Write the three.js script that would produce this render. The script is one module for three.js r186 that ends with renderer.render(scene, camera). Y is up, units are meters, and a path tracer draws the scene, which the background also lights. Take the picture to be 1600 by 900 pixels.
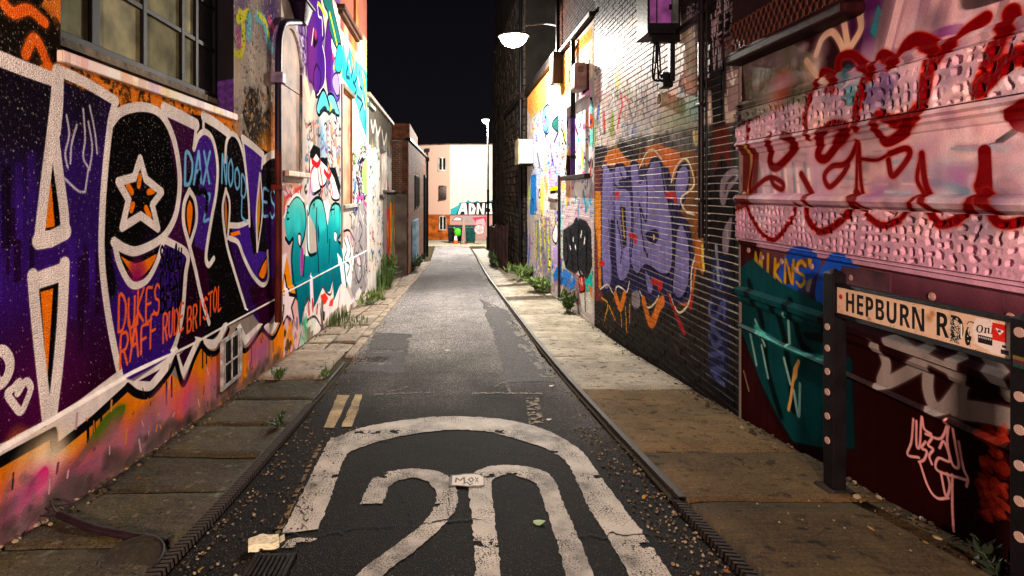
import * as THREE from 'three';
import { mergeGeometries } from 'three/addons/utils/BufferGeometryUtils.js';
import { RoundedBoxGeometry } from 'three/addons/geometries/RoundedBoxGeometry.js';

// ---------- camera, sky, lamps, exposure ----------
const scene = new THREE.Scene();
const H = 1.5;                                   // camera height above y = 0; the lane runs away along -z and falls
const F = 850, U0 = 700, V0 = 300;               // focal length and vanishing point measured on the 1600 x 900 photograph
const camera = new THREE.PerspectiveCamera(2 * Math.atan(600 / F) * 180 / Math.PI, 1.5, 0.05, 600);
camera.position.set(0, H, 0);
camera.lookAt(0, H, -10);
camera.setViewOffset(1800, 1200, 200, 300, 1600, 900);   // a lens shifted down and to the right, verticals stay vertical

const skyW = 64, skyH = 32, skyData = new Float32Array(skyW * skyH * 4);
for (let j = 0; j < skyH; j++) for (let i = 0; i < skyW; i++) {
  const up = Math.max(0, ((j + 0.5) / skyH - 0.5) * 2), g = 1 - up;
  const k = (j * skyW + i) * 4;
  skyData[k] = 0.0016 + 0.006 * g ** 5; skyData[k + 1] = 0.0017 + 0.005 * g ** 5; skyData[k + 2] = 0.003 + 0.006 * g ** 5; skyData[k + 3] = 1;
}
const sky = new THREE.DataTexture(skyData, skyW, skyH, THREE.RGBAFormat, THREE.FloatType);
sky.mapping = THREE.EquirectangularReflectionMapping; sky.magFilter = THREE.LinearFilter; sky.needsUpdate = true;
scene.background = sky; scene.environment = sky;

const LAMP = { near: { x: 1.64, Y: 3.95, d: 13.6, I: 265 }, far: { x: 2.62, Y: 4.9, d: 38, I: 1200 }, back: { x: -0.2, Y: 0.95, d: -3, I: 285 } };
const EXPOSURE = 1.0;
const renderer = new THREE.WebGLRenderer({ antialias: true });
renderer.toneMapping = THREE.LinearToneMapping;
renderer.toneMappingExposure = EXPOSURE;
renderer.shadowMap.enabled = true;

// ---------- helpers ----------
let seed = 12345;
const rnd = () => { seed = (seed + 0x6d2b79f5) | 0; let t = Math.imul(seed ^ (seed >>> 15), 1 | seed); t = (t + Math.imul(t ^ (t >>> 7), 61 | t)) ^ t; return ((t ^ (t >>> 14)) >>> 0) / 4294967296; };
const rr = (a, b) => a + (b - a) * rnd();
const clamp = (x, a = 0, b = 1) => Math.min(b, Math.max(a, x));
const sstep = (a, b, x) => { const t = clamp((x - a) / (b - a)); return t * t * (3 - 2 * t); };
const lerp = (a, b, t) => a + (b - a) * t;
const hash = (x, y, s = 0) => { let h = Math.imul(x | 0, 374761393) ^ Math.imul(y | 0, 668265263) ^ Math.imul(s | 0, 974711); h = Math.imul(h ^ (h >>> 13), 1274126177); return ((h ^ (h >>> 16)) >>> 0) / 4294967296; };
const mod = (a, n) => ((a % n) + n) % n;
function vnoise(x, y, s = 0, per = 0) {
  const ix = Math.floor(x), iy = Math.floor(y), fx = x - ix, fy = y - iy, u = fx * fx * (3 - 2 * fx), v = fy * fy * (3 - 2 * fy);
  const w = (a) => (per ? mod(a, per) : a);
  return lerp(lerp(hash(w(ix), w(iy), s), hash(w(ix + 1), w(iy), s), u), lerp(hash(w(ix), w(iy + 1), s), hash(w(ix + 1), w(iy + 1), s), u), v);
}
function fbm(x, y, s = 0, oct = 4, per = 0) { let a = 0.5, r = 0, t = 0; for (let i = 0; i < oct; i++) { r += a * vnoise(x, y, s + i, per); t += a; a *= 0.5; x *= 2; y *= 2; per *= 2; } return r / t; }
function cell(x, y, s = 0, per = 0) {             // distance to nearest and second nearest jittered point
  const ix = Math.floor(x), iy = Math.floor(y); let d1 = 9, d2 = 9, id = 0;
  for (let j = -1; j <= 1; j++) for (let i = -1; i <= 1; i++) {
    const cx = per ? mod(ix + i, per) : ix + i, cy = per ? mod(iy + j, per) : iy + j;
    const px = ix + i + 0.15 + 0.7 * hash(cx, cy, s), py = iy + j + 0.15 + 0.7 * hash(cx, cy, s + 7), q = Math.hypot(px - x, py - y);
    if (q < d1) { d2 = d1; d1 = q; id = hash(cx, cy, s + 13); } else if (q < d2) d2 = q;
  }
  return [d1, d2, id];
}
const names = new Map();
const numbered = (n) => { const k = names.get(n) ?? 0; names.set(n, k + 1); return k ? n + '_' + String(k).padStart(3, '0') : n; };
function add(o, parent) {
  o.name = parent ? o.name : numbered(o.name);
  o.traverse((c) => { if (c.isMesh) { c.castShadow = true; c.receiveShadow = true; } });
  (parent ?? scene).add(o); return o;
}
function tag(o, label, category, group) { o.userData = { label, category }; if (group) o.userData.group = group; return o; }
function thing(name, label, category, pos = [0, 0, 0], group) { const g = new THREE.Group(); g.name = name; g.position.set(...pos); tag(g, label, category, group); return add(g); }
function part(name, geos, mat, parent, kind) {
  geos = [].concat(geos);
  const g = geos.length === 1 ? geos[0] : mergeGeometries(geos.map((q) => { const n = q.index ? q.toNonIndexed() : q; for (const k of Object.keys(n.attributes)) if (!['position', 'normal', 'uv'].includes(k)) n.deleteAttribute(k); return n; }));
  const m = new THREE.Mesh(g, mat); m.name = name; if (kind) m.userData.kind = kind;
  return add(m, parent);
}
function struct(name, geos, mat) { const m = part(name, geos, mat); m.userData.kind = 'structure'; return m; }
const V = (x, Y, d) => new THREE.Vector3(x, Y + H, -d);       // x right, Y above the camera, d metres down the lane
// a quad a-b-c-d (counter-clockwise seen from its front) with uv pairs
function quads(list) {
  const p = [], t = [], ix = [];
  for (const [a, b, c, e, ua, ub, uc, ue] of list) {
    const k = p.length / 3;
    for (const q of [a, b, c, e]) p.push(q.x, q.y, q.z);
    for (const q of [ua ?? [0, 0], ub ?? [1, 0], uc ?? [1, 1], ue ?? [0, 1]]) t.push(q[0], q[1]);
    ix.push(k, k + 1, k + 2, k, k + 2, k + 3);
  }
  const g = new THREE.BufferGeometry();
  g.setAttribute('position', new THREE.Float32BufferAttribute(p, 3)); g.setAttribute('uv', new THREE.Float32BufferAttribute(t, 2)); g.setIndex(ix); g.computeVertexNormals();
  return g;
}
// box between two corners in (x, Y, d), uv in metres
function box(x0, x1, Y0, Y1, d0, d1, r = 0) {
  const w = Math.abs(x1 - x0), h = Math.abs(Y1 - Y0), l = Math.abs(d1 - d0);
  const g = r ? new RoundedBoxGeometry(w, h, l, 2, Math.min(r, w / 2.2, h / 2.2, l / 2.2)) : new THREE.BoxGeometry(w, h, l);
  g.translate((x0 + x1) / 2, (Y0 + Y1) / 2 + H, -(d0 + d1) / 2);
  const p = g.attributes.position, n = g.attributes.normal, t = g.attributes.uv;
  for (let i = 0; i < p.count; i++) {
    const ax = Math.abs(n.getX(i)), ay = Math.abs(n.getY(i)), az = Math.abs(n.getZ(i));
    if (ax >= ay && ax >= az) t.setXY(i, p.getZ(i), p.getY(i)); else if (ay >= az) t.setXY(i, p.getX(i), p.getZ(i)); else t.setXY(i, p.getX(i), p.getY(i));
  }
  return g;
}
const tube = (pts, r, seg = 40, rs = 8, closed = false) => new THREE.TubeGeometry(new THREE.CatmullRomCurve3(pts, closed, 'catmullrom', 0.3), seg, r, rs, closed);
function cyl(a, b, r0, r1 = r0, seg = 14) {
  const dir = b.clone().sub(a), L = dir.length(), g = new THREE.CylinderGeometry(r1, r0, L, seg);
  g.translate(0, L / 2, 0); g.applyQuaternion(new THREE.Quaternion().setFromUnitVectors(new THREE.Vector3(0, 1, 0), dir.normalize())); g.translate(a.x, a.y, a.z); return g;
}
// ---------- textures ----------
function dataTex(n, f, srgb = false) {             // n x n tile, f(u, v) -> grey or [r, g, b] in 0..1
  const a = new Uint8Array(n * n * 4);
  for (let j = 0; j < n; j++) for (let i = 0; i < n; i++) {
    const c = f(i / n, j / n), k = (j * n + i) * 4, q = typeof c === 'number' ? [c, c, c] : c;
    for (let m = 0; m < 3; m++) a[k + m] = clamp(q[m]) * 255; a[k + 3] = 255;
  }
  const t = new THREE.DataTexture(a, n, n); t.wrapS = t.wrapT = THREE.RepeatWrapping; t.magFilter = THREE.LinearFilter; t.minFilter = THREE.LinearMipmapLinearFilter; t.generateMipmaps = true;
  if (srgb) t.colorSpace = THREE.SRGBColorSpace; t.needsUpdate = true; return t;
}
const rep = (t, x, y = x) => { const c = t.clone(); c.repeat.set(x, y); c.needsUpdate = true; return c; };
const toS = (c) => (c <= 0.0031308 ? c * 12.92 : 1.055 * c ** (1 / 2.4) - 0.055);
const rgbS = (r, g, b) => [toS(r), toS(g), toS(b)];
const T = {};
T.pebble = dataTex(512, (u, v) => { const [a, b, id] = cell(u * 64, v * 64, 3, 64); return clamp((1 - sstep(0.05, 0.62, a)) * (0.45 + 0.55 * id) * 0.85 + 0.15 * fbm(u * 16, v * 16, 5, 3, 16)); });
T.plaster = dataTex(512, (u, v) => 0.6 * fbm(u * 10, v * 10, 21, 5, 10) + 0.4 * fbm(u * 90, v * 90, 25, 2, 90));
T.stone = dataTex(512, (u, v) => 0.75 * fbm(u * 8, v * 8, 31, 6, 8) + 0.25 * vnoise(u * 160, v * 160, 39, 160));
T.asphaltBump = dataTex(1024, (u, v) => { const [a, , id] = cell(u * 110, v * 110, 41, 110); return clamp((1 - sstep(0, 0.7, a)) * (0.3 + 0.7 * id) * 0.8 + 0.2 * fbm(u * 12, v * 12, 45, 4, 12)); });
T.asphalt = dataTex(1024, (u, v) => {
  const [a, , id] = cell(u * 110, v * 110, 41, 110), s = id > 0.62 ? (id - 0.62) / 0.38 : 0, m = (1 - sstep(0.15, 0.5, a)) * s, big = fbm(u * 4, v * 4, 48, 4, 4);
  const k = 0.009 + 0.012 * big + 0.26 * m * m + 0.013 * id; return rgbS(k * 1.04, k, k * 0.93);
}, true);
const fleck = (u, v, n, s) => { const [a, , id] = cell(u * n, v * n, s, n); const m = 1 - sstep(0.12, 0.4, a); return id > 0.78 ? m : id < 0.2 ? -0.8 * m : 0; };
T.concrete = dataTex(1024, (u, v) => {
  const k = 0.16 + 0.14 * (fbm(u * 6, v * 6, 51, 6, 6) - 0.5) + 0.09 * (fbm(u * 160, v * 160, 57, 2, 160) - 0.5) + 0.05 * (vnoise(u * 5, v * 140 + 2 * fbm(u * 6, v * 6, 58, 2, 6), 55) - 0.5) - 0.09 * sstep(0.6, 0.8, fbm(u * 20, v * 20, 59, 3, 20)) + fleck(u, v, 70, 401) * 0.09; return rgbS(k * 1.1, k, k * 0.8);
}, true);
T.slab = dataTex(1024, (u, v) => {
  const m = fbm(u * 5, v * 5, 61, 6, 5), k = 0.035 + 0.08 * m + 0.05 * (fbm(u * 130, v * 130, 66, 2, 130) - 0.5), pale = sstep(0.7, 0.8, fbm(u * 22, v * 22, 69, 4, 22)) * 0.12, moss = sstep(0.5, 0.7, fbm(u * 7, v * 7, 63, 4, 7)), q = fleck(u, v, 60, 407) * 0.07 + 0.03 * (vnoise(u * 8, v * 110 + 2 * fbm(u * 5, v * 5, 64, 2, 5), 65) - 0.5);
  return rgbS(Math.max(0.008, k + q) * 1.2 + pale, (Math.max(0.008, k + q) * 1.02 + pale * 0.9) * (1 - 0.05 * moss), Math.max(0.008, k + q) * 0.62 * (1 - 0.4 * moss) + pale * 0.6);
}, true);
T.grime = dataTex(512, (u, v) => 0.45 + 0.75 * fbm(u * 5, v * 5, 71, 6, 5), true);
T.rough = dataTex(256, (u, v) => 0.35 + 0.5 * fbm(u * 9, v * 9, 81, 5, 9));
const M = (color, rough = 0.7, opt = {}) => new THREE.MeshPhysicalMaterial({ color: new THREE.Color(color), roughness: rough, metalness: 0, specularIntensity: 0.3, ...opt });
const lin = (r, g, b) => new THREE.Color().setRGB(r, g, b);
const grimy = (color, rough, scale = 0.5, bump = 0.002, opt = {}) => M(color, rough, { map: rep(T.grime, scale), bumpMap: rep(T.plaster, scale * 2), bumpScale: bump, ...opt });
const blackMetal = grimy('#17161a', 0.38, 1.3, 0.001, { metalness: 0.3 });

// ---------- the fall of the lane ----------
const DROP = [[-300, 0.7], [-60, 0.8], [-20, 0.9], [-6, 1.02], [0, 1.42], [2.5, 1.752], [3.26, 1.855], [5, 2.05], [6.5, 2.2], [8.5, 2.36], [10.6, 2.5], [13, 2.68], [16, 2.9], [18, 3.05], [22, 3.3], [30, 3.75], [40, 4.15], [50, 4.42], [60, 4.6], [100, 4.9], [500, 6]];
function drop(d) {
  let i = 1; while (i < DROP.length - 2 && d > DROP[i + 1][0]) i++;
  while (i > 1 && d < DROP[i][0]) i--;
  const sl = (k) => (k <= 0 || k >= DROP.length - 1 ? 0.005 : (DROP[k + 1][1] - DROP[k - 1][1]) / (DROP[k + 1][0] - DROP[k - 1][0]));
  const j = d < DROP[1][0] ? 0 : i, [a, ya] = DROP[j], [b, yb] = DROP[j + 1], h = b - a, t = clamp((d - a) / h), t2 = t * t, t3 = t2 * t;
  return (2 * t3 - 3 * t2 + 1) * ya + (t3 - 2 * t2 + t) * h * sl(j) + (-2 * t3 + 3 * t2) * yb + (t3 - t2) * h * sl(j + 1);
}
const cross = (d) => 0.07 * sstep(8, 18, d) * (1 - sstep(30, 42, d));
const gY = (x, d) => -drop(d) + cross(d) * clamp(x, -4, 4);            // top of the pavements
const roadY = (x, d) => gY(x, d) - 0.055 + 0.012 * (1 - (x / 1.4) ** 2);  // cambered road, a low kerb below them
const kerbL = (d) => -1.36 + 0.34 * sstep(15, 30, d), kerbR = (d) => 1.4 + 0.28 * sstep(14, 38, d);
function onGround(u, v, height = roadY) {            // where a photograph pixel of the ground lies
  let a = 0.6, b = 70; for (let i = 0; i < 50; i++) { const d = (a + b) / 2, x = (u - U0) / F * d; if (-height(x, d) * F / d > v - V0) a = d; else b = d; }
  return [(u - U0) / F * a, a];
}
const pts = (s) => s.trim().split(/\s+/).map((q) => q.split(',').map(Number));
function smooth(P, n, closed = false, tension = 0.5) {    // a Catmull-Rom line through 2-D points
  const c = new THREE.CatmullRomCurve3(P.map(([x, y]) => new THREE.Vector3(x, y, 0)), closed, 'catmullrom', tension);
  return c.getPoints(n).map((q) => [q.x, q.y]);
}
// ---------- spray paint ----------
const GLYPH = {
  A: '0,0 .45,1 .6,1 1,0|.2,.4 .8,.4', B: '.1,0 .1,1 .7,1 .85,.8 .65,.55 .1,.52|.65,.55 .95,.3 .75,0 .1,0', C: '.95,.8 .6,1 .15,.8 .05,.4 .3,.02 .7,0 .95,.2', D: '.1,0 .1,1 .55,1 .95,.7 .95,.3 .6,0 .1,0',
  E: '.95,1 .1,1 .1,0 .95,0|.1,.52 .75,.52', F: '.95,1 .1,1 .1,0|.1,.52 .7,.52', G: '.95,.85 .5,1 .08,.7 .08,.25 .5,0 .95,.15 .95,.45 .6,.45', H: '.1,0 .1,1|.9,0 .9,1|.1,.5 .9,.5', I: '.5,0 .5,1', J: '.8,1 .8,.25 .5,0 .1,.2',
  K: '.1,0 .1,1|.9,1 .1,.45 .95,0', L: '.15,1 .15,0 .9,0', M: '0,0 .15,1 .5,.4 .85,1 1,0', N: '.08,0 .1,1 .9,0 .92,1', O: '.5,1 .1,.75 .1,.25 .5,0 .9,.25 .9,.75 .5,1', P: '.1,0 .1,1 .75,1 .95,.75 .75,.5 .1,.48',
  R: '.1,0 .1,1 .75,1 .92,.75 .7,.52 .1,.5|.5,.5 .95,0', S: '.92,.85 .5,1 .12,.8 .3,.55 .75,.45 .92,.2 .5,0 .05,.15', T: '0,1 1,1|.5,1 .5,0', U: '.1,1 .1,.25 .4,0 .7,.05 .9,.3 .9,1', V: '.05,1 .5,0 .95,1', W: '0,1 .25,0 .5,.7 .75,0 1,1',
  X: '.05,1 .95,0|.95,1 .05,0', Y: '.05,1 .5,.5 .95,1|.5,.5 .5,0', Z: '.05,1 .95,1 .05,0 .95,0', 2: '.1,.75 .4,1 .8,.85 .8,.6 .1,0 .95,0', "'": '.5,1 .4,.75', '?': '.1,.8 .5,1 .9,.75 .5,.4 .5,.25',
};
class Paint {                                     // a canvas in wall metres: d along the lane, Y up; points may be given as photograph pixels
  constructor(X, d0, d1, Y0, Y1, ppm) {
    Object.assign(this, { X, d0, d1, Y0, Y1, ppm, w: Math.round((d1 - d0) * ppm), h: Math.round((Y1 - Y0) * ppm) });
    this.c = document.createElement('canvas'); this.c.width = this.w; this.c.height = this.h; this.g = this.c.getContext('2d'); this.g.lineCap = this.g.lineJoin = 'round';
  }
  px(d, Y) { return [(d - this.d0) * this.ppm, (this.Y1 - Y) * this.ppm]; }
  at(u, v) { let d = F * this.X / (u - U0); if (this.proud) for (let i = 0; i < 4; i++) d = F * (this.X - this.proud((V0 - v) * d / F)) / (u - U0); return this.px(d, (V0 - v) * d / F); }
  uv(d, Y) { return [(d - this.d0) / (this.d1 - this.d0), (Y - this.Y0) / (this.Y1 - this.Y0)]; }
  P(s) { return (typeof s === 'string' ? pts(s) : s).map(([u, v]) => this.at(u, v)); }
  trace(P, closed) { this.g.beginPath(); P.forEach(([x, y], i) => (i ? this.g.lineTo(x, y) : this.g.moveTo(x, y))); if (closed) this.g.closePath(); }
  soft(b, c) { this.g.shadowBlur = b * this.ppm; this.g.shadowColor = b ? c : 'rgba(0,0,0,0)'; }
  poly(s, c, b = 0) { this.soft(b, c); this.trace(this.P(s), true); this.g.fillStyle = c; this.g.fill(); this.soft(0); return this; }
  blob(s, c, b = 0, w = 0, oc = '#000') {
    const P = smooth(this.P(s), 90, true); this.soft(b, c); this.trace(P, true); this.g.fillStyle = c; if (c) this.g.fill();
    if (w) { this.g.strokeStyle = oc; this.g.lineWidth = w * this.ppm; this.g.stroke(); } this.soft(0); return this;
  }
  line(s, w, c, b = 0.012, straight = false) {
    let P = this.P(s); if (!straight && P.length > 2) P = smooth(P, P.length * 10);
    this.soft(b, c); this.trace(P); this.g.strokeStyle = c; this.g.lineWidth = w * this.ppm; this.g.stroke(); this.soft(0); return this;
  }
  lines(list, w, c, b, st) { for (const s of list.split('|')) this.line(s, w, c, b, st); return this; }
  drip(u, v, len, w, c) { const [x, y] = this.at(u, v), g = this.g; g.strokeStyle = c; g.lineWidth = w * this.ppm; g.beginPath(); g.moveTo(x, y); g.lineTo(x + rr(-1, 1), y + len * this.ppm); g.stroke(); g.beginPath(); g.fillStyle = c; g.arc(x, y + len * this.ppm, w * 0.62 * this.ppm, 0, 7); g.fill(); return this; }
  rect(d0, d1, Y0, Y1, c) { const [x, y] = this.px(d0, Y1); this.g.fillStyle = c; this.g.fillRect(x, y, (d1 - d0) * this.ppm, (Y1 - Y0) * this.ppm); return this; }
  grad(d0, d1, Y0, Y1, stops) { const [, a] = this.px(0, Y1), [, b] = this.px(0, Y0), q = this.g.createLinearGradient(0, a, 0, b); stops.forEach(([t, c]) => q.addColorStop(t, c)); return this.rect(d0, d1, Y0, Y1, q); }
  text(str, u0, v0, u1, v1, h, w, c, slant = 0.1) {       // hand lettering on the baseline between two photograph points, h metres high
    const a = this.at(u0, v0), b = this.at(u1, v1), n = str.length, g = this.g; g.strokeStyle = c; g.lineWidth = w * this.ppm; this.soft(w * 0.4, c);
    [...str].forEach((ch, i) => {
      const x = lerp(a[0], b[0], i / n), y = lerp(a[1], b[1], i / n), cw = (b[0] - a[0]) / n * 0.8, ch2 = h * this.ppm * rr(0.88, 1.12), dy = (b[1] - a[1]) / n * 0.8, ty = rr(-0.06, 0.06) * ch2;
      for (const s of (GLYPH[ch] ?? '').split('|')) if (s) { const P = pts(s).map(([p, q]) => [x + (p + slant * q) * cw + rr(-0.03, 0.03) * Math.abs(cw), y + p * dy - q * ch2 + ty]); this.trace(P.length > 2 ? smooth(P, 24, false, 0.35) : P); g.stroke(); }
    });
    this.soft(0); return this;
  }
  speckle(u0, v0, u1, v1, n, r0, r1, colors, a = 1) {
    const g = this.g; for (let i = 0; i < n; i++) { const [x, y] = this.at(rr(u0, u1), rr(v0, v1)); g.globalAlpha = a * rr(0.4, 1); g.fillStyle = colors[Math.floor(rnd() * colors.length)]; g.beginPath(); g.ellipse(x, y, rr(r0, r1) * this.ppm, rr(r0, r1) * this.ppm * rr(0.6, 1.6), rr(0, 3), 0, 7); g.fill(); } g.globalAlpha = 1; return this;
  }
  fog(u, v, r, c, a = 0.7, k = 1) {                       // a soft cloud of spray, r metres, k stretches it upright
    const [x, y] = this.at(u, v), g = this.g, R = r * this.ppm; g.save(); g.translate(x, y); g.scale(1, k);
    const q = g.createRadialGradient(0, 0, R * 0.15, 0, 0, R), col = new THREE.Color(c), rgb = [col.r, col.g, col.b].map((z) => Math.round(toS(z) * 255)).join(',');
    q.addColorStop(0, `rgba(${rgb},${a})`); q.addColorStop(0.6, `rgba(${rgb},${a * 0.55})`); q.addColorStop(1, `rgba(${rgb},0)`); g.fillStyle = q; g.beginPath(); g.arc(0, 0, R, 0, 7); g.fill(); g.restore(); return this;
  }
  finish(wear = 0.16, s = 1) {                            // uneven paint: fine grain, streaks and old dirt of the wall itself
    const im = this.g.getImageData(0, 0, this.w, this.h), a = im.data;
    for (let y = 0; y < this.h; y++) for (let x = 0; x < this.w; x++) {
      const k = (y * this.w + x) * 4, mx = x / this.ppm, my = y / this.ppm, n = fbm(mx * 3, my * 3, 91 * s, 4) - 0.5, st = vnoise(mx * 22, my * 1.2, 95 * s) - 0.5, f = hash(x, y, 99 * s) - 0.5, m = 1 + wear * (1.5 * n + 0.7 * st + 0.7 * f);
      for (let c = 0; c < 3; c++) a[k + c] = clamp(a[k + c] * m + 3 * f, 0, 255);
    }
    this.g.putImageData(im, 0, 0);
    const t = new THREE.CanvasTexture(this.c); t.colorSpace = THREE.SRGBColorSpace; t.anisotropy = 8; t.minFilter = THREE.LinearMipmapLinearFilter; this.tex = t; return t;
  }
  material(bump, tile, scale, rough, opt = {}) { const W = this.d1 - this.d0, Hh = this.Y1 - this.Y0; return new THREE.MeshPhysicalMaterial({ specularIntensity: 0, map: this.tex, bumpMap: rep(bump, W / tile, Hh / tile), bumpScale: scale, roughness: rough, metalness: 0, ...opt }); }
}
const WHITE = '#e6dcd6', BLACK = '#0d0b0c', PURPLE = '#35147a', MAROON = '#2a0620', ORANGE = '#f2760f';

// ===== left wall, near: a big lettered piece =====
const PL = new Paint(-2.3, 1.7, 7.5, -2.6, 2.9, 330);
{
  const p = PL, W = (s, w = 0.085) => p.line(s, w * 0.84, WHITE, 0.008);
  p.rect(1.7, 7.5, -2.6, 2.9, '#8b7f76');
  p.grad(1.7, 7.5, -0.2, 2.9, [[0, '#6f655f'], [0.5, '#8a7b70'], [1, '#b06a3a']]);
  // above the letters: orange under black spray
  p.poly('-300,-200 95,0 95,110 180,155 440,265 440,360 -300,200', '#d97524', 0.05);
  p.poly('90,92 372,178 374,216 330,192 256,174 190,174 95,124', '#d9741c', 0.02).speckle(95, 95, 380, 200, 900, 0.008, 0.028, ['#141110', '#1c1815', '#e8862a'], 0.8);
  p.fog(400, 190, 0.75, '#8d857c', 0.95, 1.6).fog(385, 60, 0.9, '#8b8580', 1, 1.5).fog(400, 120, 0.7, '#a79a8c', 0.8);
  p.fog(380, 25, 0.35, '#56486c', 0.9).fog(425, 30, 0.5, '#3c2a5c', 0.9, 1.4);
  p.speckle(-100, -60, 95, 90, 260, 0.02, 0.09, ['#15110f', '#1d1815', '#0d0c0c'], 0.8);
  p.blob('20,30 60,10 85,40 88,95 60,90 35,70', '#16120f', 0.06).blob('-20,40 20,45 45,90 0,78', '#16120f', 0.06);
  p.lines('2,0 20,20 45,15 70,35|40,85 55,60 75,100', 0.06, '#e8641c', 0.03);
  p.blob('385,150 398,140 408,180 425,165 430,200 420,225 400,235 388,205 380,180', '#3a332c', 0.09).speckle(380, 140, 430, 235, 130, 0.015, 0.05, ['#1b1713', '#c08a55', '#2b2520'], 0.8);
  p.fog(432, 215, 0.4, '#d9824a', 0.85, 1.5).fog(415, 245, 0.4, '#e08a2c', 0.9);
  p.lines('375,20 380,40 380,70 372,88 362,80|372,30 388,20', 0.1, '#c3c02e', 0.04).lines('390,28 388,55|402,25 412,32 418,60 424,75', 0.13, '#5aa3ad', 0.05).lines('403,20 415,35 420,55', 0.07, '#c4c84a', 0.03).lines('372,50 374,70|420,30 428,45', 0.09, '#b04a7c', 0.05);
  p.speckle(365, 0, 435, 230, 700, 0.008, 0.022, ['#4a423c', '#b8aa98', '#2c2623', '#c9b9a6'], 0.75);
  p.blob('360,90 375,100 372,150 362,140', '#a89684', 0.08);
  // body of the letters: black falling to violet falling to dark plum
  p.poly('-400,0 0,98 85,122 178,160 190,172 256,172 318,182 380,218 432,245 434,470 300,535 188,588 90,655 0,708 -400,930', '#120e10', 0.02);
  const g = p.g; g.save(); p.trace(p.P('-400,0 0,98 85,122 178,160 190,172 256,172 318,182 380,218 432,245 434,470 300,535 188,588 90,655 0,708 -400,930'), true); g.clip();
  p.grad(1.7, 3.75, -2.2, 1.2, [[0, '#121013'], [0.26, '#17121f'], [0.38, '#2c1560'], [0.52, '#341268'], [0.6, '#2c0c3a'], [0.72, MAROON], [1, '#23051c']]);
  for (let i = 0; i < 60; i++) { const d = rr(1.75, 3.75), Y = rr(-0.45, 0.25); p.g.fillStyle = ['rgba(60,24,140,.45)', 'rgba(26,6,24,.6)', 'rgba(14,10,16,.6)'][i % 3]; const [x, y] = p.px(d, Y); p.g.fillRect(x, y, rr(0.02, 0.06) * p.ppm, rr(0.15, 0.6) * p.ppm); }
  p.fog(60, 620, 0.5, '#6a0f5a', 0.45);
  p.poly('100,130 178,165 165,250 160,330 160,400 104,365 92,270 90,205', 'rgba(44,22,96,.72)', 0.05).fog(130, 160, 0.4, '#15121a', 0.85, 0.8);
  g.restore();
  // the e: black head, violet body
  p.blob('172,192 195,172 222,168 248,176 264,200 276,240 279,285 272,335 258,362 232,388 205,390 182,380 165,400 160,330 164,260', BLACK, 0.02);
  p.poly('165,392 180,395 200,440 216,446 245,408 258,376 292,396 288,450 276,538 258,560 200,592 188,588 176,530', '#331470', 0.03);
  p.poly('158,395 172,392 182,450 174,470', '#0e0a12', 0.05);
  p.fog(240, 410, 0.3, '#231043', 0.7);
  p.poly('258,180 306,196 300,240 285,310 292,392 258,372 280,300', '#381038', 0.03).poly('286,300 300,292 308,330 296,380 292,394', '#2a0a30', 0.02);
  p.blob('303,232 312,212 322,207 334,222 340,262 337,300 328,345 322,400 312,430 304,395 306,320', '#3d1c80', 0.02).poly('297,380 322,395 328,470 318,520 306,460', MAROON, 0.02);
  p.poly('318,184 358,210 352,250 350,300 352,372 383,480 345,515 318,540 330,470 326,410 336,330 342,262 332,218', BLACK, 0.02);
  p.blob('353,250 355,222 362,212 372,220 380,252 386,300 386,345 372,350 358,345', '#100c10', 0.02);
  p.poly('380,218 410,242 408,300 402,388 395,345 388,310 383,260', '#45208c', 0.02);
  p.poly('360,352 388,348 396,400 402,392 418,395 418,436 408,444 394,428 380,400', '#3f1d88', 0.02).poly('412,252 431,244 433,330 418,395 404,388 409,300', '#141014', 0.02).poly('414,330 432,300 436,380 434,480 410,516 384,478 358,372 372,380 394,432 408,446 419,438', '#2f0f4e', 0.03).poly('390,450 434,430 436,475 408,515', MAROON, 0.04);
  p.poly('283,425 296,382 306,425 328,505 300,540 270,552', '#1c0818', 0.02);
  // orange slips with black edges
  p.blob('81,250 72,320 67,362 88,358 87,300', ORANGE, 0, 0.035, BLACK).poly('81,252 68,361 88,357', ORANGE).line('80,250 67,362 89,357 80,250', 0.03, BLACK, 0.005, true);
  p.poly('59,452 87,444 80,570 74,650 66,560', ORANGE).line('58,451 88,443 80,570 74,655 66,560 58,451', 0.045, BLACK, 0.005, true);
  p.blob('186,396 214,408 246,394 236,420 214,438 198,420', ORANGE, 0, 0.03, BLACK).fog(214, 430, 0.16, '#8e1060', 0.9);
  p.blob('296,310 291,325 291,345 296,372 301,345 302,322', ORANGE, 0, 0.035, BLACK).blob('353,305 350,330 353,366 356,340', '#c76a1a', 0, 0.03, BLACK).blob('406,280 402,330 402,378 407,330', '#d98a22', 0, 0.02, BLACK).blob('417,402 404,428 411,437 417,424', ORANGE, 0, 0.03, BLACK).poly('360,364 374,360 376,366 362,370', ORANGE);
  p.blob('212,282 200,290 206,305 201,330 220,318 236,330 231,308 242,300 226,292 219,272', '#100c0c'); p.lines('219,276 217,290|200,290 206,300|208,320 205,328|228,325 234,338|232,300 240,298', 0.05, ORANGE, 0.006);
  // white outlines
  W('-60,70 0,92 40,108 86,125', 0.1); W('92,110 135,130 181,158', 0.085);
  W('90,112 86,160 81,205 73,270 66,330 61,376', 0.09); W('84,205 92,270 100,330 102,362', 0.09); p.line('61,376 80,373 102,362', 0.1, WHITE, 0.01, true); W('91,112 90,160 86,205', 0.11);
  p.poly('49,428 102,409 101,440 92,441 58,452 51,460', WHITE, 0.01); p.line('101,412 97,500 90,580 79,668', 0.085, WHITE, 0.01); p.line('51,430 55,480 63,560 75,668', 0.075, WHITE, 0.01);
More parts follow.
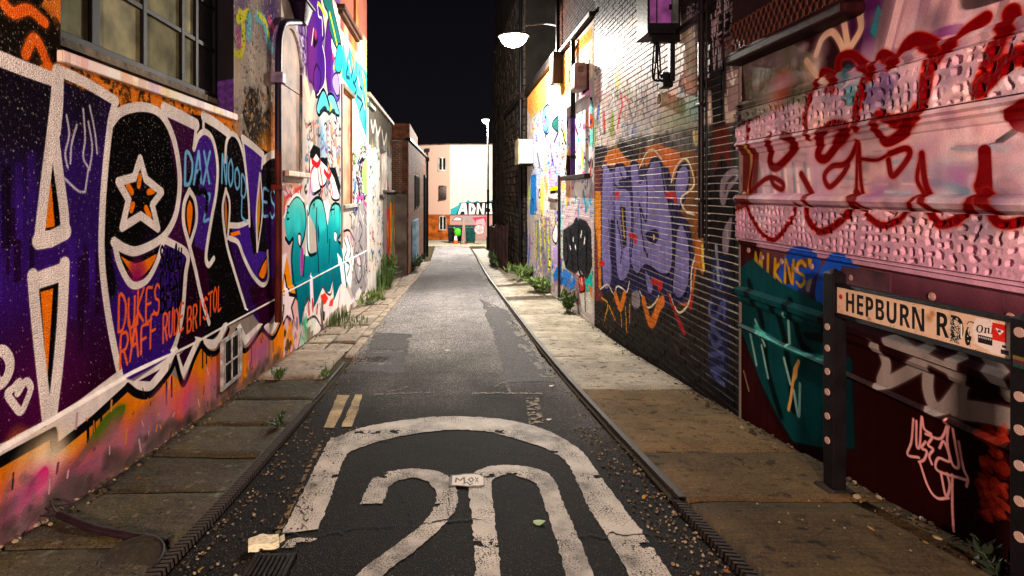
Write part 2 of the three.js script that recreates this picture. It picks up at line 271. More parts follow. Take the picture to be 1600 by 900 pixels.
  W('181,158 173,190 165,260 160,330 159,400 166,470 176,530 189,592', 0.075);
  W('173,192 190,174 220,167 246,174 263,196 275,232 281,282 276,330 263,360 245,378 215,392 196,389 178,378', 0.085); W('179,380 186,410 201,440 214,446 231,436 245,410 256,376', 0.065); W('257,374 292,396 290,430 285,490 275,535 262,562', 0.075);
  p.line('219,248 228,280 253,300 238,320 247,357 220,337 191,355 201,312 185,284 210,277 219,248', 0.065, WHITE, 0.01, true);
  p.line('257,170 280,181 307,195', 0.11, WHITE, 0.01); W('257,170 259,182', 0.07); W('307,196 303,232', 0.06); W('303,232 310,213 321,206 333,220 340,258 338,300 330,345 322,398 326,414 334,404', 0.07);
  W('296,297 288,318 287,348 295,380 305,420 315,465 327,505', 0.065); W('296,297 305,314 307,345 297,382', 0.06);
  W('318,180 318,205', 0.055); p.line('318,181 340,195 358,209', 0.1, WHITE, 0.01); W('352,252 354,222 362,209 373,219 382,252 388,310 390,352', 0.065); W('353,296 348,328 354,380 365,420 384,482', 0.06); W('353,296 359,320 356,372', 0.05);
  p.line('379,216 395,228 411,242', 0.09, WHITE, 0.01); W('379,216 384,262 389,320', 0.06); W('411,242 409,262', 0.06); p.line('411,252 420,244 432,240', 0.1, WHITE, 0.01); W('406,272 401,330 402,392', 0.06); W('407,272 410,330 403,388', 0.045); W('432,245 434,330 436,400', 0.05);
  W('359,372 372,379 381,402 395,430 410,445 419,434 418,393', 0.07); W('358,352 374,352 389,346', 0.075);
  // foot of the letters and the orange band
  p.poly('-400,1010 0,715 78,672 80,690 90,690 140,655 195,600 230,615 262,585 284,600 310,545 335,548 352,520 380,545 408,512 425,524 442,486 442,580 300,660 195,740 0,880 -400,1180', '#e07a12', 0.01);
  for (let i = 0; i < 30; i++) p.fog(rr(0, 430), rr(680, 760) - 0, rr(0.05, 0.16), ['#f29a2a', '#c55c0c', '#e8862a'][i % 3], 0.5);
  p.poly('-100,770 0,718 76,676 78,662 0,694 -100,740', WHITE, 0.01).poly('85,655 182,582 196,600 140,650 86,694', WHITE, 0.01).poly('182,578 190,592 205,596 262,556 258,580 232,611 206,610 192,598', WHITE, 0.01).poly('212,595 246,577 230,596', '#2a0a38');
  p.poly('268,556 283,592 311,528 304,526 283,572 276,552', WHITE, 0.006).poly('276,555 282,574 302,530', '#280822').blob('312,528 322,544 336,541 352,508 346,506 334,528 322,530', WHITE, 0.005).poly('366,512 380,540 408,506 402,505 381,524 372,505', WHITE, 0.005).blob('410,512 424,520 441,480 434,484 424,505 416,505', WHITE, 0.005);
  p.lines('-60,752 0,718 77,676 79,698 84,700 140,656 194,606', 0.06, BLACK, 0.006, true).lines('194,604 212,616 234,614 262,580 270,560|270,562 283,600 300,560 312,536|312,540 324,552 338,548 354,515|366,516 380,548 408,512|408,516 425,527 443,488', 0.055, BLACK, 0.006);
  for (const [u, v, l] of [[132, 666, 0.14], [142, 660, 0.17], [153, 652, 0.14], [256, 598, 0.17], [264, 590, 0.15], [313, 548, 0.15], [319, 550, 0.1], [390, 540, 0.2], [418, 527, 0.22], [424, 527, 0.18], [346, 530, 0.1]]) p.drip(u, v, l, 0.026, BLACK);
  p.blob('160,650 190,632 185,655 165,690 140,700 120,725 95,742 120,710', '#4f6a18', 0.05); p.lines('60,770 110,740 150,716', 0.03, '#6a4a30', 0.02);
  p.fog(60, 740, 0.3, '#f7d9a6', 0.8).fog(70, 722, 0.18, '#fbe8c8', 0.8);
  p.blob('0,800 30,770 62,730 70,740 60,760 20,800 0,830', '#e8207c', 0.06);
  for (const [u, v, r] of [[20, 810, 0.3], [80, 780, 0.26], [130, 745, 0.26], [175, 700, 0.25], [215, 680, 0.24], [250, 650, 0.3], [290, 630, 0.3], [330, 600, 0.3], [360, 585, 0.25], [395, 555, 0.3], [410, 545, 0.3]]) p.fog(u, v, r, ['#c4387e', '#9a4a86', '#d9568c'][Math.floor(rnd() * 3)], 0.85).fog(u + rr(-12, 12), v + 16, r, '#8a6f78', 0.7);
  p.speckle(0, 740, 430, 900, 300, 0.01, 0.05, ['#7a6a6a', '#a5567e', '#574b4b', '#b88a8a'], 0.6);
  for (let i = 0; i < 260; i++) { const d = rr(1.7, 7.5), Y = gY(-2.3, d) + rr(-0.05, 0.2) * rnd(), q = F * p.X / d + U0; p.fog(q, V0 - Y * F / d, rr(0.03, 0.13), ['#4a423c', '#5c5250', '#6a5560', '#3a332e'][i % 4], rr(0.3, 0.7), rr(0.5, 1)); }
  for (let i = 0; i < 60; i++) { const d = rr(1.7, 7.5), Y = gY(-2.3, d) + rr(0, 0.5), q = F * p.X / d + U0; p.line([[q, V0 - Y * F / d], [q + rr(-3, 3), V0 - (Y + rr(-0.1, 0.1)) * F / d]], rr(0.006, 0.02), ['#2a2220', '#c9a0a8', '#7a3a5a', '#d8822c'][i % 4], 0.003); }
  // tags
  p.line('20,607 30,597 28,614 40,596 48,606 42,625 33,643 22,632 12,615 20,607', 0.042, WHITE, 0.006); p.blob('-14,575 0,548 14,560 14,582 0,600', '', 0, 0.06, WHITE);
  p.text('DUKES', 184, 522, 252, 488, 0.24, 0.022, '#f0602a').text('V', 200, 545, 216, 534, 0.2, 0.022, '#f0602a').text('RAFF', 186, 577, 248, 538, 0.22, 0.022, '#f0602a').text('RUDE', 254, 536, 288, 510, 0.22, 0.022, '#f0602a').text('BRISTOL', 292, 522, 347, 480, 0.22, 0.024, '#f0602a');
  p.text('SARAH', 250, 420, 285, 418, 0.17, 0.02, '#0c0a12').text("C'EST", 250, 456, 284, 448, 0.16, 0.02, '#0c0a12').text('BEAU', 250, 490, 284, 478, 0.18, 0.022, '#0c0a12');
  p.text('DAX', 288, 290, 330, 284, 0.3, 0.035, '#6db3e0').text('Z', 318, 345, 330, 343, 0.25, 0.03, '#6db3e0').text('NO', 346, 285, 366, 290, 0.26, 0.03, '#6db3e0').text('OD', 366, 292, 386, 312, 0.24, 0.03, '#6db3e0').text('L', 376, 335, 388, 350, 0.2, 0.03, '#6db3e0').text('ES', 410, 335, 432, 340, 0.34, 0.035, '#6db3e0').line('305,300 312,270 308,300 318,298 324,310 322,330', 0.05, BLACK, 0.015);
  p.lines('104,180 108,210 102,240 106,262|120,195 112,225 110,255|130,170 133,215 130,245 138,262|140,165 148,205 152,240|138,190 144,230 140,265|100,278 122,298 133,300|133,300 138,265', 0.014, '#b9b4c2', 0.01);
  { // pale dots painted as lamplit glints on the rough cast
    const [x0, y0] = p.px(1.7, 2.9), [x1, y1] = p.px(7.5, -1.3); for (let i = 0; i < 46000; i++) { const x = rr(x0, x1), y = y0 + (y1 - y0) * rnd() ** 1.25, Y = p.Y1 - y / p.ppm, k = clamp(0.28 + 0.62 * sstep(-0.7, 0.6, Y)); if (rnd() > k) continue; g.globalAlpha = rr(0.15, 0.8) * rr(0.5, 1); g.fillStyle = ['#d9ccb4', '#a89c86', '#efe4cc', '#8a8070'][i % 4]; g.beginPath(); g.ellipse(x, y, rr(0.6, 1.7), rr(0.8, 2.6), rr(-0.9, -0.2), 0, 7); g.fill(); } g.globalAlpha = 1;
  }
  p.line('-60,770 0,701 88,650 190,590 240,565 300,536 340,514 385,490 434,464', 0.022, '#efe8e2', 0.004);
  p.finish(0.14, 1);
}
// ===== left wall, further on: teal, violet and grey pieces =====
const PM = new Paint(-2.3, 7.5, 15.5, -3.3, 6.0, 190);
{
  const p = PM, K = '#15161c', R = (s, w, c, b) => p.lines(s, w, c, b);
  p.rect(7.5, 15.5, -3.3, 6, '#b9afa6'); p.rect(7.5, 15.5, 3.86, 6, '#7a4a3e'); p.rect(11.6, 15.5, 3.5, 6, '#7a4a3e'); p.rect(7.5, 11.6, 3.9, 6, '#4a3560');
  p.blob('560,60 575,70 577,160 566,150 562,110', '#c79272', 0.1);
  for (let i = 0; i < 60; i++) p.fog(rr(478, 533), rr(170, 300), rr(0.1, 0.4), ['#e9e2dc', '#d8d0c6', '#8fb9d2', '#e0b7a0', '#f1ece6'][i % 5], 0.5, 1.6);
  R('490,190 491,240|497,185 497,230|503,200 502,245|511,190 511,235|517,200 518,240', 0.07, '#7b7670', 0.06); p.fog(503, 225, 0.5, '#6fa6cf', 0.8, 1.4).fog(519, 203, 0.22, '#e07a4a', 0.7).fog(525, 225, 0.2, '#d8463a', 0.5).fog(497, 205, 0.3, '#8a7766', 0.6, 2);
  // violet piece
  p.poly('462,0 478,0 480,130 476,100 468,60', '#4c2f78', 0.06).speckle(462, 40, 480, 130, 120, 0.02, 0.08, ['#f0eaf4', '#c6b4dc', '#33244a'], 0.7);
  p.blob('485,-30 497,-20 504,25 507,55 502,68 508,95 508,125 500,148 493,150 488,130 482,120 480,60', '#44207e', 0.02, 0.05, K).fog(487, 90, 0.5, '#6e2c78', 0.8, 2).fog(503, 80, 0.4, '#3c1a7a', 0.8, 2);
  p.blob('513,30 523,50 528,72 520,100 522,120 531,150 520,160 512,140 508,80', '#471a72', 0.02, 0.05, K).fog(524, 135, 0.5, '#5c48a4', 0.9, 1.5).blob('490,48 495,58 496,66 490,74', '#1a1020').fog(493, 54, 0.12, '#d8386a', 0.9);
  R('496,8 498,25 503,30 504,55|490,45 487,70|504,72 508,95 507,130 496,148', 0.035, '#f0dfe8', 0.01).lines('495,100 491,110 490,130 493,145 499,140 501,115 495,100', 0.045, '#2a1240', 0.01); p.blob('519,50 525,62 525,85 521,90 518,70', '#f4eef4', 0, 0.03, K).fog(521, 88, 0.12, '#e03a4a', 0.8);
  p.blob('497,-40 506,5 512,20 516,50 526,75 533,70 527,40 520,10 515,-30', '#1d5e5a', 0.02, 0.05, K); R('497,5 501,10 508,25|515,20 520,40 530,85|522,105 530,112 534,112', 0.07, '#a6d22c', 0.02); p.blob('528,70 534,75 533,110 526,112 523,100', '#2391a8', 0.02, 0.04, K);
  p.blob('520,120 527,115 531,140 527,150 520,135', '#8f7fd8', 0.03, 0.04, K);
  R('478,130 482,150|490,150 484,175', 0.2, '#cfe6b8', 0.1); p.blob('495,165 505,140 513,160 514,175 506,172 498,180', '#54c4d0', 0.03, 0.06, K).blob('512,150 520,148 527,165 530,180 524,178 518,172', '#62cbd6', 0.03, 0.06, K); p.fog(517, 170, 0.16, '#d8cf3a', 0.9); R('500,175 508,168 514,178 522,172 527,188', 0.06, '#26313a', 0.01);
  for (let i = 0; i < 110; i++) { const u = rr(478, 533), v = rr(185, 300), a = rr(0, 6.28), s = []; for (let k = 0; k < 4; k++) s.push([u + Math.cos(a + k) * rr(1, 4), v + Math.sin(a + k) * rr(3, 10)]); p.line(s, rr(0.02, 0.06), ['#8a8078', '#5a7f9c', '#b06a5a', '#3a3638', '#c8a49a', '#6a5f8a'][i % 6], 0.02); }
  // turquoise lettering high up
  p.poly('535,70 545,72 556,95 566,105 575,118 577,232 565,190 556,160 552,152 540,128 534,120', '#268a98', 0.05); p.fog(563, 130, 0.9, '#5fb4b4', 0.7, 1.6).fog(572, 150, 0.6, '#3fc09a', 0.8, 1.6);
  R('541,80 544,100 541,118 546,122|549,85 553,100 549,120|556,95 558,118 554,130|562,110 560,130 566,140|568,118 570,150 566,165|552,128 557,140 553,150|558,150 566,160 562,175|570,175 572,200', 0.085, '#123a48', 0.01); R('545,95 548,112|559,120 562,138|566,150 570,170', 0.05, '#e9fbfa', 0.02); p.fog(541, 62, 0.4, '#d8a284', 0.9, 1.4).fog(552, 80, 0.4, '#d8762a', 0.7, 1.5).blob('566,110 571,130 574,180 570,140', '#e7b12c', 0.05);
  p.poly('552,150 564,190 575,230 575,330 552,320', '#e9e4e2', 0.1); R('556,185 563,205 570,225|560,178 566,195 574,215', 0.07, '#2f6f96', 0.03); p.speckle(553, 215, 572, 290, 160, 0.015, 0.04, ['#2a2a30', '#53505a', '#7a7480'], 0.8);
  for (let i = 0; i < 120; i++) { const u = rr(552, 574), v = rr(225, 340), a = rr(0, 6.28), s = []; for (let k = 0; k < 5; k++) s.push([u + Math.cos(a + k) * rr(0.6, 2), v + Math.sin(a + k) * rr(3, 9)]); p.line(s, rr(0.03, 0.08), [K, '#4a4650', '#2f4a8a', '#7a3a6a', '#3a3a3c', '#5a8a3a'][i % 6], 0.006); }
  R('561,260 559,285 564,310 572,305 573,270 568,250 562,255|565,262 566,300|570,262 569,300', 0.1, '#1b1822', 0.01); p.blob('566,268 572,250 573,310 569,300', '#8ac764', 0.05); R('565,300 570,307 574,303', 0.05, '#4a2a86', 0.01); p.fog(555, 288, 0.25, '#3a6fb8', 0.8);
  // figures with black ears and red scarves
  p.blob('486,238 493,232 501,250 502,290 496,300 487,300 484,262', '#f3eeea', 0.02, 0.06, K).poly('484,238 490,226 500,232 501,252 494,240 487,252', '#17171b', 0.02).blob('497,256 506,248 512,262 509,286 500,290', '#efeae6', 0.02, 0.05, K).poly('500,250 512,246 512,262 506,256', '#17171b', 0.01).blob('516,272 524,270 531,300 529,312 518,308', '#efeae6', 0.02, 0.05, K).poly('514,262 524,262 532,290 530,305 522,278', '#17171b', 0.02);
  R('488,252 495,258 500,253|507,268 513,276 517,272', 0.1, '#d3202c', 0.02); R('484,300 486,270 491,258|500,262 504,290 502,310|517,285 520,305', 0.05, '#c9242f', 0.02); p.fog(486, 300, 0.25, '#c6b6dc', 0.8).fog(528, 250, 0.16, '#f0641e', 0.9);
  // teal lettering
  const teal = (s) => p.blob(s, '#0e8f98', 0.015);
  p.rect(7.5, 8.4, -1.2, 0.15, '#a9917e'); for (let i = 0; i < 26; i++) p.line([[rr(441, 472), rr(290, 300)], [rr(441, 472), rr(305, 340)]], 0.05, ['#d77c5c', '#4a3f3c', '#e8d8c8', '#c84a44', '#d8b4c4'][i % 5], 0.03);
  const plinthBack = '#c9b0b0'; p.poly('440,340 452,330 470,500 462,570 440,590', '#d0a6a4', 0.05).poly('440,400 448,395 452,450 440,470', '#f0d9dc', 0.05);
  teal('444,338 452,318 464,306 474,316 477,340 476,365 470,385 476,400 494,395 494,360 482,330 485,318 494,310 502,312 508,330 512,350 516,325 524,318 532,325 532,360 528,375 538,385 543,405 542,440 536,470 528,450 522,500 512,470 504,500 496,470 492,520 482,500 470,560 462,540 458,470 454,400 458,372 450,378');
  const clipT = () => { p.g.save(); p.trace(smooth(p.P('444,338 452,318 464,306 474,316 477,340 476,365 470,385 476,400 494,395 494,360 482,330 485,318 494,310 502,312 508,330 512,350 516,325 524,318 532,325 532,360 528,375 538,385 543,405 542,440 536,470 528,450 522,500 512,470 504,500 496,470 492,520 482,500 470,560 462,540 458,470 454,400 458,372 450,378'), 160, true), true); p.g.clip(); };
  clipT(); p.grad(7.5, 13, -2.6, 0.2, [[0, '#8ad8c4'], [0.18, '#52c0ba'], [0.3, '#1c9ea4'], [0.5, '#0a7a86'], [0.72, '#075c6c'], [1, '#064a5c']]); for (let i = 0; i < 26; i++) p.fog(rr(448, 540), 346 + rr(-8, 8), 0.22, '#35cfd0', 0.5); p.g.restore();
  p.poly('478,322 482,320 484,398 478,400', '#d8f3f3', 0.02).poly('505,315 512,352 515,322 513,312', '#efe6e2', 0.02).blob('466,366 470,368 469,385 466,378', '#f0e9f0', 0, 0.03, K).blob('497,350 499,365 498,380 496,365', '#0a4a58').blob('523,362 526,366 525,378 522,372', '#dff1f4', 0, 0.02, K).poly('527,395 534,405 540,455 533,445', '#eef5f6', 0.01).poly('482,440 486,425 488,470 484,500', '#f0e4ea', 0.01).blob('470,390 474,392 474,420 470,430', '#a33a96', 0.01);
  R('444,340 452,319 464,306 474,316 478,340 476,366 470,386|446,372 452,380 458,374 456,410 462,470|482,335 486,318 495,309 503,313 508,332 511,354|516,330 520,320 526,318 532,326 533,362 528,376 539,386 544,406|480,330 480,380 484,398 494,396|495,326 494,360 496,395|511,354 512,378|515,375 514,410|497,398 498,430|476,400 474,430', 0.055, '#0b2026', 0.008);
  R('444,340 452,317 464,304 475,314', 0.05, '#f2eceb', 0.01); p.text('E', 448, 342, 453, 342, 0.16, 0.025, '#123'); p.text('R', 489, 326, 493, 324, 0.12, 0.025, '#123'); p.text('H', 517, 336, 524, 334, 0.2, 0.03, '#123');
  // star and flames at the foot
  p.poly('440,450 462,470 470,560 462,580 440,600', '#dcaaa6', 0.05).poly('436,470 448,400 452,420 460,465 440,500', '#e58a16', 0.02).poly('445,430 450,460 460,462 453,480 458,505 446,495 438,510 441,478 432,462 442,462', '#f6dfe4', 0, 0).line('445,430 450,460 460,462 453,480 458,505 446,495 438,510 441,478', 0.05, K, 0.008, true).poly('436,520 446,500 456,505 456,560 440,600', '#e88f14', 0.02).speckle(442, 500, 462, 580, 60, 0.03, 0.1, ['#e9b7bf', '#2a2224', '#d9cfd0', '#b0647e'], 0.8);
  p.poly('462,545 474,480 480,470 488,482 494,470 502,450 508,458 514,455 518,440 520,470 530,445 536,442 548,468 556,500 545,505 510,540 470,570', '#e6d7d6', 0.02); p.poly('499,462 506,458 511,466 507,474 502,476', '#e2331f', 0.02).poly('514,470 520,465 518,478 512,478', '#cf3c3c', 0.02); R('480,475 481,490|486,470 487,484|494,478 493,488', 0.09, '#cf3340', 0.02); p.poly('470,510 476,490 480,505 474,525', '#5cc79a', 0.03).fog(473, 520, 0.3, '#2f8a5c', 0.8).fog(488, 505, 0.3, '#b9d2c0', 0.7).poly('502,485 506,488 505,502 501,498', '#16202c', 0.01); R('463,545 470,510 475,470 480,466|500,452 503,448 508,457 516,458 520,425|498,475 500,505 498,525|522,500 528,470 530,445|478,500 490,495 500,510', 0.04, '#4a3a3c', 0.01); p.speckle(465, 480, 545, 545, 90, 0.02, 0.09, ['#efe9e4', '#b0a8a2', '#d7b9bb', '#d8d6b0'], 0.6); p.poly('500,470 503,470 503,530 500,535', '#6b5a50', 0.02);
  p.poly('532,370 545,372 552,400 546,450 540,440 536,400', '#efe9e6', 0.03); R('538,375 542,390 538,405 545,415 541,430|543,370 548,390 545,405', 0.06, '#135a58', 0.01).lines('536,362 545,360 552,372 556,380', 0.05, K, 0.01); p.fog(537, 368, 0.2, '#e8453a', 0.5).fog(549, 372, 0.2, '#d84a9a', 0.6);
  // grey lettering
  p.poly('553,385 560,325 566,312 577,318 590,318 600,312 604,330 600,400 596,450 588,470 570,450 556,480 548,455', '#8f8d8f', 0.02); for (let i = 0; i < 14; i++) p.fog(rr(552, 598), rr(330, 460), rr(0.2, 0.5), ['#a9a7a8', '#777578', '#98969a'][i % 3], 0.6, 1.5);
  R('560,312 561,340 566,360 562,380 570,400 568,430|568,318 572,350 580,330 578,370 586,400|588,320 584,360 592,390 588,440|597,315 594,360 600,400|574,390 578,430 572,455|583,395 588,430|556,380 552,410 558,440 564,430 562,405 556,395', 0.07, '#4a484c', 0.01).lines('563,330 568,350|575,345 581,355|590,340 594,370|568,405 574,440|582,420 590,450', 0.04, '#d9d6d6', 0.015); p.blob('556,395 561,402 562,415 557,412', '#efc9cc', 0, 0.04, K);
  for (let i = 0; i < 120; i++) { const u = rr(548, 600), v = rr(322, 470), a = rr(0, 6.28), s = []; for (let k = 0; k < 4; k++) s.push([u + Math.cos(a + k * 0.8) * rr(0.6, 2.4), v + Math.sin(a + k * 0.8) * rr(4, 16)]); p.line(s, rr(0.02, 0.06), ['#55535a', '#3a383c', '#c8c6c8', '#7a7a80', '#a07a90'][i % 5], 0.008); }
  R('558,312 566,308 572,320 582,312 588,322 597,308 602,314', 0.1, '#a04a86', 0.03); p.poly('548,470 560,450 575,470 596,450 600,480 575,500 552,520', '#ead6dc', 0.05).fog(572, 465, 0.4, '#f4f1f4', 0.9).fog(558, 480, 0.3, '#d88aa0', 0.7).blob('586,440 592,430 596,450 592,470 586,462', '#efb9c4', 0.01, 0.08, '#54343f');
  p.line('440,459 470,444 500,428 530,413 560,398 577,389 600,377', 0.022, '#f3efec', 0.006);
  for (let i = 0; i < 40; i++) { const d = rr(7.5, 15.4), [x, y] = p.px(d, gY(-2.3, d) + rr(0.02, 0.2)); p.g.fillStyle = ['rgba(90,90,60,.5)', 'rgba(60,50,45,.5)', 'rgba(130,130,80,.4)'][i % 3]; p.g.fillRect(x, y, 0.2 * p.ppm, 0.3 * p.ppm); }
  p.finish(0.1, 2);
}
// ===== right: ornamental shopfront =====
// profile of the front: [how far it stands proud, Y]
const SHOP = [[0, 2.2], [0, 0.83], [0.03, 0.82], [0.05, 0.79], [0.03, 0.765], [0.045, 0.75], [0.02, 0.735], [0.02, 0.455], [0.06, 0.45], [0.075, 0.425], [0.05, 0.41], [0.055, 0.39], [0.03, 0.375], [0.015, 0.345], [0, 0.335], [0, -0.01], [0.02, -0.015], [0.06, -0.03], [0.085, -0.06], [0.06, -0.09], [0.04, -0.1], [0.02, -0.11], [0.02, -0.415], [0.05, -0.42], [0.06, -0.435], [0.035, -0.445], [0.04, -0.47], [0.01, -0.49], [0.01, -0.86], [0.035, -0.87], [0.07, -0.885], [0.07, -0.925], [0.035, -0.94], [0.045, -0.975], [0.03, -1.0], [0, -1.01], [0, -1.2], [0.02, -1.205], [0.045, -1.225], [0.02, -1.25], [0.005, -1.255], [0.005, -2.2]];
const PS = new Paint(2.7, 1.5, 5.02, -2.2, 2.2, 400);
PS.proud = (Y) => { if ((Y > 0.455 && Y < 0.735) || (Y < -0.11 && Y > -0.415)) return 0.058; for (let i = 0; i < SHOP.length - 1; i++) if (Y <= SHOP[i][1] && Y >= SHOP[i + 1][1]) return (SHOP[i][0] + SHOP[i + 1][0]) / 2; return 0; };
{
  const p = PS, RED = '#6c0208', Rd = (s, w = 0.07) => p.line(s, w * 1.02, '#9c1a0c', 0.02).line(s, w * 0.84, RED, 0.008);
  p.rect(1.5, 5.02, -2.2, 2.2, '#1f0506');
  p.grad(1.5, 5.02, -0.48, 1.6, [[0, '#bd8ea2'], [0.4, '#d2a8b6'], [0.7, '#cda2b2'], [1, '#b98aa0']]);
  p.poly('1150,-80 1345,-80 1352,40 1330,110 1250,150 1150,200', '#2a1013', 0.05).poly('1160,100 1240,70 1280,90 1270,150 1160,190', '#5d574a', 0.05).speckle(1160, 90, 1260, 180, 200, 0.008, 0.03, ['#8a8470', '#403c30', '#77705c'], 0.6);
  for (let i = 0; i < 90; i++) p.fog(rr(1250, 1600), rr(150, 350), rr(0.05, 0.25), ['#e0b4b4', '#b58a9a', '#d9a6a0', '#a8889c', '#e6c3bd'][i % 5], 0.4);
  p.fog(1365, 20, 0.3, '#4a1650', 0.95, 2).poly('1360,50 1372,8 1385,30 1380,70', '#1f7f86', 0.04);
  for (let i = 0; i < 16; i++) p.line([[1370 + i * 16, 90 - (i % 3) * 10], [1395 + i * 19, -30]], rr(0.03, 0.09), ['#7a5a66', '#e2b8bc', '#c79aa2', '#8d6a7c', '#d9aeb4'][i % 5], 0.05);
  p.fog(1490, 45, 0.3, '#dba8ac', 0.8).lines('1460,55 1480,48 1500,45', 0.05, '#7e3a7c', 0.02).lines('1470,70 1485,64', 0.05, '#5b5060', 0.03);
  p.fog(1222, 140, 0.2, '#b0432c', 0.8).fog(1270, 110, 0.16, '#d8b0a4', 0.7).fog(1200, 150, 0.2, '#a89a98', 0.6);
  p.lines('1275,85 1285,60 1300,50 1312,65 1320,85|1260,95 1280,120 1300,130|1318,30 1322,55 1325,75|1343,20 1345,45 1330,72|1305,20 1330,10 1345,20', 0.05, '#d8b295', 0.025);
  p.speckle(1300, 100, 1360, 150, 8, 0.05, 0.09, ['#1b6a70', '#3a9aa0'], 0.7).speckle(1350, 130, 1390, 160, 10, 0.03, 0.08, ['#4a2a64', '#5a3a70'], 0.8).fog(1375, 300, 0.12, '#7a4a8a', 0.6).fog(1480, 285, 0.18, '#7f8fa0', 0.7).fog(1500, 275, 0.1, '#a65a9a', 0.6).lines('1560,222 1585,205', 0.03, '#141014', 0.006).lines('1540,228 1565,222', 0.012, '#141014', 0.004).lines('1458,285 1510,300', 0.04, '#77899c', 0.03);
  for (let i = 0; i < 14; i++) p.line([[1185 + i * 6, 255 + (i % 3) * 10], [1188 + i * 6, 300]], 0.025, ['#8b8a94', '#e9cfcc', '#b9a4aa'][i % 3], 0.02);
  p.poly('1150,225 1178,232 1172,320 1150,330', '#6a2420', 0.04).lines('1165,230 1175,260 1170,300', 0.05, '#b89a4a', 0.02);
  for (let i = 0; i < 120; i++) p.fog(rr(1170, 1600), rr(20, 360), rr(0.04, 0.16), ['#7a5a78', '#5f4a5c', '#e0c4cc', '#a06a8a', '#8a7a8c', '#ecd6dc'][i % 6], 0.42, rr(0.4, 1.4));
  for (let i = 0; i < 26; i++) { const u = rr(1180, 1580), v = rr(225, 300); p.line([[u, v], [u + rr(10, 40), v + rr(-4, 4)]], rr(0.004, 0.03), ['#b08a98', '#a8929c', '#c8a2aa', '#a0a0b0'][i % 4], 0.03); }
  // red scrawl, upper then lower row
  Rd('1168,195 1178,250 1172,300 1180,350 1208,375 1238,340 1245,320', 0.036); Rd('1200,215 1203,250 1212,262 1232,245 1238,220 1222,212', 0.07); Rd('1172,300 1200,278 1222,285 1222,296 1210,290 1205,280', 0.04);
  Rd('1262,215 1258,180 1275,135 1285,112 1297,120 1292,140', 0.05); Rd('1280,205 1278,240 1290,248 1310,225 1322,200 1300,195 1282,210', 0.065); Rd('1300,140 1310,95 1330,85 1350,100 1362,120', 0.06); Rd('1335,200 1340,160 1360,110 1378,85 1390,95', 0.06);
  Rd('1392,100 1420,68 1440,62 1458,80 1450,110 1440,160 1420,185 1395,190', 0.085); Rd('1395,190 1372,180 1368,205 1385,222 1410,210 1420,185', 0.06); Rd('1450,110 1480,75 1510,50 1540,28', 0.07); Rd('1530,140 1550,90 1570,50 1580,20', 0.09); Rd('1530,140 1570,100 1620,70', 0.09); p.blob('1570,180 1600,155 1640,160 1640,205 1590,205', RED, 0.02);
  Rd('1252,272 1256,310 1262,340 1280,362 1308,350 1330,320 1338,300', 0.05); Rd('1338,300 1340,222', 0.022); Rd('1340,222 1330,245 1318,257 1300,260 1288,275 1296,292 1315,275 1325,258', 0.038); Rd('1342,225 1348,300 1356,338', 0.026); Rd('1356,338 1378,352 1405,345', 0.042); Rd('1405,345 1425,311 1433,280 1440,240', 0.024); Rd('1345,248 1370,250 1390,240', 0.02); Rd('1390,240 1416,232 1420,245 1395,275 1388,250', 0.036); Rd('1440,240 1447,290 1446,325', 0.036); Rd('1446,325 1468,350 1495,345', 0.048); Rd('1495,345 1515,320 1528,290', 0.045); Rd('1528,290 1534,262', 0.034); p.line('1538,236 1541,300', 0.064, RED, 0.01); Rd('1541,300 1542,325', 0.055); Rd('1542,325 1560,348 1590,348 1640,325', 0.048);
  Rd('1640,325 1700,332 1745,300 1770,230 1790,310 1850,345 1930,320 1980,220', 0.05); Rd('1650,60 1720,20 1770,60 1760,150 1700,190 1680,130 1800,80 1880,-20', 0.08); for (let i = 0; i < 60; i++) p.fog(rr(1620, 2100), rr(-60, 380), rr(0.05, 0.2), ['#7a5a78', '#e0c4cc', '#a06a8a', '#8a7a8c'][i % 4], 0.4);
  // dado: yellow and blue tags on plum, teal creature below, dark red panels
  p.grad(1.5, 5.02, -0.92, -0.47, [[0, '#6a3f4c'], [0.5, '#401a28'], [1, '#1e070c']]); p.poly('1140,372 1180,380 1180,460 1140,455', '#3a0e0e', 0.04);
  p.text('MIKNS', 1178, 432, 1262, 448, 0.2, 0.03, '#c79a22').lines('1262,400 1266,430 1262,452', 0.04, '#c79a22', 0.01).blob('1222,450 1225,415 1245,395 1270,400 1268,425 1245,430 1240,450', '', 0, 0.09, '#1f4fc0').blob('1285,470 1288,430 1310,408 1330,415 1335,450', '', 0, 0.11, '#1f56c8').fog(1255, 440, 0.15, '#2458c4', 0.6);
  p.text('MIKNS', 1178, 432, 1262, 448, 0.2, 0.022, '#c79a22');
  p.poly('1150,425 1175,405 1215,440 1290,478 1290,700 1240,690 1215,650 1190,600 1160,520', '#083e42', 0.04); p.poly('1290,540 1330,560 1335,700 1290,700', '#05262a', 0.05);
  p.lines('1170,440 1190,500 1200,580 1220,650|1205,480 1222,540 1240,640|1235,470 1250,530 1265,560', 0.06, '#031416', 0.03).lines('1172,520 1182,570|1180,500 1195,540|1223,490 1232,540|1250,600 1248,650 1240,610|1225,560 1235,600|1265,575 1275,640|1190,540 1200,590', 0.025, '#7fb0a8', 0.015).poly('1240,575 1248,560 1245,590 1238,600', '#d2a668', 0.01).lines('1248,565 1240,590 1236,620 1232,640', 0.03, '#cf9a52', 0.01).lines('1180,510 1200,530 1240,550 1290,560', 0.03, '#3fa39a', 0.02).poly('1255,520 1285,520 1286,535 1258,528', '#07181a', 0.02).blob('1260,570 1280,560 1285,620 1275,690 1255,640', '#084a50', 0.03);
  p.poly('1150,520 1165,540 1200,640 1240,715 1150,700', '#2c0b0c', 0.05); p.lines('1148,500 1152,560|1162,580 1170,610', 0.02, '#8a6f5a', 0.01);
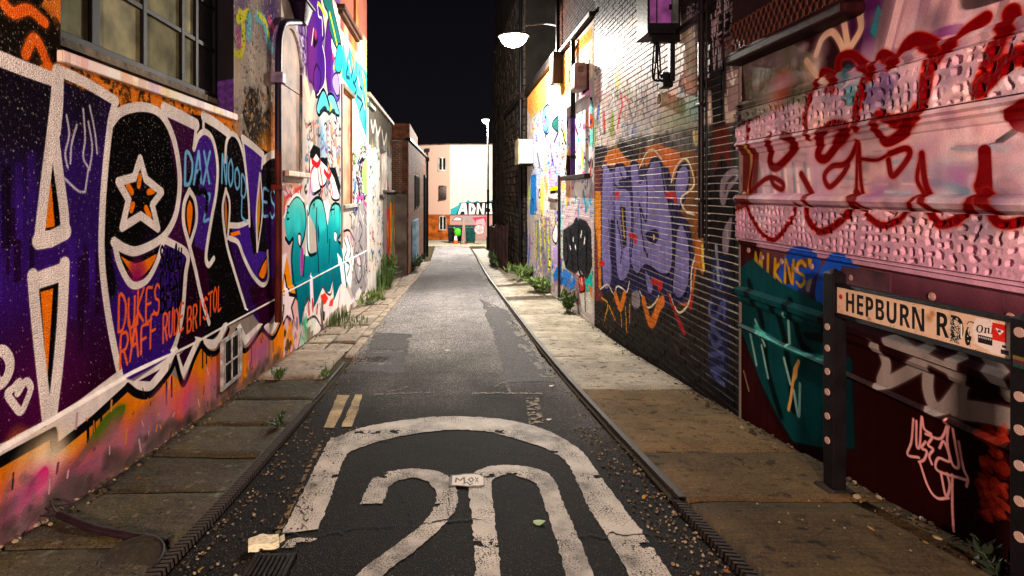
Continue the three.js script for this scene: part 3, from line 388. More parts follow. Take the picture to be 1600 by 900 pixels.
  p.lines('1365,540 1385,570 1380,600 1440,560 1450,545|1385,532 1480,575|1440,545 1450,610 1470,640 1500,590|1500,560 1498,640|1490,640 1560,650 1600,660|1545,560 1560,600 1600,650', 0.07, '#8f8580', 0.02).lines('1500,640 1540,645 1610,662', 0.1, '#8f8580', 0.02);
  p.lines('1427,655 1424,690 1418,710 1436,715|1432,658 1432,695 1437,696 1440,652 1444,670 1455,678|1446,690 1440,700 1448,705 1444,718 1436,722|1456,685 1450,695 1458,702 1452,712 1456,725|1446,678 1470,685 1474,660 1480,690 1488,725 1498,728 1492,690 1478,655|1498,690 1505,730 1512,748 1510,760|1468,700 1475,690 1484,720 1466,716 1465,735 1510,750|1437,722 1450,760 1464,778 1482,778|1470,738 1478,775 1484,760 1480,740|1488,742 1488,790 1490,830', 0.014, '#e6a0a0', 0.006);
  p.speckle(1530, 670, 1570, 810, 90, 0.01, 0.035, ['#b5301a', '#d2442a', '#7a140c'], 0.6);
  p.finish(0.2, 3);
}
// ===== right: brick wall =====
const PB = new Paint(2.7, 4.98, 10.02, -2.9, 5.5, 215);
{
  const p = PB, K = '#0f0d12', NAVY = '#1a1448', L = (s, w, c, b) => p.lines(s, w, c, b);
  p.rect(4.98, 10.02, -2.9, 5.5, '#1a1618'); p.rect(4.98, 10.02, 2.58, 5.5, '#141214');
  // cream coat with old colours showing through
  p.poly('926,84 998,20 1062,-60 1100,-110 1160,-120 1160,200 1100,215 1000,235 928,262', '#dccabb', 0.03);
  p.poly('1060,-20 1160,-200 1160,150 1105,140 1070,80', '#2b2526', 0.1); p.fog(1075, 70, 0.4, '#d6cbb6', 0.9).fog(1090, 100, 0.3, '#cfc2b0', 0.9).fog(1088, 55, 0.25, '#e0d8c6', 0.8);
  p.blob('938,90 950,60 962,55 970,75 972,110 960,140 940,140', '#f2ede6', 0.1).poly('985,40 1010,20 1000,70 970,110 965,90', '#cfa79a', 0.06).poly('1030,150 1090,118 1100,140 1060,180 1035,185', '#d9ab96', 0.06);
  for (let i = 0; i < 90; i++) p.fog(rr(930, 1000), rr(110, 225), rr(0.08, 0.25), ['#f2ece6', '#e6dcd6', '#d9c2bc', '#c2b7b6'][i % 4], 0.55, 1.3);
  for (let i = 0; i < 130; i++) { const u = rr(930, 1085), v = rr(100, 225), a = rr(0, 6.28), q = []; for (let k = 0; k < 5; k++) q.push([u + Math.cos(a + k * 0.9) * rr(1, 6), v + Math.sin(a + k * 0.9) * rr(4, 14)]); p.line(q, rr(0.012, 0.04), ['#a8a0a0', '#c8b2b8', '#8a9ab4', '#b4b890', '#cf9a94', '#8a8488', '#6a6870'][i % 7], 0.02); }
  L('966,110 965,135|970,80 968,100', 0.1, '#e3cf3a', 0.04).fog(966, 118, 0.2, '#e6d22c', 0.9); L('970,145 972,165 968,185 965,200', 0.07, '#d6383a', 0.02).lines('975,150 985,160', 0.04, '#d6605a', 0.03).lines('936,170 934,185|992,200 990,210', 0.14, '#3f5fa8', 0.05).lines('930,190 930,220|958,185 956,205', 0.16, '#97b032', 0.05).lines('944,180 945,200', 0.13, '#cf4a3c', 0.04).lines('935,130 938,150', 0.1, '#e0a0b0', 0.05);
  L('995,140 996,170|1003,135 1006,165|1010,140 1012,170|1000,160 1012,150|940,215 942,240|950,220 952,245', 0.03, '#4b4652', 0.02); p.fog(1083, 170, 0.4, '#3f8f88', 0.85, 0.5).fog(1062, 182, 0.5, '#8d9a72', 0.85, 0.6).fog(1035, 190, 0.4, '#a7ad94', 0.8, 0.6).fog(1000, 205, 0.5, '#b9b6b4', 0.8, 0.6).fog(1070, 205, 0.5, '#7d8468', 0.8, 0.5).fog(1018, 170, 0.3, '#b0a4b0', 0.7);
  p.poly('930,262 945,235 990,215 1035,210 1100,196 1160,190 1160,270 930,285', 'rgba(58,54,52,.75)', 0.06); for (let i = 0; i < 40; i++) p.fog(rr(935, 1095), rr(205, 245), rr(0.06, 0.16), ['#8a8684', '#2d2a2c', '#a8a5a0', '#4e4a48', '#71806a'][i % 5], 0.7, 0.7);
  p.blob('1084,205 1094,208 1090,228 1085,222', '#d8c07a', 0.02); p.poly('930,230 948,228 955,258 930,262', '#22202a', 0.03);
  // the violet lettering on navy, orange glow around
  p.poly('926,270 940,262 950,238 968,228 975,245 1000,232 1030,225 1050,240 1060,238 1085,240 1098,300 1092,400 1080,480 930,440', '#c96a16', 0.06); p.poly('1040,235 1100,240 1100,330 1085,420 1060,330', '#7d4c14', 0.05).poly('1030,228 1060,235 1070,262 1048,280', '#d96f1c', 0.04).poly('965,228 975,220 985,230 1000,232 998,250 980,248', '#15100f', 0.03).fog(1005, 232, 0.2, '#151012', 0.8).poly('926,265 940,265 942,470 926,470', '#6a2a2c', 0.04).poly('930,300 940,300 944,445 936,450 934,380 930,345', '#d88318', 0.03);
  p.poly('940,260 1045,262 1062,330 1078,350 1085,400 1080,450 1045,475 990,450 940,440', NAVY, 0.04).poly('940,395 1085,420 1078,470 1040,480 985,455 940,455', '#14174a', 0.03);
  const lil = (s) => p.blob(s, '#7d77b6', 0.02, 0.05, '#0e0a34');
  lil('942,268 955,266 962,264 960,285 960,345 955,350 956,440 942,435'); lil('960,272 968,258 978,262 980,280 968,285 985,300 990,330 988,380 985,420 975,440 965,430 962,380'); lil('985,262 998,258 1000,285 1010,270 1020,250 1034,255 1042,285 1046,320 1052,360 1050,420 1035,430 1010,415 995,430 985,400 988,340'); lil('1055,290 1062,262 1074,258 1078,280 1070,310 1060,325'); lil('1058,360 1068,350 1078,385 1078,440 1065,468 1052,455 1054,410'); lil('1008,420 1020,440 1020,460 1012,455');
  for (let i = 0; i < 36; i++) p.fog(rr(945, 1050), rr(275, 400), rr(0.08, 0.2), ['#8781bb', '#5a5196', '#7a74b0'][i % 3], 0.45, 1.4);
  L('960,266 962,290 978,292 982,282|970,270 975,280|985,262 988,300 990,345 987,400|1000,320 1010,345 1012,300 1008,255|1000,320 1006,380 1012,400|1034,258 1040,300 1050,330 1053,400|952,343 955,400 958,430|965,345 972,385 970,410', 0.045, '#171240', 0.006); p.blob('1010,365 1025,358 1030,370 1022,382 1012,374', '#17123e', 0.01).blob('1021,366 1024,370 1022,376', '#d8c89a').poly('969,320 978,325 980,385 974,388', '#1c1530', 0.01).lines('973,328 976,370', 0.05, '#c39a3a', 0.02);
  L('962,305 967,302 966,308|1042,305 1054,306 1056,315|985,368 994,372 993,378|938,412 944,412|1020,440 1034,444 1030,450', 0.085, '#c0202c', 0.02);
  L('938,452 950,445 960,460 964,448 972,450 980,456 984,440', 0.03, '#e8d8b8', 0.004).lines('1000,455 1012,480 1025,472 1030,462|1048,460 1055,480 1064,488 1078,470 1082,420 1092,380 1090,340 1072,330 1065,310 1085,290 1080,260 1070,248 1055,265 1050,285|1000,262 1010,240 1022,234 1034,248|942,262 944,258 962,256', 0.026, '#eadfc0', 0.004);
  L('962,462 970,480 976,462|1006,470 1018,505 1030,478 1036,470', 0.14, '#d9741a', 0.03).lines('940,465 950,475 945,500|952,478 962,500|970,480 972,510|978,480 980,520|985,470 984,505', 0.03, '#c98a1c', 0.02).lines('1045,460 1060,500 1070,520 1062,500|1082,460 1080,480', 0.06, '#a3161a', 0.02).blob('988,460 998,455 1000,478 990,480', '#8d8790', 0.04).speckle(935, 460, 990, 520, 50, 0.01, 0.03, ['#d8861c', '#b06a14'], 0.6);
  p.poly('1086,330 1100,330 1100,430 1088,410', '#b4621c', 0.05).lines('1098,385 1100,420', 0.05, '#d8c23a', 0.01).lines('1096,345 1094,365', 0.1, '#101010', 0.03);
  p.speckle(960, 520, 1140, 640, 60, 0.01, 0.05, ['#3a3620', '#2d2a2a', '#575043', '#1d2230'], 0.6);
  // dark strip beside the shopfront with pale lettering down it
  p.poly('1108,-150 1160,-300 1160,120 1140,130 1125,110 1112,120', '#141112', 0.04).poly('1112,110 1130,110 1134,200 1138,280 1150,320 1150,640 1110,600 1118,300', '#100f16', 0.03).poly('1134,60 1158,50 1158,170 1138,175', '#a08888', 0.04).poly('1116,200 1138,195 1142,260 1128,240 1118,270', '#5a1614', 0.04);
  p.text('AND', 1119, 24, 1150, 12, 0.19, 0.022, '#b0a0a8').text('WEEP', 1112, 58, 1153, 40, 0.22, 0.022, '#b09aa4').text('READ', 1074, 30, 1102, 20, 0.13, 0.018, '#8f8890').text('TOUCH', 1078, 52, 1100, 46, 0.1, 0.014, '#9b9598').text('TWM', 1078, 74, 1100, 66, 0.1, 0.014, '#b9b4b0').text('VW', 1114, 110, 1132, 108, 0.3, 0.02, '#a094a0').lines('1142,95 1147,130 1140,122|1147,130 1151,118', 0.025, '#e6dcd8', 0.01).lines('1126,60 1138,66 1130,76 1124,64', 0.02, '#9a4a4c', 0.01);
  p.blob('1126,310 1128,280 1145,264 1160,270 1150,285 1140,300 1132,322', '#8e8694', 0.02).blob('1130,390 1132,360 1144,340 1142,370 1136,398', '#8a8494', 0.02).lines('1134,300 1138,285 1150,275', 0.03, '#3a3440', 0.02).blob('1118,445 1116,425 1124,418 1130,430 1126,452', '', 0, 0.035, '#7d86a8').lines('1112,470 1110,490 1120,495 1132,470 1132,495|1118,500 1112,510 1128,530 1118,540 1110,525|1110,555 1130,552 1130,560|1112,578 1130,575 1118,588 1132,600', 0.05, '#6a74a0', 0.02).poly('1112,400 1140,395 1140,600 1108,590', 'rgba(20,30,90,.45)', 0.04).lines('1120,385 1124,440', 0.05, '#7c8aa0', 0.03);
  p.finish(0.2, 4);
}
// ===== right, further on =====
const PR = new Paint(2.7, 10.0, 18.6, -3.4, 6.2, 150);
{
  const p = PR, K = '#14141a', L = (s, w, c, b) => p.lines(s, w, c, b);
  p.rect(10, 18.6, -3.4, 6.2, '#b8b0ac'); p.rect(10, 18.6, 3.2, 6.2, '#2c1a14');
  p.poly('926,42 880,88 836,133 822,160 830,185 860,160 880,150 926,110', '#d8934a', 0.1).poly('926,60 895,92 890,140 926,120', '#e6d2bc', 0.1);
  for (let i = 0; i < 70; i++) p.fog(rr(840, 925), rr(150, 330), rr(0.15, 0.5), ['#f0ece8', '#d9cfe6', '#e9e4c0', '#c9dbe2', '#e2c8d4'][i % 5], 0.6, 1.4);
  p.blob('835,200 846,195 848,300 836,305', '#b6c3e0', 0.06).blob('858,225 873,210 873,290 859,292', '#a99ade', 0.05).blob('862,195 872,182 872,205', '#1c4a46', 0.02, 0.04, K).blob('848,175 858,165 858,205 850,205', '#5a8fd8', 0.05, 0.05, K).blob('910,150 922,130 926,190 914,210', '#e9a6cc', 0.05).blob('918,165 926,160 926,235 912,225', '#7fd0cc', 0.06, 0.05, K).blob('921,180 926,180 926,200 921,198', '#d8552a', 0.02).poly('915,225 926,230 926,272 912,270', '#d9d6da', 0.05).speckle(912, 245, 926, 275, 40, 0.03, 0.1, ['#3a1e1a', '#d0662a', '#1c1814'], 0.8);
  for (let i = 0; i < 150; i++) { const u = rr(830, 925), v = rr(165, 330), a = rr(0, 6.28), r = rr(1.2, 4), s = []; for (let k = 0; k < 5; k++) s.push([u + Math.cos(a + k * rr(0.8, 1.6)) * r * 0.5, v + Math.sin(a + k * rr(0.8, 1.6)) * r * 1.6]); p.line(s, rr(0.02, 0.06), [K, '#3a3a44', '#2b6fc0', '#c8cf2c', '#c04a8a', '#d8622c', '#2a9a8a', '#7a5ac0'][i % 8], 0.006); }
  for (let i = 0; i < 90; i++) p.drip(rr(832, 925), rr(200, 400), rr(0.1, 0.6), rr(0.012, 0.03), ['#8a86a0', '#d9d63a', '#3a3a40', '#e8e2ea', '#6aa0d0', '#b08ac8'][i % 6]);
  L('840,240 844,262|862,240 865,258|878,200 884,225|886,240 884,270|852,215 856,200|866,222 873,206|890,195 894,210', 0.08, K, 0.02).lines('880,195 883,215|900,230 902,260', 0.08, '#c9cf2a', 0.04).fog(889, 203, 0.25, '#e05ab0', 0.8).fog(854, 292, 0.3, '#e8862a', 0.9).fog(864, 276, 0.3, '#e0a48c', 0.8);
  p.poly('830,275 838,272 838,335 828,335', '#2a7fd0', 0.04).fog(827, 305, 0.3, '#a8c42c', 0.9, 1.6).poly('860,292 873,291 873,297 860,299', '#e6d81c').poly('860,298 873,297 873,302 860,303', K).fog(847, 310, 0.5, '#e6dc3a', 0.8, 1.6).fog(870, 320, 0.4, '#f0ece6', 0.8).fog(888, 300, 0.35, '#d9803a', 0.7);
  p.poly('836,345 860,340 862,440 838,420', '#8c8894', 0.05); L('838,350 838,400|844,348 845,410|850,345 852,390|856,345 858,420', 0.12, '#d9d63a', 0.05).lines('828,370 828,400', 0.2, '#7a4aa8', 0.06).lines('824,360 826,410', 0.2, '#3f7fd0', 0.06).blob('858,405 861,408 860,418 857,415', '#e0dc2c', 0.01, 0.04, K); p.fog(868, 395, 0.4, '#a98ad8', 0.9, 1.6).blob('863,370 870,345 873,350 870,380', '#e6e2e6', 0.02, 0.06, K).poly('864,430 878,405 880,445 866,440', '#1f74d0', 0.04).fog(876, 340, 0.25, '#3fb0d8', 0.8, 1.6).lines('878,330 878,380 880,410', 0.06, '#9ff0d8', 0.02);
  for (let i = 0; i < 160; i++) { const u = rr(826, 926), v = rr(310, 470), a = rr(0, 6.28), r = rr(1, 3.5), s = []; for (let k = 0; k < 5; k++) s.push([u + Math.cos(a + k * 0.9) * r * 0.5, v + Math.sin(a + k * 0.9) * r * 2.4]); p.line(s, rr(0.02, 0.08), ['#5a5862', '#c8cf4c', '#8a78b8', '#d8d4d8', '#3a6fb0', '#a85a7a', '#2a2a2e', '#e0b84a'][i % 8], 0.02); }
  // dark grey piece, white drips
  p.poly('880,325 898,318 926,300 926,360 880,380', '#c9b4ba', 0.06).poly('880,360 896,350 900,340 916,345 924,360 926,415 918,440 906,420 898,430 884,418 880,400', '#2f2f33', 0.04); L('885,370 888,400 884,415|892,360 895,420|905,350 903,410 910,435|918,360 916,420', 0.08, '#17171b', 0.02).lines('909,362 908,370|914,372 913,380|896,372 896,376|891,385 892,389|899,384 900,388', 0.06, '#f0f0f0', 0.01);
  p.poly('880,420 926,440 926,490 880,460', '#8a6f72', 0.05).poly('880,420 895,430 900,440 895,455 880,445', '#2f74c4', 0.04).blob('905,435 912,432 914,452 907,455', '#c8281e', 0.02, 0.04, K).lines('909,436 910,446', 0.05, '#e8e8e8', 0.02).poly('914,440 926,425 926,455 918,455', '#27b8ac', 0.04).poly('905,460 926,455 926,490 910,485', '#c9c4bc', 0.05).lines('914,448 915,485', 0.06, '#17120f', 0.02).poly('919,445 926,450 926,470', '#e0882a', 0.03).speckle(870, 430, 910, 470, 40, 0.02, 0.09, ['#d8b0a8', '#e8e2de', '#6a4a44', '#b04a3a'], 0.6);
  L('922,310 926,330|912,300 916,330|905,310 904,340', 0.1, '#3aa0c8', 0.05).speckle(898, 285, 926, 335, 40, 0.04, 0.12, ['#e6e6ea', '#28a0b8', '#d8b8c0', '#c87a9a'], 0.6); p.blob('900,285 912,290 905,310 898,300', '#eeeae6', 0.03);
  p.finish(0.14, 5);
}
// ---------- ground ----------
const range = (a, b, n) => Array.from({ length: n + 1 }, (_, i) => a + (b - a) * i / n);
const DS = [...range(-14, 1, 15), ...range(1.15, 8, 137), ...range(8.2, 30, 109), ...range(30.5, 62, 63)];
function sheet(ds, xs, f, tile, grain = 0, s = 1) {                // xs(d) -> list of x at depth d, f(x, d) -> Y
  const p = [], t = [], ix = []; let n = 0;
  ds.forEach((d, j) => { const X = xs(d); n = X.length; X.forEach((x) => { const Y = f(x, d) + (grain ? grain * (fbm(x * 2.2 + 9, d * 2.2, s, 4) - 0.5) : 0); p.push(x, Y + H, -d); t.push(x / tile, d / tile); }); });
  for (let j = 0; j < ds.length - 1; j++) for (let i = 0; i < n - 1; i++) { const a = j * n + i, b = a + 1, c = a + n, e = c + 1; ix.push(a, b, e, a, e, c); }
  const g = new THREE.BufferGeometry(); g.setAttribute('position', new THREE.Float32BufferAttribute(p, 3)); g.setAttribute('uv', new THREE.Float32BufferAttribute(t, 2)); g.setIndex(ix); g.computeVertexNormals(); return g;
}
const terrainMat = M('#ffffff', 0.95, { map: rep(T.asphalt, 1), bumpMap: T.asphaltBump, bumpScale: 0.01 });
struct('ground', sheet([-400, -150, -60, -20, -8, ...range(0, 64, 64), 90, 150, 300, 500], () => [-400, -100, -30, -8, -4, -2, 0, 2, 4, 8, 30, 100, 400], (x, d) => gY(x, d) - 0.3, 2), terrainMat);
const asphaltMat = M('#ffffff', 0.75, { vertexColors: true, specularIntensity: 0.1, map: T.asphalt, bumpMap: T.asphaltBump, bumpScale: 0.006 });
const holes = [];                                               // potholes and broken strips of the road: [x, d, radius x, radius d, depth]
for (const [u, v, a, b, h] of [[580, 562, 0.28, 0.2, 0.05], [600, 548, 0.3, 0.12, 0.02], [860, 560, 0.22, 0.5, 0.02], [835, 548, 0.2, 0.4, 0.018], [770, 440, 0.3, 1.2, 0.03], [745, 408, 0.4, 1.6, 0.03], [760, 470, 0.2, 0.9, 0.02]]) { const [x, d] = onGround(u, v); holes.push([x, d, a, b, h]); }
const roadFine = (x, d) => { let y = roadY(x, d); for (const [hx, hd, a, b, h] of holes) { const q = Math.hypot((x - hx) / a, (d - hd) / b) + 0.5 * (fbm(x * 5, d * 5, 111, 3) - 0.5); y -= h * (1 - sstep(0.75, 1.05, q)); } return y; };
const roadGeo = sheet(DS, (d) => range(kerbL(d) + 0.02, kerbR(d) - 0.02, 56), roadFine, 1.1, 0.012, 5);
{ // the near end was relaid in fresh dark asphalt; beyond it the worn surface is painted paler still for its lamplit sheen, with patches
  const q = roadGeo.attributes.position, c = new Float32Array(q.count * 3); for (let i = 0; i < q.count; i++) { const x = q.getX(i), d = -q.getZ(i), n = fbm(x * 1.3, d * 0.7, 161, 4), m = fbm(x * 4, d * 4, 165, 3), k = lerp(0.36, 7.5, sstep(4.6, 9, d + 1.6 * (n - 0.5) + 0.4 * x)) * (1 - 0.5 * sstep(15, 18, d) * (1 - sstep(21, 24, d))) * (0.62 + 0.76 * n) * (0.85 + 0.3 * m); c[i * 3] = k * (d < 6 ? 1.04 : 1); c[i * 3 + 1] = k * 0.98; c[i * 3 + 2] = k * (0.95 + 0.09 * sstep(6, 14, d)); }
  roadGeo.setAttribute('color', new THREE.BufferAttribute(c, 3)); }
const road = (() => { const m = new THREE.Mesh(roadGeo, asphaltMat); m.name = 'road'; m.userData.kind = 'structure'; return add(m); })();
struct('far_street', sheet([39.5, ...range(40, 62, 22)], () => [-14, -8, -4, -2, 0, 2, 4, 8, 14], (x, d) => gY(x, d) - 0.11, 1.1), M('#ffffff', 0.8, { map: rep(T.asphalt, 1), bumpMap: T.asphaltBump, bumpScale: 0.006 }));

// markings: thin worn sheets of paint that follow the road
T.wear = dataTex(512, (u, v) => { const a = fbm(u * 6, v * 6, 121, 5, 6), [c] = cell(u * 44, v * 44, 125, 44); return (c < 0.17 && a > 0.47) || a > 0.77 || vnoise(u * 150, v * 150, 127, 150) > 0.955 - 0.25 * sstep(0.5, 0.7, a) ? 0 : 1; });
T.roadPaint = dataTex(512, (u, v) => { const k = 0.42 + 0.5 * (fbm(u * 5, v * 5, 131, 6, 5) - 0.5) - 0.2 * sstep(0.56, 0.75, fbm(u * 3, v * 3, 137, 5, 3)) + 0.12 * (vnoise(u * 130, v * 130, 135, 130) - 0.5); return rgbS(k * 1.06, k * 0.97, k * 0.82); }, true);
const paintMat = (c, extra = {}) => M(c, 0.62, { map: T.roadPaint, alphaMap: T.wear, alphaTest: 0.5, bumpMap: rep(T.asphaltBump, 0.8), bumpScale: 0.004, ...extra });
const whitePaint = paintMat('#ffffff'), yellowPaint = paintMat('#f4dca4');
const onRoad = ([u, v]) => onGround(u, v, roadY);
function ribbon(A, B, n, tile = 0.9, lift = 0.006) {            // a strip between two lines given as photograph points, draped on the road
  const a = smooth(pts(A).map(onRoad), n, false, 0.5), b = smooth(pts(B).map(onRoad), n, false, 0.5), p = [], t = [], ix = [], m = 5;
  for (let i = 0; i <= n; i++) for (let j = 0; j <= m; j++) { const e = j === 0 || j === m ? (lift < 0.004 ? 0.16 : 0.022) : 0, x0 = lerp(a[i][0], b[i][0], j / m), d0 = lerp(a[i][1], b[i][1], j / m), x = x0 + e * (fbm(x0 * 30, d0 * 30, 181, 3) - 0.5), d = d0 + 1.5 * e * (fbm(x0 * 30, d0 * 30, 183, 3) - 0.5); p.push(x, roadFine(x, d) + 0.012 * (fbm(x * 2.2 + 9, d * 2.2, 5, 4) - 0.5) + lift + H, -d); t.push(x / tile, d / tile); }
  for (let i = 0; i < n; i++) for (let j = 0; j < m; j++) { const k = i * (m + 1) + j; ix.push(k, k + 1, k + m + 2, k, k + m + 2, k + m + 1); }
  const g = new THREE.BufferGeometry(); g.setAttribute('position', new THREE.Float32BufferAttribute(p, 3)); g.setAttribute('uv', new THREE.Float32BufferAttribute(t, 2)); g.setIndex(ix); g.computeVertexNormals();
  if (g.attributes.normal.getY(0) < 0) { for (let i = 0; i < ix.length; i += 3) { const q = ix[i]; ix[i] = ix[i + 1]; ix[i + 1] = q; } g.setIndex(ix); g.computeVertexNormals(); }
  return g;
}
part('speed_arch_marking', ribbon('440,836 470,776 513,692 528,684 570,668 640,656 700,651 783,656 850,672 897,697 917,715 947,757 977,797 1003,832 1048,900 1110,992', '497,828 519,770 540,714 560,702 620,684 700,673 760,675 783,680 847,700 880,718 897,743 917,787 931,812 947,837 983,900 1030,992', 380), whitePaint, road);
part('speed_arch_marking', ribbon('440,858 452,846 470,842', '470,856 486,848 496,842', 6), whitePaint, road);
part('digit_two_marking', ribbon('562,788 577,757 593,743 620,735 647,734 680,737 700,745 713,763 715,787 703,810 680,835 647,863 600,900 520,985', '598,787 604,772 609,760 625,751 647,747 664,752 677,762 682,775 677,797 661,818 640,837 600,867 560,898 478,985', 260), whitePaint, road);
part('digit_zero_marking', ribbon('744,992 743,900 738,820 733,763 738,742 757,732 783,728 823,730 850,737 868,754 880,787 900,833 927,900 962,992', '790,992 783,900 774,822 768,762 771,749 787,743 800,743 815,746 836,755 846,775 863,827 885,900 915,992', 300), whitePaint, road);
part('yellow_line', ribbon('527,618 506,669', '546,618 522,669', 8), yellowPaint, road); part('yellow_line', ribbon('555,617 533,668', '567,617 550,667', 8), yellowPaint, road);
T.thin = dataTex(256, (u, v) => (fbm(u * 14, v * 14, 141, 4, 14) > 0.54 ? 1 : 0));
const faded = paintMat('#a8894a', { alphaMap: rep(T.thin, 2.2) }), chalk = paintMat('#a8a29a', { alphaMap: rep(T.thin, 3) });
part('faded_yellow_line', ribbon('500,690 470,750 430,830 380,925', '506,690 477,750 440,830 394,925', 20), faded, road); part('faded_yellow_line', ribbon('822,622 826,660 832,664', '842,622 848,655 850,662', 8), faded, road);
part('chalk_line', ribbon('585,618 680,614', '585,616 680,612', 8), chalk, road); part('chalk_line', ribbon('738,616 848,616', '738,613.5 848,613.5', 8), chalk, road); part('chalk_line', ribbon('772,604 790,597 798,612', '774,606 789,600 794,614', 8), chalk, road); part('chalk_line', ribbon('605,612 640,602', '606,614 641,604', 6), chalk, road);
{ // a stencilled patch where the two figures meet
  const c = document.createElement('canvas'); c.width = 256; c.height = 128; const g = c.getContext('2d'); g.fillStyle = '#c9bba6'; g.fillRect(0, 0, 256, 128); g.strokeStyle = '#181614'; g.lineWidth = 11; g.strokeRect(4, 4, 248, 120); g.lineWidth = 9; g.lineJoin = 'round';
  for (const s of ['26,90 30,40 48,70 66,38 70,92', '88,60 108,44 120,66 104,88 88,60', '132,40 160,90|160,40 132,90', '62,104 82,86 98,112 116,96']) for (const q of s.split('|')) { g.beginPath(); pts(q).forEach(([x, y], i) => (i ? g.lineTo(x, y) : g.moveTo(x, y))); g.stroke(); }
  const t = new THREE.CanvasTexture(c); t.colorSpace = THREE.SRGBColorSpace;
  const geo = ribbon('704,745 742,742 756,748', '703,762 742,763 757,760', 8, 1, 0.012), q = geo.attributes.uv, n = q.count / 6; for (let i = 0; i < n; i++) for (let j = 0; j < 6; j++) q.setXY(i * 6 + j, i / (n - 1), 1 - j / 5);
  part('stencil_patch', geo, M('#ffffff', 0.6, { map: t }), road);
}
const darkPatch = M(lin(2.4, 2.4, 2.5), 0.75, { map: rep(T.asphalt, 1.2), bumpMap: rep(T.asphaltBump, 1.2), bumpScale: 0.006 }), palePatch = M('#ffffff', 0.7, { map: rep(T.concrete, 1), bumpMap: rep(T.stone, 3), bumpScale: 0.008 });
const patchAlpha = (m, k) => { const c = m.clone(); c.alphaMap = rep(T.thin, k); c.alphaTest = 0.5; return c; };
for (const [A, B] of [['750,466 772,528 788,598', '792,486 828,540 862,596'], ['588,520 572,552 560,580', '640,522 636,550 628,584']]) part('dark_patch', ribbon(A, B, 40, 1.1, 0.003), darkPatch, road);
part('worn_patch', ribbon('842,530 832,548 850,575 872,590', '790,500 815,540 838,580 858,598', 10, 1, 0.005), patchAlpha(palePatch, 0.9), road); part('worn_patch', ribbon('772,430 785,450 798,470', '748,425 760,445 764,462', 10, 1, 0.006), patchAlpha(palePatch, 0.5), road); part('worn_patch', ribbon('575,556 592,556 606,562', '560,566 590,570 612,568', 8, 1, 0.004), patchAlpha(palePatch, 1.4), road);

const tar = M('#050505', 0.8);
function crack(s, w, seedNo) { const P = smooth(pts(s).map(onRoad), 60), A = [], B = []; P.forEach(([x, d], i) => { const k = Math.sin(Math.PI * i / 60) * w * (0.4 + 1.2 * hash(i, seedNo)), ox = 0.05 * (fbm(i * 0.35, seedNo, 171, 3) - 0.5), od = 0.07 * (fbm(i * 0.35, seedNo + 9, 173, 3) - 0.5); A.push([x + ox, d + od - k]); B.push([x + ox + 0.3 * k, d + od + k]); });
  const p = [], ix = []; for (let i = 0; i < A.length; i++) for (const [x, d] of [A[i], B[i]]) p.push(x, roadFine(x, d) + 0.012 * (fbm(x * 2.2 + 9, d * 2.2, 5, 4) - 0.5) + 0.008 + H, -d); for (let i = 0; i < A.length - 1; i++) ix.push(2 * i, 2 * i + 1, 2 * i + 3, 2 * i, 2 * i + 3, 2 * i + 2);
  const g = new THREE.BufferGeometry(); g.setAttribute('position', new THREE.Float32BufferAttribute(p, 3)); g.setAttribute('uv', new THREE.Float32BufferAttribute(new Float32Array(A.length * 4), 2)); g.setIndex(ix); g.computeVertexNormals(); part('crack', g, tar, road); }
['395,838 440,836 500,838 560,826 640,822', '640,822 700,816 760,812', '715,690 705,740 700,800 690,860', '880,838 940,838 1010,836 1060,842', '640,600 660,640 668,690', '560,700 590,690 640,694', '820,600 870,640 900,690', '620,760 640,800 630,850', '430,760 470,800 480,850', '830,520 800,560 815,610', '745,470 752,500 740,540', '600,520 640,516 680,522'].forEach((s, i) => crack(s, i < 4 ? 0.008 : 0.005, i + 3));

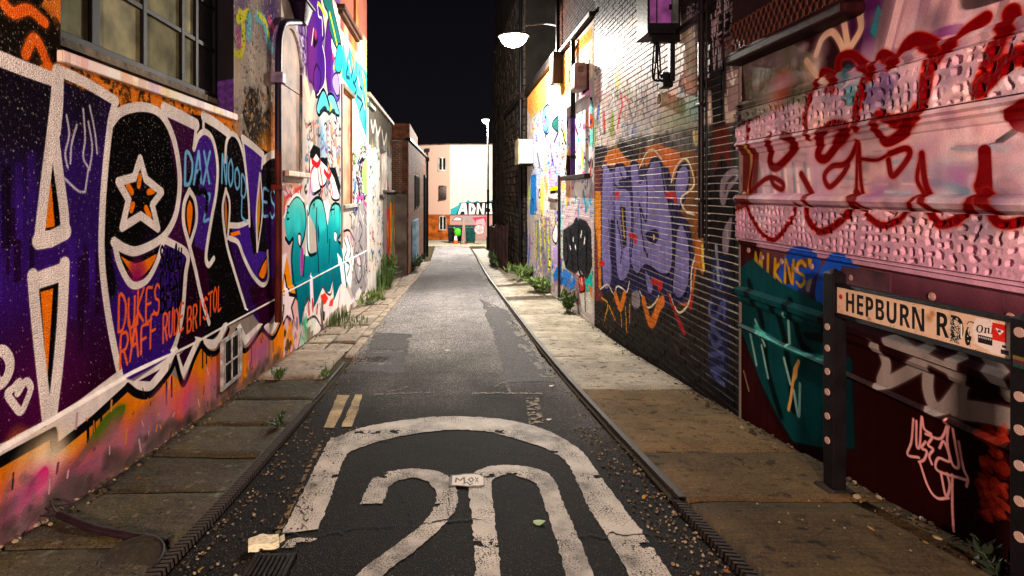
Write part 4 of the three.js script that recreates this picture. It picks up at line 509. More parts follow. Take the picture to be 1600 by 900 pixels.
// left pavement: worn stone slabs, each its own piece; right pavement: cast concrete bays
const slabMats = [0.55, 0.68, 0.8].map((k) => M(lin(k, k, k * 0.97), 0.78, { map: rep(T.slab, 0.8), bumpMap: rep(T.stone, 2.2), bumpScale: 0.03 }));
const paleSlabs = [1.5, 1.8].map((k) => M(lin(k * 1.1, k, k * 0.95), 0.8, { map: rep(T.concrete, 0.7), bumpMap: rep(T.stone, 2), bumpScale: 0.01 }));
function slab(x0, x1, d0, d1, f, lift, s) {                       // corners knocked about, top follows the fall of the lane
  const nx = 8, nd = 8, p = [], t = [], ix = [], e = (k) => (hash(k, s, 3) - 0.5) * 0.035, th = 0.09;
  for (let j = 0; j <= nd; j++) for (let i = 0; i <= nx; i++) {
    const a = i / nx, b = j / nd, edge = Math.min(a, 1 - a, b, 1 - b) === 0, wob = edge ? (fbm(i * 0.9 + s, j * 0.9, 7, 2) - 0.5) * 0.03 : 0;
    const x = lerp(x0(lerp(d0, d1, b)), x1(lerp(d0, d1, b)), a) + wob * (i === 0 || i === nx ? 1 : 0), d = lerp(d0, d1, b) + (j === 0 || j === nd ? wob * 1.4 + e(j) * 0.4 : 0);
    p.push(x, f(x, d) + lift + e(1) * (a - 0.5) + e(2) * (b - 0.5) - (edge ? 0.008 : 0) + 0.012 * (fbm(x * 4, d * 4, 17, 3) - 0.5) + H, -d); t.push(x + s * 0.37, d + s * 0.21);
  }
  for (let j = 0; j < nd; j++) for (let i = 0; i < nx; i++) { const a = j * (nx + 1) + i, b = a + 1, c = a + nx + 1, q = c + 1; ix.push(a, b, q, a, q, c); }
  const rim = []; for (let i = 0; i <= nx; i++) rim.push(i); for (let j = 1; j <= nd; j++) rim.push(j * (nx + 1) + nx); for (let i = nx - 1; i >= 0; i--) rim.push(nd * (nx + 1) + i); for (let j = nd - 1; j > 0; j--) rim.push(j * (nx + 1));
  const base = p.length / 3; for (const r of rim) { p.push(p[r * 3], p[r * 3 + 1] - th, p[r * 3 + 2]); t.push(t[r * 2] + 0.05, t[r * 2 + 1] + 0.05); }
  for (let i = 0; i < rim.length; i++) { const k = (i + 1) % rim.length; ix.push(rim[i], base + i, base + k, rim[i], base + k, rim[k]); }
  const g = new THREE.BufferGeometry(); g.setAttribute('position', new THREE.Float32BufferAttribute(p, 3)); g.setAttribute('uv', new THREE.Float32BufferAttribute(t, 2)); g.setIndex(ix); g.computeVertexNormals(); return g;
}
const dirtMat = M(lin(0.5, 0.45, 0.32), 0.95, { map: rep(T.slab, 1), bumpMap: rep(T.stone, 4), bumpScale: 0.02 });
const paveL = struct('pavement_left', sheet(DS, (d) => range(-2.6, kerbL(d) + 0.03, 12), (x, d) => gY(x, d) - 0.03, 1, 0.03, 8), dirtMat);
const cutsL = [1.3, 2.02, 2.72, 3.4, 4.05, 4.75, 5.5, 6.35, 7.9, 8.6, 9.3, 10.2, 11.2, 12.3, 13.6, 15, 16.6, 18.5, 20.6, 23, 26, 30];
for (let i = 0; i < cutsL.length - 1; i++) {
  const a = cutsL[i], b = cutsL[i + 1], pale = a > 6 && a < 7, stone = a > 7;
  if (stone && a < 30) { const m = -1.8 + rr(-0.15, 0.15); part('slab', slab(() => -2.27, () => m - 0.012, a + 0.02, b - 0.02, gY, rr(-0.02, 0), i), paleSlabs[i % 2], paveL); part('slab', slab(() => m + 0.012, (d) => kerbL(d) - 0.11, a + 0.05, b - 0.03, gY, rr(-0.02, 0.01), i + 40), paleSlabs[(i + 1) % 2], paveL); }
  else part('slab', slab(() => -2.24, () => (pale ? -1.5 : -1.39), a + 0.011, b - 0.011, gY, pale ? 0.035 : rr(-0.022, 0.008), i), pale ? paleSlabs[0] : slabMats[i % 3], paveL);
}
for (let d = 7.6; d < 30; d += 0.75) part('kerb_stone', slab((q) => kerbL(q) - 0.1, (q) => kerbL(q) + 0.04, d + 0.01, d + 0.74, gY, rr(-0.015, 0.015), Math.round(d * 9)), paleSlabs[1], paveL);
const paveR = struct('pavement_right', sheet(DS, (d) => range(kerbR(d) - 0.03, 2.85, 12), (x, d) => gY(x, d) - 0.03, 1, 0.02, 9), dirtMat);
const bays = [0.6, 1.9, 3.26, 4.06, 5.9, 7.6, 9.4, 11.2, 13.2, 13.9, 16.2, 16.8, 19.5, 22.5, 26, 30, 34.5, 39.4];
const bayMats = [2.2, 2.0, 2.35].map((k) => M(lin(k, k * 0.98, k * 0.93), 0.72, { map: rep(T.concrete, 0.6), bumpMap: rep(T.stone, 3), bumpScale: 0.008 })), nearBays = [0.4, 0.56, 0.85].map((k) => M(lin(k * 1.15, k * 0.84, k * 0.44), 0.8, { map: rep(T.concrete, 0.7), bumpMap: rep(T.stone, 3), bumpScale: 0.02 })), darkBay = M(lin(0.55, 0.5, 0.44), 0.8, { map: rep(T.concrete, 0.9), bumpMap: rep(T.stone, 3), bumpScale: 0.01 });  // bays by the lamp paled as lamplit, near ones tinted for warm light
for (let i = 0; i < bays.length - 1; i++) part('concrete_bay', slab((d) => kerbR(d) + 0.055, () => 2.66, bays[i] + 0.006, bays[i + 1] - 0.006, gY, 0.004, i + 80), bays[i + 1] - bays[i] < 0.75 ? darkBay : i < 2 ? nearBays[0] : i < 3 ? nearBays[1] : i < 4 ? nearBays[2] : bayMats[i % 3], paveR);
// kerb edges: a steel strip, ribbed like a rack where it is bare
const rust = grimy('#3a3330', 0.42, 3, 0.002, { metalness: 0.35 }), steel = grimy('#4a4440', 0.55, 2, 0.002, { metalness: 0.2 });
function strip(name, xf, d0, d1, w, hgt, parent, mat) { const ds = range(d0, d1, Math.max(2, Math.round((d1 - d0) / 0.12))); const q = []; for (let i = 0; i < ds.length - 1; i++) { const [a, b] = [ds[i], ds[i + 1]], P = (x, d, y) => V(xf(d) + x, gY(xf(d), d) + y, d); q.push([P(0, a, hgt), P(w, a, hgt), P(w, b, hgt), P(0, b, hgt)], [P(0, a, -0.12), P(0, a, hgt), P(0, b, hgt), P(0, b, -0.12)], [P(w, a, hgt), P(w, a, -0.12), P(w, b, -0.12), P(w, b, hgt)]); } part(name, quads(q), mat, parent); }
strip('kerb_edge', (d) => kerbR(d), 3.3, 39, 0.045, 0.012, paveR, steel); strip('kerb_edge', (d) => kerbR(d) + 0.01, 0.8, 3.3, 0.03, -0.015, paveR, rust);
strip('kerb_edge', (d) => kerbL(d) - 0.045, 0.8, 7.3, 0.03, -0.012, paveL, rust);
const rib = new THREE.BoxGeometry(0.075, 0.035, 0.014);
for (let d = 1.3, k = 0; d < 5.4; d += 0.036, k++) { const m = new THREE.Mesh(rib, steel); m.name = 'kerb_rib'; m.position.copy(V(kerbL(d) + 0.01, gY(kerbL(d), d) - 0.012, d)); m.rotation.set(0.11, rr(-0.05, 0.05), 0.1); add(m, paveL); if (d < 3.3) { const q = new THREE.Mesh(rib, rust); q.name = 'kerb_rib'; q.position.copy(V(kerbR(d) - 0.005, gY(kerbR(d), d) - 0.02, d)); q.rotation.set(0.11, rr(-0.05, 0.05), -0.1); add(q, paveR); } }

// ---------- walls with openings ----------
const QUIET = M('#6b625c', 0.85, { bumpMap: rep(T.plaster, 2), bumpScale: 0.003 });
function wallGeo(paint, x, d0, d1, Y0, Y1, open = [], face = Math.sign(-x)) {     // the painted face of a wall, openings cut out
  const ds = [...new Set([d0, d1, ...open.flatMap((o) => [o.d0, o.d1])].filter((q) => q >= d0 && q <= d1))].sort((a, b) => a - b), ys = [...new Set([Y0, Y1, ...open.flatMap((o) => [o.Y0, o.Y1])].filter((q) => q >= Y0 && q <= Y1))].sort((a, b) => a - b), q = [];
  for (let i = 0; i < ds.length - 1; i++) for (let j = 0; j < ys.length - 1; j++) {
    const dm = (ds[i] + ds[i + 1]) / 2, ym = (ys[j] + ys[j + 1]) / 2; if (open.some((o) => dm > o.d0 && dm < o.d1 && ym > o.Y0 && ym < o.Y1)) continue;
    const c = [[ds[i], ys[j]], [ds[i + 1], ys[j]], [ds[i + 1], ys[j + 1]], [ds[i], ys[j + 1]]]; if (face < 0) c.reverse();
    q.push([...c.map(([d, Y]) => V(x, Y, d)), ...c.map(([d, Y]) => paint.uv(d, Y))]);
  }
  return quads(q);
}
function reveal(x, depth, o, sides = 'btnf') {                     // the four inner faces of an opening, depth metres into the wall
  const s = Math.sign(x), xi = x + s * depth, q = [], add4 = (a, b, c, e) => q.push(s < 0 ? [a, b, c, e] : [e, c, b, a]);
  if (sides.includes('f')) add4(V(x, o.Y0, o.d1), V(xi, o.Y0, o.d1), V(xi, o.Y1, o.d1), V(x, o.Y1, o.d1));
  if (sides.includes('n')) add4(V(xi, o.Y0, o.d0), V(x, o.Y0, o.d0), V(x, o.Y1, o.d0), V(xi, o.Y1, o.d0));
  if (sides.includes('t')) add4(V(x, o.Y1, o.d0), V(x, o.Y1, o.d1), V(xi, o.Y1, o.d1), V(xi, o.Y1, o.d0));
  if (sides.includes('b')) add4(V(x, o.Y0, o.d1), V(x, o.Y0, o.d0), V(xi, o.Y0, o.d0), V(xi, o.Y0, o.d1));
  return quads(q);
}
const glassDirty = (c, r = 0.3) => M(c, 0.5 + r, { specularIntensity: 0.25, map: rep(T.grime, 1.1), bumpMap: rep(T.plaster, 3), bumpScale: 0.001 });
// ================= left: rendered building =================
{
  const X = -2.3, b = thing('rendered_building', 'tall rendered building covered in violet, orange and teal graffiti along the left pavement', 'building');
  const win = { d0: 3.23, d1: 5.84, Y0: 0.84, Y1: 2.5 }, niche = { d0: 7.56, d1: 8.6, Y0: 0.3, Y1: 1.9 }, rec = { d0: 11.75, d1: 13.1, Y0: -0.28, Y1: 2.25 };
  const wallA = part('wall', wallGeo(PL, X, 1.7, 7.5, -2.6, 2.9, [win]), PL.material(T.pebble, 0.85, 0.012, 0.6, { specularIntensity: 0 }), b);
  const matM = PM.material(T.plaster, 0.9, 0.004, 0.5);
  const arch = { d0: 7.56, d1: 8.6, Y0: 0.3, Y1: 2.45 };
  part('wall', wallGeo(PM, X, 7.5, 15.4, -3.3, 6, [arch, rec]), matM, b);
  part('upper_wall', box(-2.62, X - 0.002, 2.9, 6, 1.7, 7.498), grimy('#4b3f4c', 0.8), b);
  // plinth: a band 3 cm proud with a sloping top
  const plinth = (p, d0, d1, mat) => { const q = [], n = Math.ceil((d1 - d0) / 0.5); const top = (d) => -1.325 - 0.028 * (d - 3) * sstep(3, 14, d); for (let i = 0; i < n; i++) { const a = lerp(d0, d1, i / n), c = lerp(d0, d1, (i + 1) / n), pr = X + 0.022; const w = (x, Y, d) => [V(x, Y, d), p.uv(d, Y)]; for (const F4 of [[w(pr, -3.2, a), w(pr, -3.2, c), w(pr, top(c), c), w(pr, top(a), a)], [w(pr, top(a), a), w(pr, top(c), c), w(X, top(c) + 0.018, c), w(X, top(a) + 0.018, a)]]) q.push([...F4.map((z) => z[0]), ...F4.map((z) => z[1])]); } return part('plinth', quads(q), mat, b); };
  plinth(PL, 1.7, 7.5, PL.material(T.stone, 0.8, 0.012, 0.5)); plinth(PM, 7.5, 15.4, matM);
  // body behind the faces
  part('body', [box(-2.62, -8, -4.5, 7, 1.4, 15.36), box(-2.62, X - 0.004, -3.2, 6, 15.36, 15.4), box(-2.62, X - 0.004, -2.6, 6, 1.4, 1.7)], QUIET, b);
  part('parapet', box(-2.62, X + 0.06, 6.002, 6.2, 1.4, 15.42), grimy('#5a4a44', 0.8), b);
  part('window_head', box(-2.6, X - 0.003, 2.502, 2.9, win.d0, win.d1), QUIET, b);
  // steel window
  const frame = M('#0c0b0e', 0.6, { specularIntensity: 0.2 }), wgrp = part('window', reveal(X, 0.3, win, 'tn'), grimy('#2a2430', 0.7), b);
  part('dark_reveal', quads([[V(X, 1.22, 5.84), V(-2.6, 1.16, 5.84), V(-2.6, 2.5, 5.84), V(X, 2.5, 5.84)]]), grimy('#120f16', 0.6), wgrp);
  part('violet_reveal', quads([[V(X, 0.84, 5.84), V(-2.6, 0.84, 5.84), V(-2.6, 1.16, 5.84), V(X, 1.22, 5.84)]]), grimy('#5a2c86', 0.55, 2), wgrp);
  const mull = [3.21, 3.82, 4.44, 5.08, 5.36, 5.8];
  part('frame', [...mull.map((d, i) => box(-2.53, -2.47, 1.0, 2.5, d - (i === 1 ? 0.045 : 0.028), d + (i === 1 ? 0.045 : 0.028), 0.006)), box(-2.525, -2.475, 1.475, 1.52, 3.87, 5.8, 0.006), box(-2.525, -2.475, 1.92, 1.96, 3.24, 5.8, 0.006), box(-2.53, -2.465, 0.985, 1.035, 3.2, 5.82, 0.006)], frame, wgrp);
  const dirty = [glassDirty('#8c8c68', 0.35), glassDirty('#9c9a72', 0.3), glassDirty('#80805f', 0.4)], black = glassDirty('#14131a', 0.2);  // black pane paints the shadow over the last bay
  for (let i = 0; i < 5; i++) for (const [a, c] of i ? [[1.035, 1.475], [1.52, 1.92], [1.96, 2.5]] : [[1.035, 1.92], [1.96, 2.5]]) part('pane', box(-2.512, -2.5, a, c, mull[i] + 0.02, mull[i + 1] - 0.02), i === 4 ? black : dirty[(i + (a > 1.4 ? 1 : 0)) % 3], wgrp);
  part('putty_ledge', box(-2.55, -2.45, 0.93, 0.985, 3.22, 5.83), grimy('#7d6f58', 0.8, 3, 0.006), wgrp);
  const sillPaint = document.createElement('canvas'); sillPaint.width = 1024; sillPaint.height = 64; { const g = sillPaint.getContext('2d'); g.fillStyle = '#cdbdb0'; g.fillRect(0, 0, 1024, 64); for (let i = 0; i < 90; i++) { g.globalAlpha = 0.5; g.fillStyle = ['#e8902c', '#d8a0a8', '#e9e0d2', '#c9b44a', '#b8869a', '#f0e6da'][i % 6]; g.beginPath(); g.ellipse(rr(0, 1024), rr(0, 64), rr(10, 60), rr(6, 30), 0, 0, 7); g.fill(); } }
  const sillTex = new THREE.CanvasTexture(sillPaint); sillTex.colorSpace = THREE.SRGBColorSpace; sillTex.wrapS = sillTex.wrapT = THREE.RepeatWrapping;
  const sillMat = M('#ffffff', 0.5, { map: rep(sillTex, 0.4, 1), bumpMap: rep(T.stone, 2), bumpScale: 0.008 });
  part('sill', box(X - 0.02, X + 0.035, 0.765, 0.84, 3.2, 5.87, 0.012), sillMat, wgrp);
  part('sloping_sill', quads([[V(X - 0.01, 0.842, 3.23), V(X - 0.01, 0.842, 5.84), V(-2.56, 0.955, 5.84), V(-2.56, 0.955, 3.23), [0, 0], [2.6, 0], [2.6, 0.3], [0, 0.3]]]), grimy('#6b4550', 0.6, 1.4, 0.006), wgrp);
  // boarded arch
  const N = part('blind_arch', reveal(X, 0.04, { d0: 7.56, d1: 8.6, Y0: 0.3, Y1: 1.85 }, 'nfb'), matM, b), cx = 8.08, rx = 0.52, ry = 0.6;
  { const sh = new THREE.Shape(); sh.moveTo(7.56, 1.84); sh.lineTo(7.56, 2.452); sh.lineTo(8.6, 2.452); sh.lineTo(8.6, 1.84); for (let i = 0; i <= 24; i++) { const a = i / 24 * Math.PI; sh.lineTo(cx + rx * Math.cos(a), 1.85 + (ry - 0.04) * Math.sin(a)); }
    const g = new THREE.ExtrudeGeometry(sh, { depth: 0.04, bevelEnabled: false, curveSegments: 4 }), q = g.attributes.position, t = g.attributes.uv; for (let i = 0; i < q.count; i++) { const d = q.getX(i), Y = q.getY(i), k = q.getZ(i); t.setXY(i, ...PM.uv(d, Y)); q.setXYZ(i, X - 0.002 - k, Y + H, -d); } g.computeVertexNormals(); part('arch_surround', g, matM, N); }
  part('board', [box(-2.37, -2.338, 0.3, 1.52, 7.56, 8.6), box(-2.37, -2.335, 1.535, 2.45, 7.56, 8.6)], grimy('#a88468', 0.6, 0.8, 0.003), N);
  part('sill', box(X - 0.05, X + 0.11, 0.22, 0.3, 7.5, 8.68, 0.015), sillMat, N);
  // tall recess with a boarded door and a thin pipe
  const Rr = part('recess', reveal(X, 0.06, rec, 'fntb'), grimy('#c88f6e', 0.7, 0.8), b);
  part('board', box(-2.4, -2.355, rec.Y0, rec.Y1, rec.d0, rec.d1), grimy('#cf9a76', 0.7, 0.5), Rr); part('sill', box(X - 0.02, X + 0.1, -0.36, -0.282, 11.7, 13.25, 0.01), grimy('#cfc6bd', 0.7), Rr); part('lintel', box(X - 0.02, X + 0.07, 2.252, 2.34, 11.7, 13.15, 0.01), grimy('#6b5a40', 0.7), Rr);
  part('thin_pipe', cyl(V(X + 0.05, -1.2, 11.55), V(X + 0.05, 2.3, 11.55), 0.028), grimy('#d9d2c8', 0.5), b);
  part('cornice', [box(X - 0.02, X + 0.16, 3.82, 3.92, 11.3, 13.7, 0.02), box(X - 0.02, X + 0.1, 3.74, 3.82, 11.4, 13.6, 0.01)], grimy('#5a3a28', 0.8, 1, 0.01), b); part('pilaster', box(X - 0.02, X + 0.06, 3.92, 6, 13.25, 13.6), grimy('#b5632c', 0.7), b);
  // rainwater pipe with hopper
  const pipeMat = grimy('#2a1d38', 0.4, 2, 0.001), pr = X + 0.08, pipe = part('drainpipe', [tube([V(pr, -1.7, 7.12), V(pr, 0.2, 7.12), V(pr, 1.4, 7.12), V(pr, 2.0, 7.15), V(pr, 2.28, 7.35), V(pr + 0.02, 2.42, 7.75), V(pr + 0.04, 2.5, 8.0)], 0.046, 60, 12)], pipeMat, b);
  part('bracket', box(X, X + 0.16, 1.42, 1.56, 7.04, 7.2, 0.01), grimy('#9a86a8', 0.5, 2), pipe); part('bracket', box(X, X + 0.15, 0.02, 0.1, 7.05, 7.19, 0.01), grimy('#7a2418', 0.5, 2), pipe); part('lower_pipe', cyl(V(pr, -1.7, 7.12), V(pr, 0.55, 7.12), 0.048), grimy('#6a2416', 0.45, 2), pipe);
  { const hop = new THREE.CylinderGeometry(0.19, 0.1, 0.26, 4, 1); hop.rotateY(Math.PI / 4); hop.scale(0.9, 1, 1.5); hop.translate(pr + 0.05, 2.62 + H, -8.05); part('hopper', [hop, box(pr - 0.1, pr + 0.2, 2.75, 2.79, 7.8, 8.3, 0.01)], grimy('#231433', 0.45, 2), pipe); part('upper_pipe', cyl(V(pr, 2.78, 8.05), V(pr, 4.6, 8.05), 0.05), grimy('#3a2550', 0.45, 2), pipe); }
  // grille set in the plinth
  const gr = part('air_grille', [box(X + 0.03, X + 0.055, -1.99, -1.955, 5.42, 5.94), box(X + 0.03, X + 0.055, -1.52, -1.485, 5.42, 5.94), box(X + 0.03, X + 0.055, -1.955, -1.52, 5.42, 5.47), box(X + 0.03, X + 0.055, -1.955, -1.52, 5.89, 5.94)], grimy('#cfc8c4', 0.5, 3), b);
  for (let i = 0; i < 7; i++) part('slat', box(X + 0.036, X + 0.05, -1.95, -1.525, 5.495 + i * 0.06, 5.51 + i * 0.06), i % 3 ? blackMetal : gr.material, gr);
  part('backing', box(X + 0.03, X + 0.038, -1.955, -1.52, 5.47, 5.89), M('#0b0a0b', 0.8), gr); part('cross_bar', box(X + 0.036, X + 0.054, -1.76, -1.745, 5.47, 5.89), gr.material, gr);
}

// ================= left: low white house, garden wall, brick house =================
const PW = new Paint(-2.3, 15.4, 22.6, -4.2, 3.0, 90);
{
  const p = PW, K = '#1a1a1c'; p.rect(15.4, 22.6, -4.2, 3, '#cfcac4');
  p.poly('576,150 614,190 614,250 592,232 576,225', '#5a564e', 0.1); p.lines('580,190 583,205 586,190 590,210 594,200|597,205 600,225 604,210', 0.14, '#d8d4cc', 0.04);
  for (let i = 0; i < 26; i++) p.fog(rr(577, 612), rr(230, 330), rr(0.2, 0.6), ['#f4f0ea', '#e2dcd4', '#d9e2e6'][i % 3], 0.6, 1.5);
  p.lines('601,290 604,320 603,345|598,300 599,330', 0.12, K, 0.03).lines('605,280 607,300', 0.2, '#d8586a', 0.05); p.fog(604, 250, 0.5, '#8fb0d8', 0.7);
  p.poly('600,310 612,300 614,430 600,445', '#d9b88a', 0.1).lines('600,330 602,400|603,320 604,380 605,430', 0.2, K, 0.04).lines('607,300 609,350 608,400|611,310 612,380', 0.35, '#c02e2c', 0.05).lines('604,400 606,430|609,380 610,420', 0.3, '#d87a1c', 0.05).speckle(597, 380, 612, 450, 70, 0.05, 0.2, ['#c8a22c', '#6a4a3a', '#d84a3a', '#efe8e0', '#2a2a2c'], 0.7);
  for (let i = 0; i < 140; i++) { const u = rr(577, 613), v = rr(220, 420), a = rr(0, 6.28), q = []; for (let k = 0; k < 4; k++) q.push([u + Math.cos(a + k) * rr(0.4, 1.4), v + Math.sin(a + k) * rr(3, 10)]); p.line(q, rr(0.03, 0.09), ['#4a4a52', '#8a8488', '#3a5a9a', '#a04a5a', '#c8a23a', '#5a8a5a'][i % 6], 0.02); }
  p.finish(0.14, 6);
  const wh = thing('white_house', 'low white painted house with a sloping coping behind the tall rendered building', 'house');
  const o = { d0: 18.3, d1: 20.4, Y0: -0.1, Y1: 1.5 };
  part('wall', wallGeo(PW, -2.3, 15.42, 22.2, -4.2, 2.72, [o]), PW.material(T.plaster, 1.2, 0.004, 0.6), wh);
  part('body', box(-2.56, -8, -5, 2.7, 15.42, 22.2), QUIET, wh); part('coping', box(-2.6, -2.2, 2.72, 2.84, 15.4, 22.25, 0.02), grimy('#a9a08f', 0.7), wh);
  const w = part('window', reveal(-2.3, 0.2, o), grimy('#e6dfd6', 0.7), wh); part('board', box(-2.54, -2.48, o.Y0, o.Y1, o.d0, o.d1), grimy('#ded6cc', 0.6), w); part('sill', box(-2.32, -2.18, -0.2, -0.102, 18.2, 20.5, 0.02), grimy('#3a3632', 0.7), w);
  part('ledge', box(-2.32, -2.2, 2.45, 2.55, 15.42, 16.6), grimy('#6f8a78', 0.6), wh);
}
function brickPatch(x, d0, d1, Y0, Y1, axis, bw = 0.225, bh = 0.075, hole = () => false) {   // many small bricks joined, axis 'd' along the lane or 'x' across it
  const q = [], rows = Math.floor((Y1 - Y0) / bh), L = bw; let r = 0;
  const one = (a0, a1, y0, y1, k) => { const pr = rr(0, 0.006); if (axis === 'd') return box(x, x + k * (0.02 + pr), y0, y1, a0, a1); return box(a0, a1, y0, y1, x, x - k * (0.02 + pr)); };
  for (; r < rows; r++) for (let a = d0 - (r % 2) * L / 2; a < d1; a += L) { const a0 = Math.max(a + 0.006, d0), a1 = Math.min(a + L - 0.006, d1); if (a1 - a0 < 0.03) continue; const y0 = Y0 + r * bh, y1 = y0 + bh - 0.012; if (hole((a0 + a1) / 2, (y0 + y1) / 2)) continue; q.push(one(a0, a1, y0, y1, axis === 'd' ? -Math.sign(x) : 1)); }
  return q;
}
const brickBrown = [grimy('#7a4a32', 0.85, 1.2), grimy('#4c2f24', 0.85, 1.1)], mortarDark = grimy('#a8967c', 0.9, 1, 0.004);
{
  const bh = thing('brick_house', 'brown brick house with narrow dark windows beyond the low white house', 'house');
  const xs = (d) => -1.62 + 0.27 * (d - 22.5) / 11.5;
  part('front_body', box(-1.66, -8, -5, 2.15, 22.56, 34), mortarDark, bh);
  const gable = brickPatch(22.56, -2.6, -1.66, -4.5, 2.15, 'x', 0.24, 0.085); part('brick', gable, brickBrown[1], bh, 'stuff');
  const win = (d, Y) => (d > 25.4 && d < 28.9 && Y > -0.75 && Y < 0.85);
  const side = mergeGeometries(brickPatch(-1.66, 22.56, 34, -4.8, 2.15, 'd', 0.24, 0.085, win)); { const p = side.attributes.position; for (let i = 0; i < p.count; i++) p.setX(i, p.getX(i) + 0.27 * (-p.getZ(i) - 22.5) / 11.5); } part('brick', side, brickBrown[0], bh, 'stuff');
  { const body = box(-1.662, -1.9, -5, 2.14, 22.56, 34), p = body.attributes.position; for (let i = 0; i < p.count; i++) if (p.getX(i) > -1.7) p.setX(i, p.getX(i) + 0.27 * (-p.getZ(i) - 22.5) / 11.5); part('side_body', body, mortarDark, bh); }
  for (const d of [25.8, 27, 28.2]) { const w = part('window', [box(-1.66, -1.5, -0.7, 0.8, d - 0.28, d - 0.22), box(-1.66, -1.5, -0.7, 0.8, d + 0.22, d + 0.28), box(-1.66, -1.5, 0.74, 0.8, d - 0.22, d + 0.22), box(-1.66, -1.48, -0.78, -0.7, d - 0.3, d + 0.3)], grimy('#2a2420', 0.6), bh); part('pane', box(-1.6, -1.55, -0.7, 0.74, d - 0.22, d + 0.22), M('#0c0c0e', 0.15), w); }
  part('door_frame', [box(-1.5, -1.32, -3.9, 1.0, 31.6, 31.75), box(-1.5, -1.32, -3.9, 1.0, 33.1, 33.25), box(-1.5, -1.32, 0.85, 1.0, 31.75, 33.1)], grimy('#17130f', 0.6), bh); part('door', box(-1.46, -1.4, -4.2, 0.85, 31.75, 33.1), grimy('#8a8078', 0.6), bh);
  const pp = part('drainpipe', cyl(V(-1.28, -4, 33.7), V(-1.28, 2.0, 33.7), 0.07), blackMetal, bh); part('hopper', box(-1.4, -1.15, 1.9, 2.15, 33.55, 33.85, 0.03), blackMetal, pp);
  part('coping', [box(-2.7, -1.58, 2.15, 2.24, 22.5, 22.75, 0.01)], grimy('#2c241e', 0.8), bh); { const g = box(-1.8, -1.55, 2.15, 2.25, 22.5, 34), p = g.attributes.position; for (let i = 0; i < p.count; i++) p.setX(i, p.getX(i) + 0.27 * (-p.getZ(i) - 22.5) / 11.5); part('gutter', g, blackMetal, bh); }
  part('render_patch', box(-1.6, -1.44, -3.4, -1.3, 24.3, 26.9), grimy('#7fa3b8', 0.7, 0.8, 0.004), bh);
  part('upper_storey', box(-6, -1.9, 2.15, 3.4, 27, 34), brickBrown[0], bh);
}
{
  const PG = new Paint(-2.2, 19.2, 22.3, -4.3, 0.2, 90), p = PG; p.rect(19.2, 22.3, -4.3, 0.2, '#5f5b50'); p.rect(20.3, 20.9, -2.9, -0.4, '#d8761c'); p.rect(20.9, 21.5, -3, -0.9, '#3f9a78'); p.rect(21.4, 21.9, -3, -0.5, '#cf6430'); p.rect(19.2, 20.3, -3.6, -0.6, '#a5342c'); for (let i = 0; i < 50; i++) { const [x, y] = p.px(rr(19.2, 22.2), rr(-3.6, -0.2)); p.g.globalAlpha = 0.7; p.g.fillStyle = ['#e8c02c', '#c22c2c', '#2a2a2a', '#e8dcd0', '#4a8a5a', '#d8861c'][i % 6]; p.g.fillRect(x, y, rr(4, 14), rr(10, 60)); } p.g.globalAlpha = 1; p.finish(0.2, 8);
  const gw = thing('garden_wall', 'low painted wall with orange and green stripes in front of the brick house', 'wall');
  part('wall', wallGeo(PG, -2.16, 19.2, 22.3, -4.3, -0.02), PG.material(T.stone, 1, 0.01, 0.7), gw); part('body', box(-2.164, -2.29, -4.4, -0.02, 19.2, 22.3), QUIET, gw); part('coping', box(-2.3, -2.06, -0.02, 0.07, 19.1, 22.4, 0.02), grimy('#57504a', 0.8), gw);
  part('end_wall', box(-2.3, -1.7, -4.4, -0.1, 22.3, 22.5), grimy('#5c5148', 0.8), gw);
}
